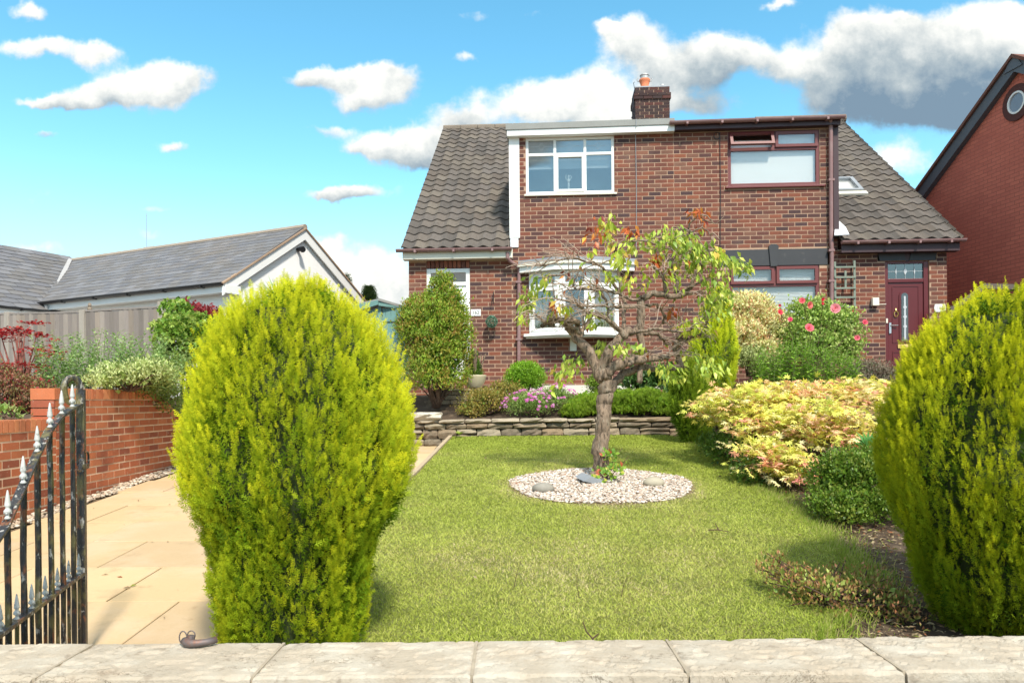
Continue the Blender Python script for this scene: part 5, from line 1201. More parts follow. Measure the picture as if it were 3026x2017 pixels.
# ------------------------------------------------------------------ tall red brick house on the right
RX, RY = 9.66, 14.4; ryaw = math.atan2(1, -.14) # local x runs away from camera along the wall
rh = thing('brick_house', 'tall plain red brick gable end of the neighbouring house with round window', 'house', (RX, RY, 1.7), ryaw)
RFm = Frame((RX, RY, 1.7), ryaw)             # local -y is to the right (inside), face normal is +y (towards left)
M['redwall'] = brick_tex('red_gable_brick', (.62, .19, .13), (.52, .155, .11), (.34, .12, .09), dark=(.44, .125, .09), axis='x')
def on_r(x, y):
    r = ray(x, y); C_ = Vector((0, 0, EYE)) - RFm.O; t_ = -C_.dot(RFm.v) / r.dot(RFm.v); p_ = C_ + r * t_; return p_.dot(RFm.u), p_.z
apx, apz = on_r(3012, 172); fx, fz = on_r(2722, 572); slp = (fz - apz) / (fx - apx); xe = apx + (3.0 - apz) / slp; xe = min(xe, apx + 5.2); zee = apz + slp * (xe - apx)
b = MB(); sy = apx - (xe - apx)
pts_ = [(sy, -.5), (xe, -.5), (xe, zee - .12), (apx, apz - .12), (sy, zee - .12)]; n = 5
b.add([(x, y, z) for y in (0, -8.5) for (x, z) in pts_], [(0, 1, 2, 3, 4), (9, 8, 7, 6, 5)] + [(i, i + 5, (i + 1) % 5 + 5, (i + 1) % 5) for i in range(5)]); b.build('wall', M['redwall'], rh)
M['bargegrey'] = mat('grey_barge', (.10, .115, .135), .6, .08, 3, attr=False)
def strip(x0, z0, x1, z1, hg, y0, y1, mt, nm):
    q = MB(); q.add([(x, y, z + k) for (x, z) in ((x0, z0), (x1, z1)) for y in (y0, y1) for k in (-hg, 0)], [(0, 1, 3, 2), (4, 6, 7, 5), (0, 4, 5, 1), (2, 3, 7, 6), (1, 5, 7, 3), (0, 2, 6, 4)]); return q.build(nm, mt, rh)
strip(apx, apz, xe + .3, zee + slp * .3, .26, .002, .12, M['bargegrey'], 'bargeboard'); strip(apx, apz, sy - .3, zee + slp * .3, .26, .002, .12, M['bargegrey'], 'bargeboard')
for e_ in (1, -1):
    x1_ = apx + e_ * (xe - apx + .35); z1_ = zee + slp * .35
    q = MB(); q.add([(x, y, z + k) for (x, z) in ((apx, apz + .075), (x1_, z1_ + .075)) for y in (.17, -8.7) for k in (-.07, 0)], [(0, 1, 3, 2), (4, 6, 7, 5), (0, 4, 5, 1), (2, 3, 7, 6), (1, 5, 7, 3), (0, 2, 6, 4)], (.17, .08, .06)); q.build('roof', M['tile'], rh)
q = MB(); q.prism([(apx - .22, apz - .22), (apx + .22, apz - .22), (apx + .05, apz + .03), (apx - .05, apz + .03)], .121, .14); q.build('apex_board', M['bargegrey'], rh)
wx, wz = on_r(3007, 303); q = MB(); n = 24
V = [(wx + r_ * math.cos(2 * math.pi * k / n), y, wz + r_ * math.sin(2 * math.pi * k / n)) for (r_, y) in ((.34, .003), (.34, .03), (.21, .03), (.21, .003)) for k in range(n)]
q.add(V, [(j * n + k, j * n + (k + 1) % n, (j + 1) * n + (k + 1) % n, (j + 1) * n + k) for j in range(3) for k in range(n)]); rw = q.build('round_window', mat('brick_ring', (.09, .035, .03), .9, .2, 20, attr=False), rh)
q = MB(); V = [(wx + r_ * math.cos(2 * math.pi * k / n), y, wz + r_ * math.sin(2 * math.pi * k / n)) for (r_, y) in ((.21, .004), (.21, .04), (.175, .04), (.175, .004)) for k in range(n)]
q.add(V, [(j * n + k, j * n + (k + 1) % n, (j + 1) * n + (k + 1) % n, (j + 1) * n + k) for j in range(3) for k in range(n)]); q.build('window_frame', M['white'], rw)
q = MB(); q.add([(wx + .176 * math.cos(2 * math.pi * k / n), .015, wz + .176 * math.sin(2 * math.pi * k / n)) for k in range(n)], [tuple(range(n))]); q.build('pane', mat('obscured_glass', (.22, .25, .30), .2, attr=False, spec=.6), rw)
# wooden side gate between the houses, arched dark top
sg_ = thing('side_gate', 'dark weathered wooden gate with arched top between the two brick houses', 'gate', P(2900, 1000, 13.0), 0)
cg = P(2900, 1000, 13.0)
def gp(x, y): v = P(x, y, 13.0) - cg; return v.x, v.z
A_ = [gp(2735 + 0, 935), gp(2790, 900), gp(2850, 860), gp(2905, 838), (gp(3000, 838)), (gp(3060, 850))]
A_ = [gp(2817, 905), gp(2832, 893), gp(2880, 860), gp(2905, 838), gp(2990, 840), gp(3050, 865), gp(3090, 900)]
g = MB()
for i in range(len(A_) - 1): g.add([(A_[i][0], y, A_[i][1] + k) for y in (-.04, .04) for k in (-.09, 0)] + [(A_[i + 1][0], y, A_[i + 1][1] + k) for y in (-.04, .04) for k in (-.09, 0)], [(0, 1, 5, 4), (2, 6, 7, 3), (1, 3, 7, 5), (0, 4, 6, 2), (0, 2, 3, 1), (4, 5, 7, 6)], (.12, .10, .085))
g.build('arched_rail', M['board'], sg_)
x = A_[0][0]
while x < A_[-1][0]:
    zt_ = float(np.interp(x, [q[0] for q in A_], [q[1] for q in A_])) - .22; g = MB(); g.box(x, x + .095, .0, .02, -1.2, zt_, np.array((.10, .085, .075)) * random.uniform(.8, 1.2)); g.build('board', M['board'], sg_); x += .10
g = MB(); g.box(A_[0][0] - .08, A_[0][0] + .05, -.06, .06, -1.2, A_[0][1] - .0, (.11, .09, .08)); g.build('gate_post', M['board'], sg_)
# teal shed behind the drive
shd_ = thing('garden_shed', 'teal painted timber shed with felt roof seen between conifer and shrub', 'shed', (0, 0, 0), 0)
sO = P(1124, 1010, 15.5); shd_.location = (sO.x, 15.5, 1.70); syaw = R(-14); shd_.rotation_euler = (0, 0, 0)
def shp(x, y): v = P(x, y, 15.5) - Vector((sO.x, 15.5, 1.70)); return v.x, v.z
a0 = shp(1122, 884); a1 = shp(1168, 899); a2 = shp(1000, 905)
zc = shp(1122, 905)[1]; zr_s = shp(1165, 903)[1]; zl_s = shp(1000, 925)[1]; xr_ = shp(1190, 900)[0]; xl_ = shp(1000, 900)[0]; x0_ = shp(1120, 900)[0]
# left face boards (horizontal), right face boards (vertical), fascia, roof
for k in range(9):
    zz = zc - .02 - .13 * k; g = MB(); g.add([(xl_, .35, zz - .13 - .22), (x0_, 0, zz - .13), (x0_, 0, zz), (xl_, .35, zz - .22 + .0), (xl_, .37, zz - .13 - .22), (x0_, .02, zz - .13), (x0_, .02, zz), (xl_, .37, zz - .22)], [(0, 1, 2, 3), (3, 2, 6, 7), (4, 7, 6, 5)]); g.build('board', M['teal'], shd_)
k = 0; x = x0_ + .02
while x < xr_ + .6:
    g = MB(); g.box(x + (0 if k else .05), x + .108, .0, .02, -.1, zr_s - .05); g.build('board', M['teal'], shd_); x += .112; k += 1
g = MB(); g.box(x0_ - .02, x0_ + .05, -.02, .05, -.1, zc); g.build('corner_post', M['teal'], shd_)
q1 = shp(1120, 940)[1]; g = MB(); g.box(x0_ + .05, xr_ + .6, -.03, -.001, q1 - .07, q1 + .02); g.build('rail', M['teal'], shd_)
g = MB(); g.add([(xl_, .2, a2[1] - .02), (a0[0], -.12, a0[1] - .03), (a0[0], -.12, zc + .02), (xl_, .2, zc - .18)] , [(0, 1, 2, 3)]); o_ = g.build('fascia', M['teal'], shd_); so = o_.modifiers.new('solid', 'SOLIDIFY'); so.thickness = .03
g = MB(); g.add([(xl_, .18, a2[1]), (a0[0] + .02, -.15, a0[1]), (xr_ + .6, .3, shp(1190, 908)[1] - .12), (xr_ + .1, 1.9, shp(1190, 908)[1] - .12), (xl_, 2.0, a2[1])], [(0, 1, 2, 3, 4)], (.12, .09, .08)); o_ = g.build('roof', M['felt'], shd_); so = o_.modifiers.new('solid', 'SOLIDIFY'); so.thickness = .05
g = MB(); g.add([(a0[0], -.13, a0[1] - .04), (xr_ + .6, .25, shp(1190, 908)[1] - .16), (xr_ + .6, .25, zr_s - .06), (a0[0], -.13, zc + .0)], [(0, 1, 2, 3)]); g.build('gable_board', M['teal'], shd_)
# ------------------------------------------------------------------ plant tools
def unit(a): return a / np.maximum(np.linalg.norm(a, axis=-1, keepdims=True), 1e-9)
def T_leaf(w_=.42, fold=.10, droop=.12):
    V = np.array([(0, 0, 0), (-w_ / 2, .42, fold), (w_ / 2, .42, fold), (0, 1, -droop), (0, .5, 0)]); return V, np.array([(0, 4, 1), (1, 4, 3), (0, 2, 4), (4, 2, 3)]), V[:, 1]
def T_small(w_=.5):
    V = np.array([(0, 0, 0), (-w_ / 2, .5, .08), (w_ / 2, .5, .08), (0, 1, 0)]); return V, np.array([(0, 3, 1), (0, 2, 3)]), V[:, 1]
def T_palm(lob=7, seed=0, cut_=.36):
    V = [(0, .12, 0)]; t_ = [0.2]
    for k in range(lob):
        a = R(-118 + 236 * k / (lob - 1)); ln = 1.0 - .42 * abs(k - (lob - 1) / 2) / ((lob - 1) / 2)
        V.append((ln * .8 * math.sin(a), .12 + ln * .85 * math.cos(a), -.10 * ln)); t_.append(1)
        if k < lob - 1:
            a2 = R(-118 + 236 * (k + .5) / (lob - 1)); V.append((cut_ * .8 * math.sin(a2), .12 + cut_ * math.cos(a2), .03)); t_.append(.5)
    F = [(0, i, i + 1) for i in range(1, len(V) - 1)]; return np.array(V), np.array(F), np.array(t_)
def T_spray(n=6, seed=0, w_=.055, spread=.42):
    r = random.Random(seed); V = [(-.02, 0, 0), (.02, 0, 0), (0, 1, 0)]; F = [(0, 1, 2)]; t_ = [0, 0, 1]
    for i in range(n):
        for sg in (-1, 1):
            y = (i + .3 + r.uniform(-.2, .2)) / n * .85; ln = spread * (1 - .55 * y) * r.uniform(.7, 1.15); k = len(V); z = r.uniform(-.10, .10)
            V += [(0, y - w_ * .4, 0), (0, y + w_, 0), (sg * ln * .75, y + ln * .85, z)]; F.append((k, k + 1, k + 2) if sg > 0 else (k + 1, k, k + 2)); t_ += [y * .5, y * .5 + .1, min(1, .45 + y * .6)]
            V += [(sg * ln * .3, y + ln * .30, z * .3), (sg * ln * .42, y + ln * .50, z * .3), (sg * ln * .78, y + ln * .36, -z)]; F.append((k + 3, k + 4, k + 5)); t_ += [y * .5 + .2] * 2 + [min(1, .5 + y * .6)]
    return np.array(V), np.array(F), np.array(t_)
def T_needles(n=6, seed=0, spread=.5):
    r = random.Random(seed); V = []; F = []; t_ = []
    for i in range(n):
        a = 2 * math.pi * i / n; d = Vector((spread * math.cos(a) * r.uniform(.3, 1), 1 * r.uniform(.7, 1), spread * math.sin(a) * r.uniform(.3, 1))); p = Vector((math.sin(a), 0, -math.cos(a))) * .05; k = len(V)
        V += [tuple(-p), tuple(p), tuple(d)]; F.append((k, k + 1, k + 2)); t_ += [0, 0, 1]
    return np.array(V), np.array(F), np.array(t_)
LEAF, SMALL, PALM, NEED = T_leaf(), T_small(), T_palm(), T_needles()
LANCE = T_leaf(.2, .04, .25); ROUND = T_leaf(.72, .10, .06); SPR = [T_spray(4, i, .075, .40) for i in range(3)]
def inst(tpl, pos, dirs, ups, size, c0, c1, wid=None):
    V, F, t_ = tpl; y = unit(dirs); x = unit(np.cross(y, ups)); z = np.cross(x, y)
    s = size[:, None]; ws = s if wid is None else (size * wid)[:, None]
    W_ = V[None, :, 0:1] * (x * ws)[:, None] + V[None, :, 1:2] * (y * s)[:, None] + V[None, :, 2:3] * (z * s)[:, None] + pos[:, None]
    C = c0[:, None] * (1 - t_[None, :, None]) + c1[:, None] * t_[None, :, None]; k = len(V)
    return W_.reshape(-1, 3), (F[None] + k * np.arange(len(pos))[:, None, None]).reshape(-1, 3), C.reshape(-1, 3)
def merge(lst):
    V = np.concatenate([a for a, _, _ in lst]); off = np.cumsum([0] + [len(a) for a, _, _ in lst[:-1]])
    return V, np.concatenate([f + o for (_, f, _), o in zip(lst, off)]), np.concatenate([c for _, _, c in lst])
def pick(cols, N, var=.15):
    c = np.array([q[:3] for q in cols]); w_ = np.array([q[3] if len(q) > 3 else 1 for q in cols], float); k = RNG.choice(len(c), N, p=w_ / w_.sum())
    return c[k] * (1 - var + 2 * var * RNG.random((N, 1)))
def blob(x, y, Y, rx, ry, dep=None):
    c = P(x, y, Y); a = rx * Y / FPX; b_ = ry * Y / FPX; return (np.array(c), np.array((a, dep if dep else a, b_)))
def clumpy(blobs, nclump, per, cr, shell=(.72, 1.02), low=-.55, flat=.7):
    """leaf positions gathered in clumps on the outside of some ellipsoids"""
    vol = np.array([b_[1][0] * b_[1][2] + b_[1][0] * b_[1][1] for b_ in blobs]); k = RNG.choice(len(blobs), nclump, p=vol / vol.sum())
    C = np.array([b_[0] for b_ in blobs])[k]; Rr = np.array([b_[1] for b_ in blobs])[k]
    d = unit(RNG.normal(size=(nclump, 3))); d[:, 2] = np.where(d[:, 2] < low, -d[:, 2], d[:, 2]); r_ = RNG.uniform(shell[0], shell[1], (nclump, 1))
    cc = C + d * Rr * r_; out = unit(d / Rr)
    pos = np.repeat(cc, per, 0) + RNG.normal(size=(nclump * per, 3)) * cr * np.array((1, 1, flat)); o = np.repeat(out, per, 0); ck = np.repeat(np.arange(nclump), per)
    return pos, o, ck
def rand_dirs(o, a=.6, up=.5, rnd=.7): return unit(o * a + np.array((0, 0, up)) + RNG.normal(size=o.shape) * rnd)
def stems_mesh(base, tips, r0=.012, r1=.003, sag=.1, seg=5, tint=(1, 1, 1), spread=.05):
    b = MB()
    for t_ in tips:
        t_ = Vector(t_); s0 = Vector(base) + Vector((random.uniform(-spread, spread), random.uniform(-spread, spread), 0)); m_ = s0.lerp(t_, .5) + Vector((random.uniform(-.06, .06), random.uniform(-.06, .06), sag * (t_ - s0).length))
        pts = [s0 * (1 - u) ** 2 + m_ * 2 * u * (1 - u) + t_ * u * u for u in np.linspace(0, 1, 6)]; b.tube(pts, [r0 + (r1 - r0) * i / 5 for i in range(6)], seg, tint)
    return b
def plant(name, label, cat, base, fol, mats=None, stems=None, stem_mat='stem_brown', group=None, fname='foliage', leaf_parts=None):
    t_ = thing(name, label, cat, base, 0, group); B_ = np.array(base, float)
    V, F, C = fol; arr_obj(fname, V - B_, F, C, mats or M['leaf'], t_)
    if stems is not None and stems.n:
        stems.V = [v - B_ for v in stems.V]; stems.build('stem' if cat != 'tree' else 'trunk', M[stem_mat], t_, smooth=True)
    return t_
def shrub(name, label, cat, blobs, base, nclump, per, cr, size, cols, tips=None, tpl=LEAF, dirp=(.6, .5, .7), shell=(.72, 1.03), low=-.55, mats=None, inner=.35, stemn=12, r0=.014, group=None, wid=None, stem_mat='stem_brown', flat=.7, upn=None):
    pos, o, ck = clumpy(blobs, nclump, per, cr, shell, low, flat); N = len(pos)
    ccv = (.78 + .44 * RNG.random((nclump, 1)))[ck]; c0 = pick(cols, N) * ccv; c1 = (pick(tips, nclump, .1)[ck] * ccv if tips else c0 * 1.15)
    ups = (o + RNG.normal(size=o.shape) * .5) if upn is None else (np.array(upn) + RNG.normal(size=o.shape) * .35)
    L = [inst(tpl, pos, rand_dirs(o, *dirp), ups, RNG.uniform(size * .65, size * 1.2, N), c0, c1, wid)]
    if inner:
        pos2, o2, ck2 = clumpy(blobs, int(nclump * inner), per, cr * 1.3, (.25, .72), low, 1.0); n2 = len(pos2); c2 = pick(cols, n2)
        L.append(inst(SMALL, pos2, rand_dirs(o2, *dirp), o2 + RNG.normal(size=o2.shape), RNG.uniform(size * .9, size * 1.6, n2), c2, c2, 1.5))
    V, F, C = merge(L); tipsP = [tuple(pos[i]) for i in RNG.choice(N, min(stemn, N), replace=False)]
    return plant(name, label, cat, base, (V, F, C), mats, stems_mesh(base, tipsP, r0, .003), stem_mat, group)
# ------------------------------------------------------------------ golden conifers
def conifer(name, label, cx, cy, prof, ncol, plume_len, spray, gold, green, group=None, sprays=13, lean=.30, seed=0, basez=.45, topgold=1.0, corer=.70, percol=12, colw=.045, collen=.42, deep=.065, inset=.068, cat='conifer'):
    """upright foliage gathered in vertical ribs; prof: (z, left x, right x) outline at depth cy"""
    rs = np.random.default_rng(seed); z = np.array([p_[0] for p_ in prof]); xl = np.array([p_[1] for p_ in prof]); xr = np.array([p_[2] for p_ in prof])
    od = np.argsort(z); z, xl, xr = z[od], xl[od], xr[od]; rad = (xr - xl) / 2; mid = (xr + xl) / 2; H_ = z[-1] - z[0]
    zz = np.linspace(z[0], z[-1], 200); rr = np.interp(zz, z, rad); dr = np.gradient(rr, zz); w_ = rr * np.sqrt(1 + np.minimum(dr * dr, 9)) + .02; w_ /= w_.sum()
    hc = rs.choice(zz, ncol, p=w_); ac = rs.uniform(0, 2 * np.pi, ncol); Lc_ = collen * rs.uniform(.5, 1.3, ncol); dep = rs.uniform(0, 1, ncol) ** 1.6 * deep; gcol = rs.normal(0, .16, ncol); leanc = rs.normal(0, .10, ncol)
    kc = np.repeat(np.arange(ncol), percol); nplume = len(kc); uc = np.tile((np.arange(percol) + .5) / percol, ncol) + rs.uniform(-.04, .04, nplume)
    h = np.clip(hc[kc] + (uc - .5) * Lc_[kc], z[0], z[-1] - .015); R0 = np.maximum(np.interp(hc[kc], z, rad), .06); side = rs.normal(0, 1, nplume) * (1.05 - uc * .75)
    a = ac[kc] + (side * colw + leanc[kc] * (uc - .5) * Lc_[kc]) / R0
    R_ = np.interp(h, z, rad); mx = np.interp(h, z, mid); top = np.clip((h - z[0]) / H_, 0, 1); out = np.stack([np.cos(a), np.sin(a), np.zeros(nplume)], 1); topness = np.clip((top - .82) / .18, 0, 1)[:, None]
    big = np.array([mn.noise(Vector((math.cos(q) * 2.2, math.sin(q) * 2.2, hh * 1.6 + seed))) for q, hh in zip(a, h)])
    Rs = R_ * (1 + .07 * big) - inset - dep[kc] * np.minimum(1, R_ / .25) - .018 * side ** 2
    p0 = np.stack([mx + cx + Rs * out[:, 0], cy + Rs * out[:, 1], h - plume_len * (.45 + .45 * topness[:, 0])], 1)
    ax = unit(out * lean * (1 - .6 * topness) + np.array((0, 0, 1.0)) + rs.normal(size=(nplume, 3)) * .09)
    low_ = np.clip((.16 - top) / .16, 0, 1)[:, None]; ax = unit(ax + out * low_ * .3)
    pl = plume_len * rs.uniform(.6, 1.2, nplume)
    k = np.repeat(np.arange(nplume), sprays); u = np.tile(np.linspace(.05, 1, sprays), nplume) + rs.uniform(-.04, .04, nplume * sprays)
    perp = unit(rs.normal(size=(len(k), 3)) + out[k] * .7); pos = p0[k] + ax[k] * (pl[k] * u)[:, None] + perp * (.018 * (1.1 - u))[:, None]
    d = unit(ax[k] * (.85 + .5 * u)[:, None] + perp * (.62 * (1.15 - u))[:, None] + rs.normal(size=(len(k), 3)) * .10)
    nrm = np.cross(out[k], np.array((0, 0, 1.0))) * .6 + out[k] * .3 + rs.normal(size=(len(k), 3)) * .6
    sz = spray * rs.uniform(.7, 1.2, len(k)) * (1.0 - .25 * u); sunny = .10 * out[:, 0]
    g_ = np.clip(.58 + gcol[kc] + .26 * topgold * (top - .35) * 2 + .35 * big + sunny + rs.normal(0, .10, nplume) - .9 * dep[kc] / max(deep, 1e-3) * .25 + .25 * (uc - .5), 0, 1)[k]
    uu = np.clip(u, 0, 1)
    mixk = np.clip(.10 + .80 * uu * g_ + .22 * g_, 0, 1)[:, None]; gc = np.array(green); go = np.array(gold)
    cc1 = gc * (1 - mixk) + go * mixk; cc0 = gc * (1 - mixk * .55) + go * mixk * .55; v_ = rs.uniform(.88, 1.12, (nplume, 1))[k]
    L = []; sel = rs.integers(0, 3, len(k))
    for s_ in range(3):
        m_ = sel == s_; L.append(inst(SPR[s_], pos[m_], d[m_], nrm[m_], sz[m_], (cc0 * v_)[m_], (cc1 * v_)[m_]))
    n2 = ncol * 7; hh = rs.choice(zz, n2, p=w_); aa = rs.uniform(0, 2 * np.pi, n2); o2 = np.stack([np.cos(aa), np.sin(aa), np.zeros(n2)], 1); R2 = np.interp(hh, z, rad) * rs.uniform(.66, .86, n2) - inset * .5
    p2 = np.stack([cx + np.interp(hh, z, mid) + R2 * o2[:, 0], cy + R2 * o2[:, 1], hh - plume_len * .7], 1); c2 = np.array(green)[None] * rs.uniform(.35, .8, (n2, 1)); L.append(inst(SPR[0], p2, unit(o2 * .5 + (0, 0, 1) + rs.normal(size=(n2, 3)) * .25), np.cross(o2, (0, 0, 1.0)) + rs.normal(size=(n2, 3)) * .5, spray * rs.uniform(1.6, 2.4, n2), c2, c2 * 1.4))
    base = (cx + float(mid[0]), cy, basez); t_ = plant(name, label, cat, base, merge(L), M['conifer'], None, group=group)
    # solid core, coloured dark green for the shade in the gaps, and trunk
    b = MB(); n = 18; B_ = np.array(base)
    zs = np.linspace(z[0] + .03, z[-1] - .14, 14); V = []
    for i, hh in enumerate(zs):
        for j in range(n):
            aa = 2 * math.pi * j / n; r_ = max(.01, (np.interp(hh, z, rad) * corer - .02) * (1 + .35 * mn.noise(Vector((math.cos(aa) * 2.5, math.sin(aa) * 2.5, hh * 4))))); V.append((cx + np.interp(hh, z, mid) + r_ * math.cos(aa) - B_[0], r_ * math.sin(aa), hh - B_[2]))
    b.add(V, [(i * n + j, i * n + (j + 1) % n, (i + 1) * n + (j + 1) % n, (i + 1) * n + j) for i in range(13) for j in range(n)] + [tuple(range(n - 1, -1, -1)), tuple(range(13 * n, 14 * n))]); b.build('gap_shade_core', M['core'], t_)
    b = MB(); b.tube([(random.uniform(-.03, .03), random.uniform(-.03, .03), zz_) for zz_ in np.linspace(-.08, .5, 5)], [.05, .045, .04, .035, .03], 8)
    for _ in range(7): a_ = random.random() * 6.28; b.tube([(0, 0, .02), (.10 * math.cos(a_), .10 * math.sin(a_), .12), (.2 * math.cos(a_), .2 * math.sin(a_), .4)], [.02, .015, .01], 6)
    b.build('trunk', M['bark'], t_); return t_
def outl(Y, rows):
    """rows: (y, left, right) in the 2352-wide picture"""
    out = []
    for (y, l_, r_) in rows:
        a = P(l_ * K, y * K, Y); c = P(r_ * K, y * K, Y); out.append(((a.z + c.z) / 2, a.x, c.x))
    return out
GOLD, GREEN = (.96, .88, .030), (.22, .36, .015)
random.seed(3)
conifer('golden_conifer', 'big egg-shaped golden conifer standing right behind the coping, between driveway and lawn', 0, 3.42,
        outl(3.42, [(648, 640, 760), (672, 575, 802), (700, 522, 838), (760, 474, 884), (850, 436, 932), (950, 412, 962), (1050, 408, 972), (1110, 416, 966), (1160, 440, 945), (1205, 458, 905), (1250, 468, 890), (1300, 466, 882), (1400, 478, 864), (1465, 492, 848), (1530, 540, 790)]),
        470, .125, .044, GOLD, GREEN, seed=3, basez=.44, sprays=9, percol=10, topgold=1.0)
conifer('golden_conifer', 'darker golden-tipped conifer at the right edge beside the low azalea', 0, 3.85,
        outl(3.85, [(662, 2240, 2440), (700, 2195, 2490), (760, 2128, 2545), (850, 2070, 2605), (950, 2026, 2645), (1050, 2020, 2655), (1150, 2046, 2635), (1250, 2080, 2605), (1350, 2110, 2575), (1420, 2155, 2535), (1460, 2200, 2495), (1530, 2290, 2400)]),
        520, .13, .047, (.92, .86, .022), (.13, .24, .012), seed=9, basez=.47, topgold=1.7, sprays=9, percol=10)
conifer('golden_conifer', 'slim yellow-green conifer standing behind the maple, in front of the variegated pieris', 0, 11.3,
        outl(11.3, [(660, 1645, 1665), (720, 1605, 1680), (800, 1580, 1696), (880, 1578, 1690), (960, 1600, 1668)]), 100, .18, .085, (.97, .95, .05), (.42, .56, .03), seed=21, basez=1.2, sprays=8, percol=10, colw=.06)
conifer('golden_conifer', 'dark green lower conifer at the right end of the stone retaining wall', 0, 10.5,
        outl(10.5, [(820, 1560, 1600), (880, 1538, 1625), (930, 1534, 1640), (980, 1550, 1640), (1020, 1575, 1620)]), 80, .16, .08, (.42, .52, .03), (.15, .26, .018), seed=23, basez=1.0, sprays=8, percol=9, colw=.06)

# ------------------------------------------------------------------ the weeping tree on the lawn
TB = G(1775, 1412); TY = TB.y
tree = thing('weeping_tree', 'small gnarled weeping tree with sparse green and rusty leaves on the gravel ring', 'tree', TB)
def tp(x, y, dy=0.0): return P(x, y, TY + dy) - TB
class Grow:
    pass
tr_ = MB(); nodes = []
def limb(pts, r0, r1, jit=.10, seg=9, sub=4, mb=None, reg=True, wob=.012):
    P0 = [Vector(p_) for p_ in pts]; out = []
    for i in range(len(P0) - 1):
        a, b_, c_, d_ = P0[max(i - 1, 0)], P0[i], P0[i + 1], P0[min(i + 2, len(P0) - 1)]
        for k in range(sub):
            u = k / sub; out.append(.5 * ((2 * b_) + (c_ - a) * u + (2 * a - 5 * b_ + 4 * c_ - d_) * u * u + (3 * b_ - a - 3 * c_ + d_) * u ** 3))
    out.append(P0[-1]); n = len(out)
    out = [p_ + Vector((random.uniform(-wob, wob), random.uniform(-wob, wob), random.uniform(-wob, wob))) * (1 if 0 < i < n - 1 else 0) for i, p_ in enumerate(out)]
    rad = [r0 + (r1 - r0) * i / (n - 1) for i in range(n)]; rad = [r_ * (1 + .07 * math.sin(i * .45 + r0 * 90)) for i, r_ in enumerate(rad)]
    mb_ = mb or tr_; mb_.tube(out, rad, seg)
    Vv = mb_.V[-1]; cc_ = np.repeat(np.array([tuple(q) for q in out]), seg, 0)
    for i in range(len(cc_)):
        q = Vector(Vv[i]); f_ = 1 + 1.5 * jit * mn.noise(q * 9) + 1.1 * jit * mn.noise(q * 24) + .5 * jit * mn.noise(q * 60); Vv[i] = cc_[i] + (Vv[i] - cc_[i]) * f_
    if reg: nodes.extend([(out[i], (out[min(i + 1, n - 1)] - out[max(i - 1, 0)]).normalized(), rad[i]) for i in range(n // 3, n)])
    return out
T0 = time0 = None
limb([tp(1768, 1425), tp(1772, 1390), tp(1778, 1300), tp(1785, 1210), tp(1788, 1150), tp(1784, 1100)], .080, .076, jit=.12, seg=22, reg=False, sub=9)
limb([tp(1748, 1425), tp(1762, 1395), tp(1770, 1350)], .06, .04, seg=8, reg=False); limb([tp(1800, 1430, -.05), tp(1784, 1400), tp(1780, 1350)], .06, .04, seg=8, reg=False)
limb([tp(1775, 1120), tp(1747, 1050, .02), tp(1718, 1015, .05), tp(1693, 986, .05), tp(1678, 963, .04)], .056, .038, reg=False)
limb([tp(1678, 963, .04), tp(1650, 950), tp(1610, 957, -.03), tp(1600, 965, -.05)], .035, .020); limb([tp(1700, 985, .05), tp(1709, 963, 0), tp(1702, 948, -.05), tp(1660, 946, -.1), tp(1600, 948, -.12)], .032, .018)
limb([tp(1716, 985, -.05), tp(1690, 962, -.08), tp(1662, 948, -.1)], .022, .014); limb([tp(1608, 948, -.1), tp(1586, 929, -.12)], .014, .008); limb([tp(1716, 1000, .05), tp(1722, 970, .1), tp(1740, 945, .15), tp(1750, 930, .2)], .03, .018)
limb([tp(1775, 1095), tp(1800, 1045, -.05), tp(1822, 1012, -.06), tp(1845, 990, -.05), tp(1860, 975, 0)], .062, .045, reg=False)
limb([tp(1845, 992, -.1), tp(1831, 971, -.12), tp(1800, 948, -.15), tp(1747, 925, -.2), tp(1716, 906, -.25), tp(1690, 890, -.3), tp(1640, 880, -.35)], .026, .009)
limb([tp(1860, 985), tp(1878, 975, .02), tp(1892, 960, .02)], .03, .04); limb([tp(1888, 1130, 0), tp(1898, 1070, .02), tp(1894, 1010, .03), tp(1892, 963, .02), tp(1896, 920, .0), tp(1894, 879, 0)], .030, .044, reg=False)
limb([tp(1894, 882), tp(1925, 868, -.03), tp(1969, 872, -.05), tp(2019, 871, -.08), tp(2040, 850, -.1), tp(2052, 815, -.15), tp(2075, 780, -.2)], .040, .016)
limb([tp(1968, 868, -.05), tp(1961, 833, -.1), tp(1950, 805, -.12), tp(1930, 789, -.2)], .024, .014); limb([tp(1998, 866, -.05), tp(2000, 830, .1), tp(1994, 800, .15), tp(1985, 770, .2)], .026, .014)
limb([tp(1790, 1100, -.04), tp(1839, 1072, -.05), tp(1896, 1060, -.05), tp(1954, 1058, -.02), tp(1977, 1048, 0)], .064, .028); limb([tp(1865, 1066, -.12), tp(1862, 1080, -.18)], .03, .03, reg=False)
limb([tp(1800, 1160), tp(1820, 1125, .05), tp(1845, 1103, .08), tp(1896, 1088, .1), tp(1950, 1088, .1), tp(2000, 1085, .1), tp(2026, 1078, .1)], .046, .028, reg=False)
limb([tp(2020, 1082, .1), tp(2003, 1055, .1), tp(1998, 1025, .08), tp(2008, 1000, .05), tp(2015, 980, 0)], .036, .026); limb([tp(2010, 1008, .05), tp(2045, 998, .0), tp(2082, 985, -.05), tp(2090, 965, -.08), tp(2086, 950, -.1)], .022, .013)
limb([tp(2015, 985, 0), tp(2045, 970, -.1), tp(2062, 958, -.15), tp(2072, 940, -.18)], .018, .009); limb([tp(1905, 985, 0), tp(1935, 985, .1), tp(1960, 1003, .15), tp(1975, 1015, .2)], .026, .014)
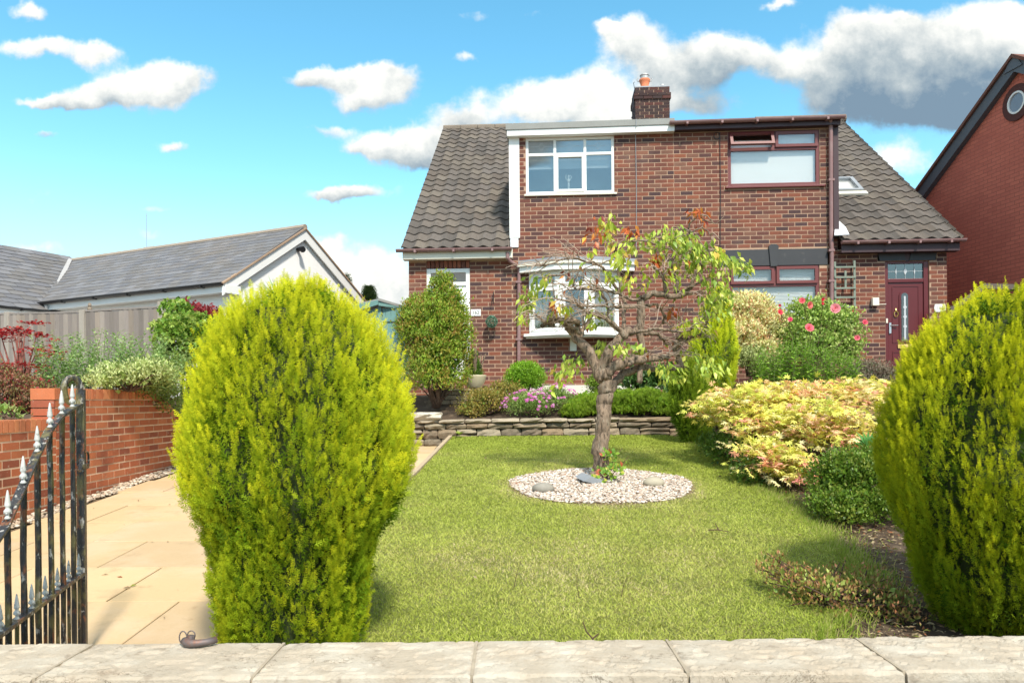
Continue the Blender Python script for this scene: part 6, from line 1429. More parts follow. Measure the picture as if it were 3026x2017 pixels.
limb([tp(1862, 985, 0), tp(1890, 980, -.15), tp(1940, 972, -.2), tp(1990, 978, -.25), tp(2040, 975, -.3)], .022, .010); limb([tp(1845, 975, .05), tp(1842, 940, .1), tp(1850, 900, .15), tp(1838, 870, .2), tp(1836, 820, .25)], .026, .013)
limb([tp(1838, 980, -.05), tp(1800, 950, .05), tp(1795, 905, .1), tp(1780, 870, .12), tp(1762, 848, .15), tp(1735, 838, .2)], .018, .007); limb([tp(1893, 910, 0), tp(1850, 908, -.08), tp(1800, 906, -.15), tp(1760, 903, -.2), tp(1714, 905, -.28)], .015, .008)
limb([tp(1893, 890, 0), tp(1860, 880, .0), tp(1815, 864, -.05), tp(1770, 856, -.1), tp(1700, 852, -.15), tp(1698, 830, -.2)], .018, .007); limb([tp(1828, 868, .1), tp(1805, 820, .05), tp(1781, 790, 0), tp(1747, 776, -.05), tp(1690, 766, -.1), tp(1640, 775, -.15), tp(1600, 785, -.2)], .018, .006)
limb([tp(1836, 860, .2), tp(1828, 800, .25), tp(1820, 750, .2), tp(1818, 715, .15)], .018, .012); limb([tp(1820, 730, .15), tp(1870, 712, .1), tp(1920, 716, .05), tp(1965, 735, 0)], .012, .006)
limb([tp(1905, 905, .1), tp(1940, 902, .2), tp(1958, 925, .25), tp(1962, 955, .3)], .018, .014); limb([tp(2015, 860, -.1), tp(2060, 838, -.15), tp(2100, 815, -.2)], .014, .006)
limb([tp(1985, 780, .2), tp(2015, 740, .2), tp(2040, 700, .15), tp(2035, 670, .1), tp(2060, 640, .05), tp(2090, 640, 0), tp(2110, 660, -.05)], .014, .006)
limb([tp(1960, 700, .1), tp(2000, 670, .1), tp(2040, 690, .05), tp(2080, 730, 0)], .010, .005); limb([tp(2040, 690, .0), tp(2075, 672, 0), tp(2095, 690, 0), tp(2106, 718, 0)], .008, .005)
limb([tp(2062, 636, .05), tp(2105, 660, .02), tp(2140, 640, 0)], .007, .003)
for (pl_, r_) in (([(1600, 783), (1640, 752), (1686, 766)], .006), ([(1686, 766), (1665, 745), (1668, 722)], .005), ([(1712, 762), (1712, 735), (1724, 722)], .005), ([(1630, 835), (1680, 852), (1692, 890)], .007),
                  ([(1621, 814), (1686, 806), (1762, 783)], .009), ([(1762, 783), (1820, 768), (1850, 775)], .007), ([(1575, 758), (1600, 782), (1620, 780)], .005), ([(1632, 960), (1632, 900)], .007), ([(1930, 1030), (1955, 1025), (1968, 1032)], .008), ([(1640, 770), (1640, 757), (1600, 752)], .004)):
    limb([tp(x, y, -.2) for x, y in pl_], r_, r_ * .5, seg=6, reg=False)
trk = tr_.build('trunk', M['bark'], tree, smooth=True)
# twigs
tw = MB(); tipl = []; cen = tp(1870, 900); random.seed(41)
for _ in range(330):
    p_, d_, r_ = random.choice(nodes); L_ = random.uniform(.14, .5); out = (p_ - cen); out.z = 0; out = out.normalized() if out.length > .01 else Vector((1, 0, 0))
    v = (d_ * .5 + out * .45 + Vector((random.gauss(0, .5), random.gauss(0, .6), random.uniform(.0, .8)))).normalized(); q = p_.copy(); pts = [q.copy()]
    for k in range(6): v = (v + Vector((random.gauss(0, .16), random.gauss(0, .16), random.gauss(-.10, .12)))).normalized(); q = q + v * L_ / 6; pts.append(q.copy())
    if pts[-1].z + TB.z > P(1870, 690, TY).z or pts[-1].z < .75: continue
    if pts[-1].x > tp(2120, 800).x: continue
    tw.tube(pts, [.0065 * (1 - .65 * i / 6) for i in range(7)], 5); tipl.append(pts[-1]); tipl.append(pts[4])
    for _2 in range(2):
        s0 = pts[random.randint(2, 5)]; w_ = (v + Vector((random.gauss(0, .8), random.gauss(0, .8), random.gauss(0, .5)))).normalized(); tw.tube([s0, s0 + w_ * .06, s0 + w_ * .13 + Vector((0, 0, -.01))], [.003, .0025, .0015], 4)
tw.build('twigs', M['twig'], tree, smooth=True)
# leaves: hanging groups where the crown carries them
GRN = [(.34, .46, .06, 3), (.46, .56, .08, 3), (.20, .32, .04, 2), (.58, .60, .10, 2)]; RUST = [(.50, .12, .03, 2), (.28, .05, .03, 1), (.65, .26, .05, 1)]; YG = [(.56, .62, .07, 2), (.42, .54, .05, 2), (.62, .44, .08, 1)]
LC = [(1590, 850, 34, 30, GRN, 40), (1560, 900, 26, 36, GRN, 46), (1620, 820, 22, 14, YG, 14), (1545, 930, 14, 18, YG, 10), (1762, 690, 22, 34, RUST, 18), (1795, 680, 30, 50, YG, 50), (1750, 740, 10, 14, YG, 6), (1865, 678, 26, 16, RUST, 14), (1835, 745, 30, 30, YG, 30),
      (1860, 720, 24, 28, GRN, 20), (1930, 705, 40, 34, GRN, 52), (1985, 700, 40, 36, GRN, 56), (1960, 770, 50, 40, YG, 36), (2030, 720, 40, 34, GRN, 50), (1935, 770, 22, 18, RUST, 16), (2080, 745, 34, 40, GRN, 62), (2120, 745, 24, 30, YG, 34), (2160, 770, 34, 22, GRN, 40), (2200, 790, 24, 26, GRN, 34),
      (2110, 820, 44, 50, GRN, 70), (2130, 880, 28, 50, GRN, 60), (2090, 900, 30, 40, GRN, 36), (2060, 960, 34, 24, YG, 34), (1870, 830, 50, 50, YG, 24), (1770, 920, 34, 34, GRN, 16), (1750, 945, 14, 20, GRN, 8), (2080, 1060, 50, 26, GRN, 56), (2110, 1090, 36, 24, GRN, 34), (1960, 1085, 36, 18, GRN, 30), (2000, 1110, 50, 22, GRN, 34),
      (1700, 1060, 30, 20, GRN, 20), (1680, 1095, 34, 34, GRN, 30), (1650, 1120, 16, 28, YG, 12), (1770, 1020, 18, 24, GRN, 18), (1835, 1025, 30, 22, GRN, 24), (1890, 1030, 16, 18, GRN, 14), (1800, 800, 60, 40, YG, 20), (2060, 620, 30, 14, RUST, 16), (2078, 655, 16, 30, RUST, 14), (1660, 905, 30, 24, YG, 14), (1634, 900, 8, 20, RUST, 8), (1990, 915, 16, 12, RUST, 12), (2040, 760, 40, 44, GRN, 46), (1980, 830, 60, 30, YG, 18), (1700, 800, 60, 20, RUST, 6), (2020, 960, 24, 20, YG, 20)]
Lp = []; Lc = []
for (x, y, rx, ry, cols, n) in LC:
    dyc = random.uniform(-.35, .25)
    for _ in range(int(n * 1.35)):
        q = tp(x + random.gauss(0, rx * .55), y + random.gauss(0, ry * .55), dyc + random.gauss(0, .10)); Lp.append(tuple(q)); c = random.choices(cols, [k_[3] for k_ in cols])[0]; Lc.append(c[:3])
for q in random.sample(tipl, min(60, len(tipl))):
    Lp.append(tuple(q)); Lc.append(random.choice([(.30, .09, .03), (.34, .40, .05), (.3, .4, .04)]))
Lp = np.array(Lp); Lc = np.array(Lc) * RNG.uniform(.8, 1.2, (len(Lp), 1)); N = len(Lp)
ld = unit(np.stack([RNG.normal(0, .35, N) + (Lp[:, 0] - cen.x) * .35, RNG.normal(0, .4, N), -np.ones(N) * RNG.uniform(.3, 1.2, N)], 1)); ln = unit(RNG.normal(size=(N, 3)) * .7 + np.stack([(Lp[:, 0] - cen.x), -np.ones(N) * .9, np.ones(N) * .4], 1)); lsz = RNG.uniform(.065, .108, N)
order = RNG.permutation(N); npart = 290
LT = T_leaf(.44, .07, .22)
cl_ = [(.34, .46, .06), (.46, .56, .08), (.20, .32, .04), (.58, .60, .10), (.50, .13, .03), (.62, .42, .07)]; LM = []
for c in cl_:
    g = MB(); g.add(LT[0], [tuple(f) for f in LT[1]], c); LM.append(g.mesh('leaf', M['leaf'], smooth=True))
for i in order[:npart]:
    k = int(np.argmin([np.linalg.norm(Lc[i] - np.array(c)) for c in cl_])); y_ = Vector(ld[i]); x_ = y_.cross(Vector(ln[i])).normalized(); z_ = x_.cross(y_)
    o = bpy.data.objects.new('leaf', LM[k]); link(o, tree); s_ = float(lsz[i]); o.matrix_local = Matrix.Translation(Lp[i]) @ Matrix((x_, y_, z_)).transposed().to_4x4() @ Matrix.Scale(s_, 4)
r_ = order[npart:]; V, F, C = inst(LT, Lp[r_], ld[r_], ln[r_], lsz[r_], Lc[r_] * .9, Lc[r_] * 1.1); arr_obj('foliage', V, F, C, M['leaf'], tree, smooth=True, stuff=True)
# suckers at the foot
bl = [blob(1805, 1365, 7.75, 34, 46, .14), blob(1780, 1410, 7.6, 30, 24, .12), blob(1815, 1400, 7.6, 24, 24, .1)]
pos, o_, ck = clumpy(bl, 46, 3, .025, (.3, 1.0)); N = len(pos); c = pick([(.24, .38, .04, 4), (.14, .27, .03, 3), (.45, .12, .05, 1.2), (.45, .45, .07, 1)], N)
fol = inst(ROUND, pos, rand_dirs(o_, .7, .3, .6), o_ + np.array((0, -1, .5)), RNG.uniform(.035, .065, N), c, c * 1.1)
t_ = plant('sucker_shoots', 'leafy green sucker shoots sprouting at the foot of the weeping tree', 'shoots', tuple(G(1790, 1420)), fol, M['leaf'], stems_mesh(G(1790, 1420), [P(1840, 1322, 7.75), P(1856, 1350, 7.7), P(1770, 1325, 7.8), P(1790, 1360, 7.6), P(1815, 1380, 7.6), P(1745, 1375, 7.8)], .006, .002), 'stem_brown')
t_ = None
# ------------------------------------------------------------------ shrubs of the terrace bed behind the stone wall
BRZ = [(.13, .24, .020, 5), (.22, .34, .03, 3), (.30, .28, .04, 1)]
shrub('evergreen_shrub', 'tall dense glossy green shrub with bronze tips hiding the white front door', 'shrub',
      [blob(1280, 990, 12.1, 100, 115, .55), blob(1290, 1100, 12.0, 100, 95, .5), blob(1235, 960, 12.1, 62, 80, .4), blob(1335, 1010, 12.1, 62, 120, .4), blob(1308, 872, 12.1, 38, 66, .22), blob(1310, 905, 12.1, 60, 60, .3)],
      tuple(P(1290, 1205, 12.1)), 1500, 14, .045, .052, BRZ, [(.34, .46, .05, 5), (.50, .36, .07, 2), (.45, .16, .06, 1)], LEAF, (.55, .75, .5), (.80, 1.03), stemn=30, r0=.025)
pot = thing('plant_pot', 'cream glazed bowl-shaped plant pot beside the tall evergreen shrub', 'pot', tuple(P(1402, 1146, 12.6)))
g = MB(); s_ = 12.6 / FPX; g.lathe([(0, 0), (20 * s_, 0), (22 * s_, 3 * s_), (31 * s_, 18 * s_), (35 * s_, 34 * s_), (36 * s_, 38 * s_), (33 * s_, 38 * s_), (31 * s_, 33 * s_), (0, 33 * s_)], (0, 0, 0), 24); g.build('bowl', M['pot'], pot, smooth=True)
conifer('dwarf_conifer', 'small dark green cone-shaped conifer growing in the cream pot', 0, 12.6, outl(12.6, [(802, 1085, 1092), (830, 1072, 1100), (855, 1068, 1108), (866, 1074, 1104)]), 30, .09, .05, (.20, .38, .04), (.08, .18, .02), seed=5, basez=P(1402, 1116, 12.6).z, sprays=6, percol=6, collen=.2, inset=.02)
shrub('clipped_ball_shrub', 'neatly rounded bright green ball shrub at the foot of the downpipe', 'shrub', [blob(1552, 1122, 12.6, 56, 50, .32)], tuple(P(1552, 1170, 12.6)), 700, 12, .03, .030, [(.17, .34, .02, 3), (.12, .26, .02, 2)], [(.30, .52, .03)], SMALL, (.6, .7, .5), (.86, 1.03), stemn=8)
shrub('azalea', 'low spreading bronze-green azalea behind the left end of the stone wall', 'shrub', [blob(1430, 1190, 11.95, 72, 38, .3), blob(1490, 1165, 12.2, 62, 34, .3), blob(1390, 1215, 11.8, 40, 20, .2)], tuple(P(1440, 1222, 11.9)), 420, 11, .045, .036, [(.20, .19, .04, 3), (.32, .24, .05, 2), (.14, .20, .03, 2)], [(.50, .32, .09, 2), (.36, .34, .06, 2)], SMALL, (.5, .8, .6), (.6, 1.05), stemn=20)
gp_ = shrub('flowering_cranesbill', 'mound of small pink flowers spilling over the middle of the stone wall', 'flowers', [blob(1560, 1200, 11.75, 70, 40, .3), blob(1640, 1185, 11.95, 56, 38, .28)], tuple(P(1590, 1232, 11.8)), 520, 11, .035, .026, [(.14, .27, .04, 3), (.24, .36, .08, 2)], [(.34, .44, .12)], SMALL, (.5, .8, .6), (.75, 1.03), stemn=12)
pos, o_, ck = clumpy([blob(1560, 1198, 11.75, 74, 42, .32), blob(1640, 1180, 11.95, 62, 44, .3)], 150, 2, .015, (.98, 1.10), -.2)
def flowerT(n=5):
    V = [(0, 0, 0)]; F = []
    for k in range(n):
        a = 2 * math.pi * k / n; j = len(V); V += [(.6 * math.cos(a - .5), .15, .6 * math.sin(a - .5)), (1.0 * math.cos(a), .22, math.sin(a)), (.6 * math.cos(a + .5), .15, .6 * math.sin(a + .5))]; F += [(0, j, j + 1), (0, j + 1, j + 2)]
    return np.array(V), np.array(F), np.ones(len(V))
FLW = flowerT(); c = pick([(.58, .14, .42, 3), (.66, .30, .52, 2), (.42, .08, .30, 1)], len(pos)); V, F, C = inst(FLW, pos, unit(o_ + np.array((0, -.6, .4))), RNG.normal(size=o_.shape), RNG.uniform(.018, .03, len(pos)), c, c); arr_obj('flowers', V - np.array(gp_.location), F, C, M['petal'], gp_, stuff=True)
shrub('heather', 'wide mat of fine bright green heather left of the tree trunk above the stone wall', 'shrub', [blob(1740, 1205, 11.9, 60, 34, .28), blob(1700, 1215, 11.8, 40, 26, .25), blob(1790, 1195, 12.1, 50, 36, .3)], tuple(P(1740, 1236, 11.9)), 520, 14, .03, .055, [(.14, .26, .015, 3), (.21, .34, .02, 2)], [(.36, .48, .04)], NEED, (.3, 1.0, .3), (.7, 1.02), stemn=6)
shrub('heather', 'wide mat of fine bright green heather right of the tree trunk above the stone wall', 'shrub', [blob(1850, 1198, 12.0, 60, 40, .3), blob(1915, 1195, 11.9, 60, 44, .3), blob(1965, 1205, 11.8, 40, 34, .25)], tuple(P(1890, 1236, 11.9)), 700, 14, .03, .055, [(.13, .25, .015, 3), (.20, .33, .02, 2)], [(.33, .46, .04)], NEED, (.3, 1.0, .3), (.7, 1.02), stemn=6)
shrub('low_green_shrub', 'small rounded green shrub in front of the cream plinth, left of the tree', 'shrub', [blob(1768, 1140, 12.8, 34, 34, .2)], tuple(P(1768, 1175, 12.8)), 120, 9, .04, .04, [(.14, .25, .02)], [(.3, .42, .05)], SMALL, stemn=6)
rh_ = shrub('rhododendron', 'dark glossy rhododendron with broad leaves behind the right-hand heather', 'shrub', [blob(1960, 1130, 12.5, 70, 48, .35), blob(1880, 1140, 12.6, 50, 34, .3), blob(2010, 1160, 12.2, 40, 50, .3)], tuple(P(1950, 1200, 12.4)), 190, 8, .05, .095, [(.055, .12, .025, 3), (.09, .17, .04, 2)], [(.16, .28, .07), (.10, .19, .05)], T_leaf(.34, .05, .15), (.8, .35, .5), (.6, 1.03), stemn=14)
def rose(par, x, y, Y, r, col, name='flower', seed=0):
    rr = random.Random(seed); B_ = Vector(par.location); c = P(x, y, Y); g = MB()
    for ring, (rad_, tilt, n) in enumerate(((1.0, .55, 7), (.78, .9, 6), (.52, 1.15, 5), (.28, 1.4, 4))):
        for k in range(n):
            a = 2 * math.pi * k / n + ring * .5 + rr.uniform(-.2, .2); w_ = .55 * rad_; ca, sa = math.cos(a), math.sin(a); h = rad_ * math.cos(tilt); up = rad_ * math.sin(tilt) * .6
            pts = [(0, 0, -.1), (h * ca - w_ * sa, h * sa + w_ * ca, up * .8), (h * 1.25 * ca, h * 1.25 * sa, up * 1.05), (h * ca + w_ * sa, h * sa - w_ * ca, up * .8)]
            cc = np.array(col) * rr.uniform(.8, 1.2); g.add([(q[0] * r, -q[2] * r, q[1] * r) for q in pts], [(0, 1, 2, 3)], cc)
    o = g.build(name, M['petal'], par); o.location = c - B_; o.rotation_euler = (rr.uniform(-.5, .3), rr.uniform(-.4, .4), rr.uniform(-.5, .5)); return o
rose(rh_, 1953, 1158, 11.9, .035, (.75, .22, .28), seed=77)
hr_ = shrub('variegated_pieris', 'cream and pink variegated pieris under the lower mahogany window', 'shrub', [blob(2210, 930, 12.4, 74, 58, .45), blob(2250, 965, 12.4, 66, 60, .4), blob(2190, 1000, 12.2, 56, 60, .4), blob(2240, 1030, 12.2, 50, 40, .35)], tuple(P(2220, 1110, 12.3)), 820, 12, .05, .066, [(.62, .62, .22, 3), (.84, .80, .40, 4), (.40, .38, .12, .8), (.62, .30, .16, .6)], [(.86, .82, .42, 4), (.90, .50, .28, 1.6), (.80, .26, .17, 1.0), (.55, .60, .16, 2)], T_leaf(.36, .05, .2), (.7, .5, .5), (.80, 1.05), inner=.15, stemn=30, r0=.02)
shrub('variegated_shrub', 'small pale green shrub beneath the variegated pieris', 'shrub', [blob(2215, 1065, 11.7, 62, 36, .3), blob(2260, 1090, 11.6, 50, 30, .3)], tuple(P(2220, 1110, 11.6)), 200, 10, .045, .04, [(.22, .28, .07, 2), (.38, .42, .16, 2)], [(.5, .54, .2)], SMALL, stemn=8)
rs_ = shrub('rose_bush', 'tall rose bush with coral-pink blooms in front of the downpipe and trellis', 'rose bush', [blob(2400, 945, 12.6, 86, 66, .4), blob(2470, 980, 12.6, 84, 72, .4), blob(2325, 985, 12.5, 66, 54, .4), blob(2490, 1040, 12.5, 54, 50, .35), blob(2400, 1030, 12.4, 90, 50, .4)], tuple(P(2410, 1120, 12.2)), 860, 10, .05, .052, [(.19, .34, .05, 3), (.30, .44, .08, 2), (.40, .46, .14, 1)], [(.42, .56, .12, 3), (.58, .60, .22, 1)], ROUND, (.6, .6, .6), (.6, 1.05), stemn=40, r0=.014)
for i, (x, y, r_, c) in enumerate(((2370, 888, .055, (.78, .14, .17)), (2392, 901, .066, (.80, .20, .18)), (2431, 884, .036, (.75, .04, .07)), (2468, 911, .088, (.85, .30, .34)), (2305, 922, .052, (.78, .07, .11)), (2335, 944, .044, (.80, .10, .20)), (2391, 969, .080, (.82, .16, .20)), (2556, 952, .050, (.80, .12, .18)), (2533, 998, .050, (.80, .17, .22)), (2304, 902, .026, (.6, .05, .08)), (2431, 896, .028, (.65, .05, .07)), (2520, 918, .018, (.6, .12, .08)))):
    o = rose(rs_, x, y, 11.75, r_ * .86, c, 'rose', i)
b = MB(); B_ = Vector(rs_.location)
for (x0, y0, x1, y1) in ((2555, 955, 2510, 1000), (2532, 1002, 2500, 1040), (2305, 925, 2345, 1000), (2304, 904, 2310, 960), (2431, 886, 2425, 940), (2468, 915, 2455, 960), (2370, 892, 2385, 950), (2391, 975, 2395, 1040)): b.tube([P(x0, y0, 11.78) - B_, P((x0 + x1) / 2 + 3, (y0 + y1) / 2, 11.85) - B_, P(x1, y1, 12.1) - B_], .005, 5)
b.build('flower_stem', M['leafstem'] if 'leafstem' in M else M['stem_brown'], rs_)
# leafy upright perennials: stems with lance leaves
def stalks(name, label, cat, spots, Yr, hgt, cols, tipc, lsz_=.09, nl=18, lean=.12, group=None, tpl=LANCE, base=None, droop=.25):
    Ps, Ds, Us, Sz = [], [], [], []; st = MB()
    for (x, yb, yt) in spots:
        Y = random.uniform(*Yr); a = P(x + random.uniform(-8, 8), yb, Y); c_ = P(x + random.uniform(-1, 1) * lean * 200, yt, Y - .05); pts = [a.lerp(c_, u) + Vector((.02 * math.sin(3 * u + x), 0, 0)) for u in np.linspace(0, 1, 6)]
        st.tube(pts, [.005 * (1 - .6 * i / 5) for i in range(6)], 5, (1, 1, 1))
        for k in range(nl):
            u = .15 + .85 * k / nl; p_ = a.lerp(c_, u); an = k * 2.4; Ps.append(p_); Ds.append((math.cos(an), math.sin(an), .45 - droop + .5 * u)); Us.append((0, 0, 1)); Sz.append(lsz_ * (1.1 - .55 * u) * random.uniform(.8, 1.15))
    Ps = np.array([tuple(p_) for p_ in Ps]); N = len(Ps); c = pick(cols, N); fol = inst(tpl, Ps, np.array(Ds) + RNG.normal(size=(N, 3)) * .12, np.array(Us) + RNG.normal(size=(N, 3)) * .2, np.array(Sz), c, c * .6 + np.array(tipc) * .4)
    return plant(name, label, cat, base or tuple(P(spots[0][0], spots[0][1], sum(Yr) / 2)), fol, M['leaf'], st, 'greenstem', group)
M['greenstem'] = mat('green_stem', (.16, .20, .06), .8, .1, 10, attr=False)
random.seed(5)
stalks('phlox_clump', 'dense clump of upright fresh green lance-leaved stems in front of the rose bush', 'perennial', [(x, 1150 + random.uniform(-10, 10), 1000 + 45 * abs(x - 2360) / 150 + random.uniform(-14, 24)) for x in np.linspace(2235, 2530, 84)], (10.6, 11.3), .5, [(.19, .38, .03, 3), (.28, .48, .05, 2), (.13, .28, .03, 2)], (.45, .64, .10), .15, 24, tpl=T_leaf(.26, .04, .3), base=tuple(P(2380, 1160, 11.0)))
shrub('hebe', 'greyish purple-brown twiggy shrub beside the maroon door', 'shrub', [blob(2560, 1110, 12.0, 84, 46, .35), blob(2610, 1120, 12.0, 56, 44, .35)], tuple(P(2570, 1160, 12.0)), 420, 12, .05, .034, [(.17, .13, .08, 3), (.25, .20, .14, 2), (.12, .14, .06, 2)], [(.40, .36, .28, 2), (.30, .18, .12, 1)], LANCE, (.3, 1.0, .45), (.5, 1.05), stemn=50, r0=.008)
stalks('catmint', 'thin mauve-tipped stems rising above the back of the maple', 'perennial', [(x, 1140, 1082 + random.uniform(0, 20)) for x in np.linspace(2290, 2350, 9)], (11.0, 11.2), .3, [(.30, .28, .22, 1), (.45, .30, .42, 1)], (.5, .35, .5), .03, 12)
# ------------------------------------------------------------------ right border
def maple(name, label, blobs, base, nclump, per, cr, size, cols, tips, nparts=280, group=None, stemn=40, tpl=PALM, flat=.45, mats='leafmatt', pcol=None, upn=(0, -.25, 1), dirz=-.15, inner=.25):
    pos, o, ck = clumpy(blobs, nclump, per, cr, (.62, 1.05), -.35, flat); N = len(pos); cc = pick(tips, nclump, .1)[ck]; v_ = RNG.uniform(.85, 1.15, (N, 1)); c1 = cc * v_; c0 = pick(cols, N) * v_
    d = unit(o * np.array((1, 1, .3)) + RNG.normal(size=(N, 3)) * np.array((.7, .7, .25)) + np.array((0, -.25, dirz))); up = np.array(upn) + RNG.normal(size=(N, 3)) * .4; sz = RNG.uniform(size * .7, size * 1.15, N)
    t_ = thing(name, label, 'maple' if 'maple' in name else 'shrub', base, 0, group); B_ = np.array(base); front = np.argsort(pos[:, 1] - pos[:, 2] * .8 + RNG.random(N) * .8)[:nparts] if nparts else []
    if nparts:
        K_ = [np.array(q[:3]) for q in tips]; ms = []
        for q in K_:
            g = MB(); tt = tpl[2]; cvec = np.array([K_[0] * .0 + q * (.75 + .25 * x_) for x_ in tt]); g.add(tpl[0], [tuple(f) for f in tpl[1]]); g.T[-1] = cvec; ms.append(g.mesh('leaf', M[mats]))
        for i in front:
            k = int(np.argmin([np.linalg.norm(cc[i] - q) for q in K_])); y_ = Vector(d[i]); x_ = y_.cross(Vector(up[i])).normalized(); z_ = x_.cross(y_)
            o_ = bpy.data.objects.new('leaf', ms[k]); link(o_, t_); o_.matrix_local = Matrix.Translation(pos[i] - B_) @ Matrix((x_, y_, z_)).transposed().to_4x4() @ Matrix.Scale(float(sz[i]), 4)
    m_ = np.ones(N, bool); m_[front] = False; L = [inst(tpl, pos[m_], d[m_], up[m_], sz[m_], c0[m_] * .5 + c1[m_] * .5, c1[m_])]
    if inner:
        p2, o2, ck2 = clumpy(blobs, int(nclump * inner), per, cr * 1.2, (.2, .7), -.5, .8); n2 = len(p2); c2 = pick(cols, n2); L.append(inst(tpl, p2, unit(o2 + RNG.normal(size=o2.shape) * .6), np.array((0, 0, 1)) + RNG.normal(size=o2.shape) * .5, RNG.uniform(size * .8, size * 1.2, n2), c2, c2))
    V, F, C = merge(L); fo = arr_obj('foliage', V - B_, F, C, M[mats], t_, stuff=True)
    st = stems_mesh(base, [tuple(pos[i]) for i in RNG.choice(N, stemn, replace=False)], .018, .003, .15); st.V = [v - B_ for v in st.V]; st.build('stem', M['redstem'], t_, smooth=True); return t_
M['redstem'] = mat('red_stem', (.22, .07, .05), .7, .15, 10, attr=False)
MT = [(.90, .82, .24, 5), (.93, .72, .32, 3), (.93, .56, .34, 2.6), (.92, .38, .32, 1.8), (.76, .80, .18, 5), (.95, .86, .50, 4)]
maple('japanese_maple', 'broad low maple with golden yellow and salmon-orange palmate leaves filling the right border',
      [blob(2300, 1190, 9.2, 190, 56, .8), blob(2480, 1190, 9.2, 170, 60, .7), blob(2180, 1225, 8.8, 140, 78, .7), blob(2330, 1290, 8.3, 190, 85, .7), blob(2270, 1370, 7.6, 90, 70, .45), blob(2420, 1270, 8.0, 160, 80, .6), blob(2340, 1400, 7.3, 90, 60, .35), blob(2560, 1170, 9.6, 90, 44, .5)],
      tuple(Vector((2.95, 8.6, lawn_z(8.6)))), 1000, 8, .065, .082, [(.66, .60, .10, 3), (.44, .48, .07, 2)], MT, 290)
shrub('box_shrub', 'rounded dark green small-leaved shrub between the maple and the right conifer', 'shrub', [blob(2500, 1430, 6.3, 105, 96, .38), blob(2570, 1420, 6.4, 90, 90, .36), blob(2480, 1500, 6.0, 80, 50, .28), blob(2590, 1500, 6.0, 80, 50, .28)], tuple(Vector((2.85, 6.3, lawn_z(6.3)))), 1100, 12, .035, .030, [(.07, .14, .012, 3), (.10, .19, .018, 2), (.16, .20, .02, 1)], [(.16, .27, .025, 3), (.34, .36, .06, .6), (.24, .33, .04, 1)], T_small(.62), (.6, .6, .6), (.7, 1.04), stemn=20)
shrub('ground_shrub', 'low dark green ground shrub tucked under the left side of the maple', 'shrub', [blob(2160, 1330, 8.6, 70, 44, .4), blob(2230, 1400, 7.6, 60, 50, .3), blob(2110, 1310, 9.4, 44, 26, .3)], tuple(Vector((2.62, 8.4, lawn_z(8.4)))), 360, 10, .045, .034, [(.06, .13, .015, 3), (.10, .19, .02, 2)], [(.14, .25, .03)], SMALL, stemn=8)
tt_ = []
pos = np.array([tuple(P(2562, 1318, 6.9))] * 9); a_ = np.linspace(-1.3, 1.3, 9); d = np.stack([np.sin(a_), np.full(9, -.3), np.cos(a_) * .9 + .1], 1); c = pick([(.10, .26, .06)], 9)
plant('lily_plant', 'tuft of broad blue-green leaves poking out beside the right conifer', 'perennial', tuple(P(2562, 1325, 6.9)), inst(T_leaf(.26, .05, .12), pos, d, np.array([(0, -1, .6)] * 9), RNG.uniform(.12, .2, 9), c, c * 1.3), M['leaf'])
az = shrub('low_azalea', 'sparse low azalea with red-brown leaves on bare twigs just behind the coping', 'shrub', [blob(2340, 1735, 4.15, 84, 66, .22), blob(2430, 1760, 4.1, 90, 66, .25), blob(2540, 1765, 4.15, 120, 86, .3), blob(2650, 1800, 4.1, 80, 70, .25), blob(2285, 1675, 4.3, 40, 34, .12)], tuple(Vector((1.72, 4.1, lawn_z(4.1)))), 520, 5, .028, .027, [(.30, .36, .07, 3), (.34, .24, .09, 2), (.20, .30, .05, 3)], [(.48, .17, .10, 4), (.40, .44, .10, 2.5), (.66, .22, .12, 1.5)], T_leaf(.5, .08, .1), (.5, .9, .5), (.35, 1.05), stemn=90, r0=.007, inner=.15, stem_mat='stem_brown')
# dead leaves and litter on the border soil
def lit():
    while True:
        Y = random.uniform(3.2, 10.5); X = lawn_right(Y) + abs(random.gauss(0, .6)) + .02
        if X < 5: return (X, Y, bed_z(X, Y) + .022)
pos = [lit() for _ in range(7000)]
for _ in range(70):
    Y_ = random.uniform(3.3, 11.2); X_ = random.uniform(-.8, 2.3); pos.append((X_, Y_, lawn_z(Y_) + .03))
for _ in range(90):
    a_ = random.random() * 6.28; r_ = RR * math.sqrt(random.random()); pos.append((RING.x + r_ * math.cos(a_), RING.y + r_ * math.sin(a_), lawn_z(RING.y + r_ * math.sin(a_)) + .035))
for _ in range(60):
    Y_ = random.uniform(3.2, 10); pos.append((random.uniform(-4.0, -1.6), Y_, drive_z(Y_) + .006))
pos = np.array(pos); N = len(pos); c = pick([(.30, .21, .12, 3), (.18, .12, .07, 2), (.46, .37, .22, 3), (.36, .15, .07, 1), (.25, .28, .06, 1)], N)
V, F, C = inst(T_leaf(.35, .1, .1), pos, RNG.normal(size=(N, 3)) * (1, 1, .15), RNG.normal(size=(N, 3)) * .4 + (0, 0, 1), RNG.uniform(.015, .05, N), c, c); arr_obj('leaf_litter', V, F, C, M['leafmatt'], stuff=True)
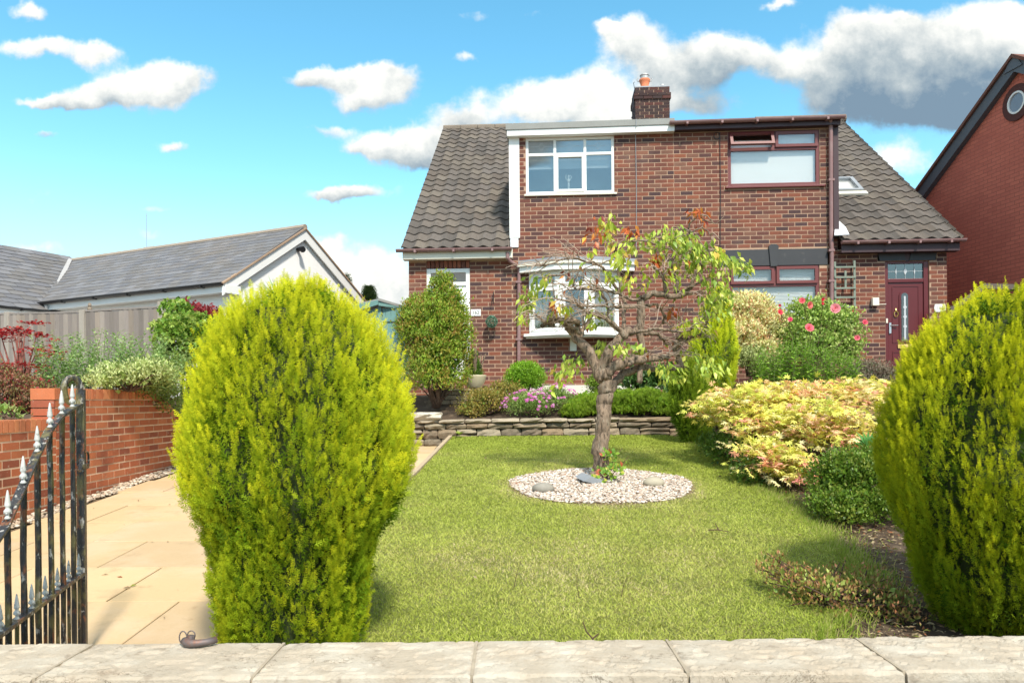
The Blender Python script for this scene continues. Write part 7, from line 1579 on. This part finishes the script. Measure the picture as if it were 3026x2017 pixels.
# ragged grass fringe round the border edge
N = 16000; Y = RNG.uniform(3.2, 11, N); X = np.array([lawn_right(y) for y in Y]) + np.abs(RNG.normal(0, .10, N)) * RNG.choice([-.4, 1], N); V = np.zeros((N, 3, 3)); h = RNG.uniform(.02, .065, N); z = np.array([lawn_z(y) for y in Y]) - .01; a = RNG.uniform(0, 6.28, N)
V[:, 0] = np.stack([X - .003 * np.cos(a), Y - .003 * np.sin(a), z], 1); V[:, 1] = np.stack([X + .003 * np.cos(a), Y + .003 * np.sin(a), z], 1); V[:, 2] = np.stack([X + RNG.normal(.01, .02, N), Y + RNG.normal(0, .015, N), z + h], 1)
c = pick([(.24, .34, .04, 3), (.34, .42, .07, 2), (.48, .44, .17, 2)], N); arr_obj('grass_fringe', V.reshape(-1, 3), np.arange(3 * N).reshape(-1, 3), np.repeat(c, 3, 0), M['leafmatt'], stuff=True)
# twigs lying or sticking up on the lawn
def stick(label, pts, r_, name='fallen_twig', group=None):
    b = MB(); B_ = Vector(pts[0][0])
    for pl_ in pts: b.tube([Vector(q) - B_ for q in pl_], [r_ * (1 - .5 * i / (len(pl_) - 1)) for i in range(len(pl_))], 6)
    o = b.build(name, M['stem_brown']); o.location = B_; tag(o, label, 'twig', group)
g0 = G(2120, 1578); stick('dry forked twig lying on the lawn right of the gravel ring', [[g0 + Vector((-.06, .02, .03)), g0 + Vector((0, 0, .035)), g0 + Vector((.09, -.01, .02))], [g0 + Vector((.01, 0, .03)), g0 + Vector((-.01, .02, .08))]], .005)
g0 = G(1750, 1888); g0 = Vector((g0.x, 3.55, lawn_z(3.55))); stick('dark bare twig sticking up behind the middle of the coping', [[g0, g0 + Vector((-.01, 0, .05)), g0 + Vector((-.04, 0, .085)), g0 + Vector((-.055, 0, .13))], [g0 + Vector((-.01, 0, .05)), g0 + Vector((.02, 0, .075))]], .005)
for (x, yb, xt, yt, w_) in ((1518, 1740, 1540, 1655, 'leftmost of the thin dark seed stems standing in the front lawn'), (1712, 1768, 1705, 1695, 'middle thin dark seed stem standing in the front lawn'), (1836, 1768, 1852, 1705, 'right-hand thin dark seed stem standing in the front lawn')):
    g0 = G(x, yb); t1 = P(xt, yt, g0.y); stick(w_, [[g0, g0.lerp(t1, .5) + Vector((-.006, 0, 0)), t1]], .0022, 'seed_stem', 'thin stems in the lawn')
# ------------------------------------------------------------------ raised bed on the left
REDM = [(.42, .03, .03, 3), (.30, .02, .025, 2), (.52, .06, .04, 1)]
maple('red_maple', 'thin red-leaved Japanese maple in front of the left part of the fence', [blob(60, 1000, 8.8, 90, 26, .3), blob(100, 965, 8.8, 30, 16, .15), blob(130, 1050, 8.7, 44, 44, .3), blob(30, 985, 8.8, 60, 20, .3), blob(60, 1090, 8.6, 70, 22, .3), blob(0, 1110, 8.4, 40, 26, .2)], tuple(P(60, 1190, 8.6)), 110, 8, .05, .045, REDM, REDM, 120, stemn=26, inner=0, flat=.2)
shrub('barberry', 'dense dark red and bronze shrub on the raised bed behind the gate', 'shrub', [blob(40, 1170, 7.7, 90, 66, .4), blob(110, 1185, 7.7, 66, 50, .35), blob(0, 1120, 7.9, 50, 40, .3)], tuple(P(60, 1240, 7.7)), 420, 12, .04, .028, [(.16, .06, .04, 3), (.10, .10, .03, 3), (.26, .12, .06, 2), (.33, .04, .04, 1)], [(.40, .20, .12, 2), (.26, .26, .06, 2), (.45, .05, .05, 1)], SMALL, stemn=30)
shrub('variegated_sprig', 'small green and cream variegated sprigs over the lower end of the brick wall', 'shrub', [blob(25, 1225, 6.7, 44, 20, .12)], tuple(P(25, 1240, 6.7)), 16, 5, .03, .06, [(.20, .32, .06)], [(.58, .62, .26)], LEAF, (.6, .5, .7), stemn=8)
random.seed(8)
stalks('buddleja', 'pale green buddleja stems with narrow leaves rising before the fence', 'shrub', [(x + random.uniform(-14, 14), 1160, 985 + random.uniform(-16, 74)) for x in np.linspace(120, 500, 110)], (8.3, 9.4), .5, [(.27, .44, .12, 3), (.38, .53, .18, 2), (.18, .33, .07, 2)], (.5, .62, .26), .12, 30, lean=.34, tpl=T_leaf(.30, .05, .25), base=tuple(P(300, 1160, 8.8)))
shrub('variegated_euonymus', 'cream-edged variegated euonymus leaning over the brick wall coping', 'shrub', [blob(360, 1115, 8.1, 84, 34, .3), blob(440, 1098, 8.3, 70, 30, .3), blob(300, 1135, 7.9, 44, 22, .2), blob(480, 1120, 8.5, 50, 24, .2)], tuple(P(380, 1155, 8.2)), 330, 8, .04, .042, [(.28, .38, .09, 3), (.42, .50, .16, 2)], [(.68, .70, .34, 3), (.5, .56, .2, 1)], LEAF, (.6, .6, .6), stemn=20)
shrub('trailing_cotoneaster', 'dark green trailing branches hanging over the right end of the brick wall', 'shrub', [blob(450, 1150, 8.7, 80, 32, .3), blob(510, 1185, 9.1, 50, 44, .25), blob(545, 1240, 9.6, 34, 40, .2), blob(520, 1110, 9.5, 70, 60, .4)], tuple(Vector((-4.6, 9.0, 1.55))), 480, 12, .045, .024, [(.09, .16, .025, 3), (.16, .25, .04, 2)], [(.28, .38, .08)], SMALL, (.7, .0, .7), stemn=40)
shrub('ivy', 'thick green and yellow ivy covering the right-hand fence post', 'ivy', [blob(560, 985, 10.4, 84, 50, .4), blob(590, 1040, 10.4, 60, 60, .4), blob(520, 925, 10.7, 30, 34, .2), blob(500, 1020, 10.6, 30, 60, .3)], tuple(Vector((-4.6, 10.6, 1.6))), 460, 9, .05, .058, [(.08, .17, .02, 3), (.13, .26, .03, 2)], [(.22, .38, .04, 2), (.46, .55, .10, 2)], T_palm(5, 0, .5), (.9, -.1, .5), (.7, 1.04), stemn=14)
shrub('ivy_shoot', 'pale yellow-green ivy tip reaching out to the left across the fence', 'ivy', [blob(470, 965, 10.5, 34, 8, .06), blob(500, 945, 10.6, 24, 14, .08), blob(525, 905, 10.7, 22, 14, .1)], tuple(P(510, 950, 10.7)), 60, 5, .025, .045, [(.35, .45, .08)], [(.52, .60, .14)], T_palm(5, 0, .5), (.8, 0, .6), stemn=6)
shrub('red_maple', 'compact dark crimson dome of dissected maple above the ivy', 'maple', [blob(595, 938, 11.6, 62, 24, .4), blob(555, 925, 11.6, 26, 20, .25), blob(630, 952, 11.6, 30, 14, .25)], (P(595, 1010, 11.6).x, 11.6, 1.55), 420, 12, .04, .045, [(.20, .02, .025, 3), (.30, .03, .035, 2)], [(.42, .05, .05, 2), (.30, .03, .04, 2)], LANCE, (.6, .7, .6), (.7, 1.06), stemn=24)
b = blob(820, 905, 12.2, 1, 1); N = 90; a = RNG.uniform(0, 6.28, N); el = RNG.uniform(.25, 1.4, N); c = pick([(.16, .27, .07, 2), (.24, .36, .12, 1)], N)
plant('cabbage_palm', 'spiky green cabbage palm whose leaf tips show above the big conifer', 'palm', (P(825, 980, 12.2).x, 12.2, 1.5), inst(T_leaf(.075, .01, .16), np.repeat(np.array([tuple(P(822, 902, 12.2))]), N, 0), np.stack([np.cos(a) * np.cos(el), np.sin(a) * np.cos(el), np.sin(el)], 1), np.array([(0, 0, 1.0)] * N) + RNG.normal(size=(N, 3)) * .3, RNG.uniform(.34, .52, N), c, c * 1.4), M['leaf'], stems_mesh((P(825, 980, 12.2).x, 12.2, 1.5), [P(822, 902, 12.2)], .06, .05, 0, 8, spread=0), 'bark')
# hanging leaf ball on the house wall
c_ = HA.at(1452.5, 950, -.17); cw = HA.world(c_[0], -.17, c_[1]); N = 900; d = unit(RNG.normal(size=(N, 3))); c = pick([(.10, .22, .15, 2), (.20, .36, .26, 2), (.06, .14, .07, 1)], N); fo = inst(SMALL, np.array(cw) + d * .088, unit(d + RNG.normal(size=(N, 3)) * .6), d + RNG.normal(size=(N, 3)) * .4, RNG.uniform(.02, .036, N), c, c * 1.2)
plant('hanging_leaf_ball', 'round blue-green leaf ball hanging from the wall bracket left of the downpipe', 'hanging ornament', tuple(cw), fo, M['leaf'])
# distant conifers beyond the bungalow
for i, (x, yt, yb, hw_, Y, lab) in enumerate(((1018, 812, 900, 26, 48, 'dark conifer top rising just right of the white gable, farthest left of the pair'), (1090, 845, 905, 24, 48, 'small dark conifer top above the teal shed roof'))):
    top = P(x, yt, Y); bot = P(x, yb, Y); N = 2200; u = RNG.random(N) ** .7; r_ = (hw_ * Y / FPX) * u * RNG.uniform(.2, 1, N) ** .5; a = RNG.uniform(0, 6.28, N); tier = (np.sin(u * 40) * .15 + 1)
    pos = np.stack([top.x + r_ * tier * np.cos(a), Y + r_ * np.sin(a), top.z - u * (top.z - bot.z + .5)], 1); d = np.stack([np.cos(a), np.sin(a), np.full(N, .25)], 1); c = pick([(.05, .09, .03, 2), (.09, .13, .04, 1)], N)
    plant('distant_conifer', lab, 'tree', (top.x, Y, 1.8), inst(SPR[0], pos, d, np.array([(0, 0, 1.0)] * N) + RNG.normal(size=(N, 3)) * .4, RNG.uniform(.2, .5, N), c, c * 1.2), M['conifer'], stems_mesh((top.x, Y, 1.8), [(top.x, Y, top.z + .05)], .12, .015, 0), 'bark', 'conifer tops beyond the bungalow')
# bright hosta tufts by the pebble margin and lawn weeds
for (x, y, Y_, n, lab) in ((512, 1360, 9.6, 8, 'little yellow-green leafy tuft growing in the pebbles at the foot of the brick wall'), (1358, 1285, 11.2, 7, 'grassy weed tuft growing from the joint of the stone wall by the edging board')):
    p_ = P(x, y, Y_); a_ = np.linspace(0, 6.28, n * 2); d = np.stack([np.cos(a_), np.sin(a_), np.full(len(a_), .8)], 1); c = pick([(.36, .46, .08)], len(a_)); plant('leafy_tuft', lab, 'weed', tuple(p_), inst(LEAF, np.repeat(np.array([tuple(p_)]), len(a_), 0), d, np.array([(0, 0, 1.0)] * len(a_)), RNG.uniform(.06, .12, len(a_)), c, c * 1.2), M['leaf'])
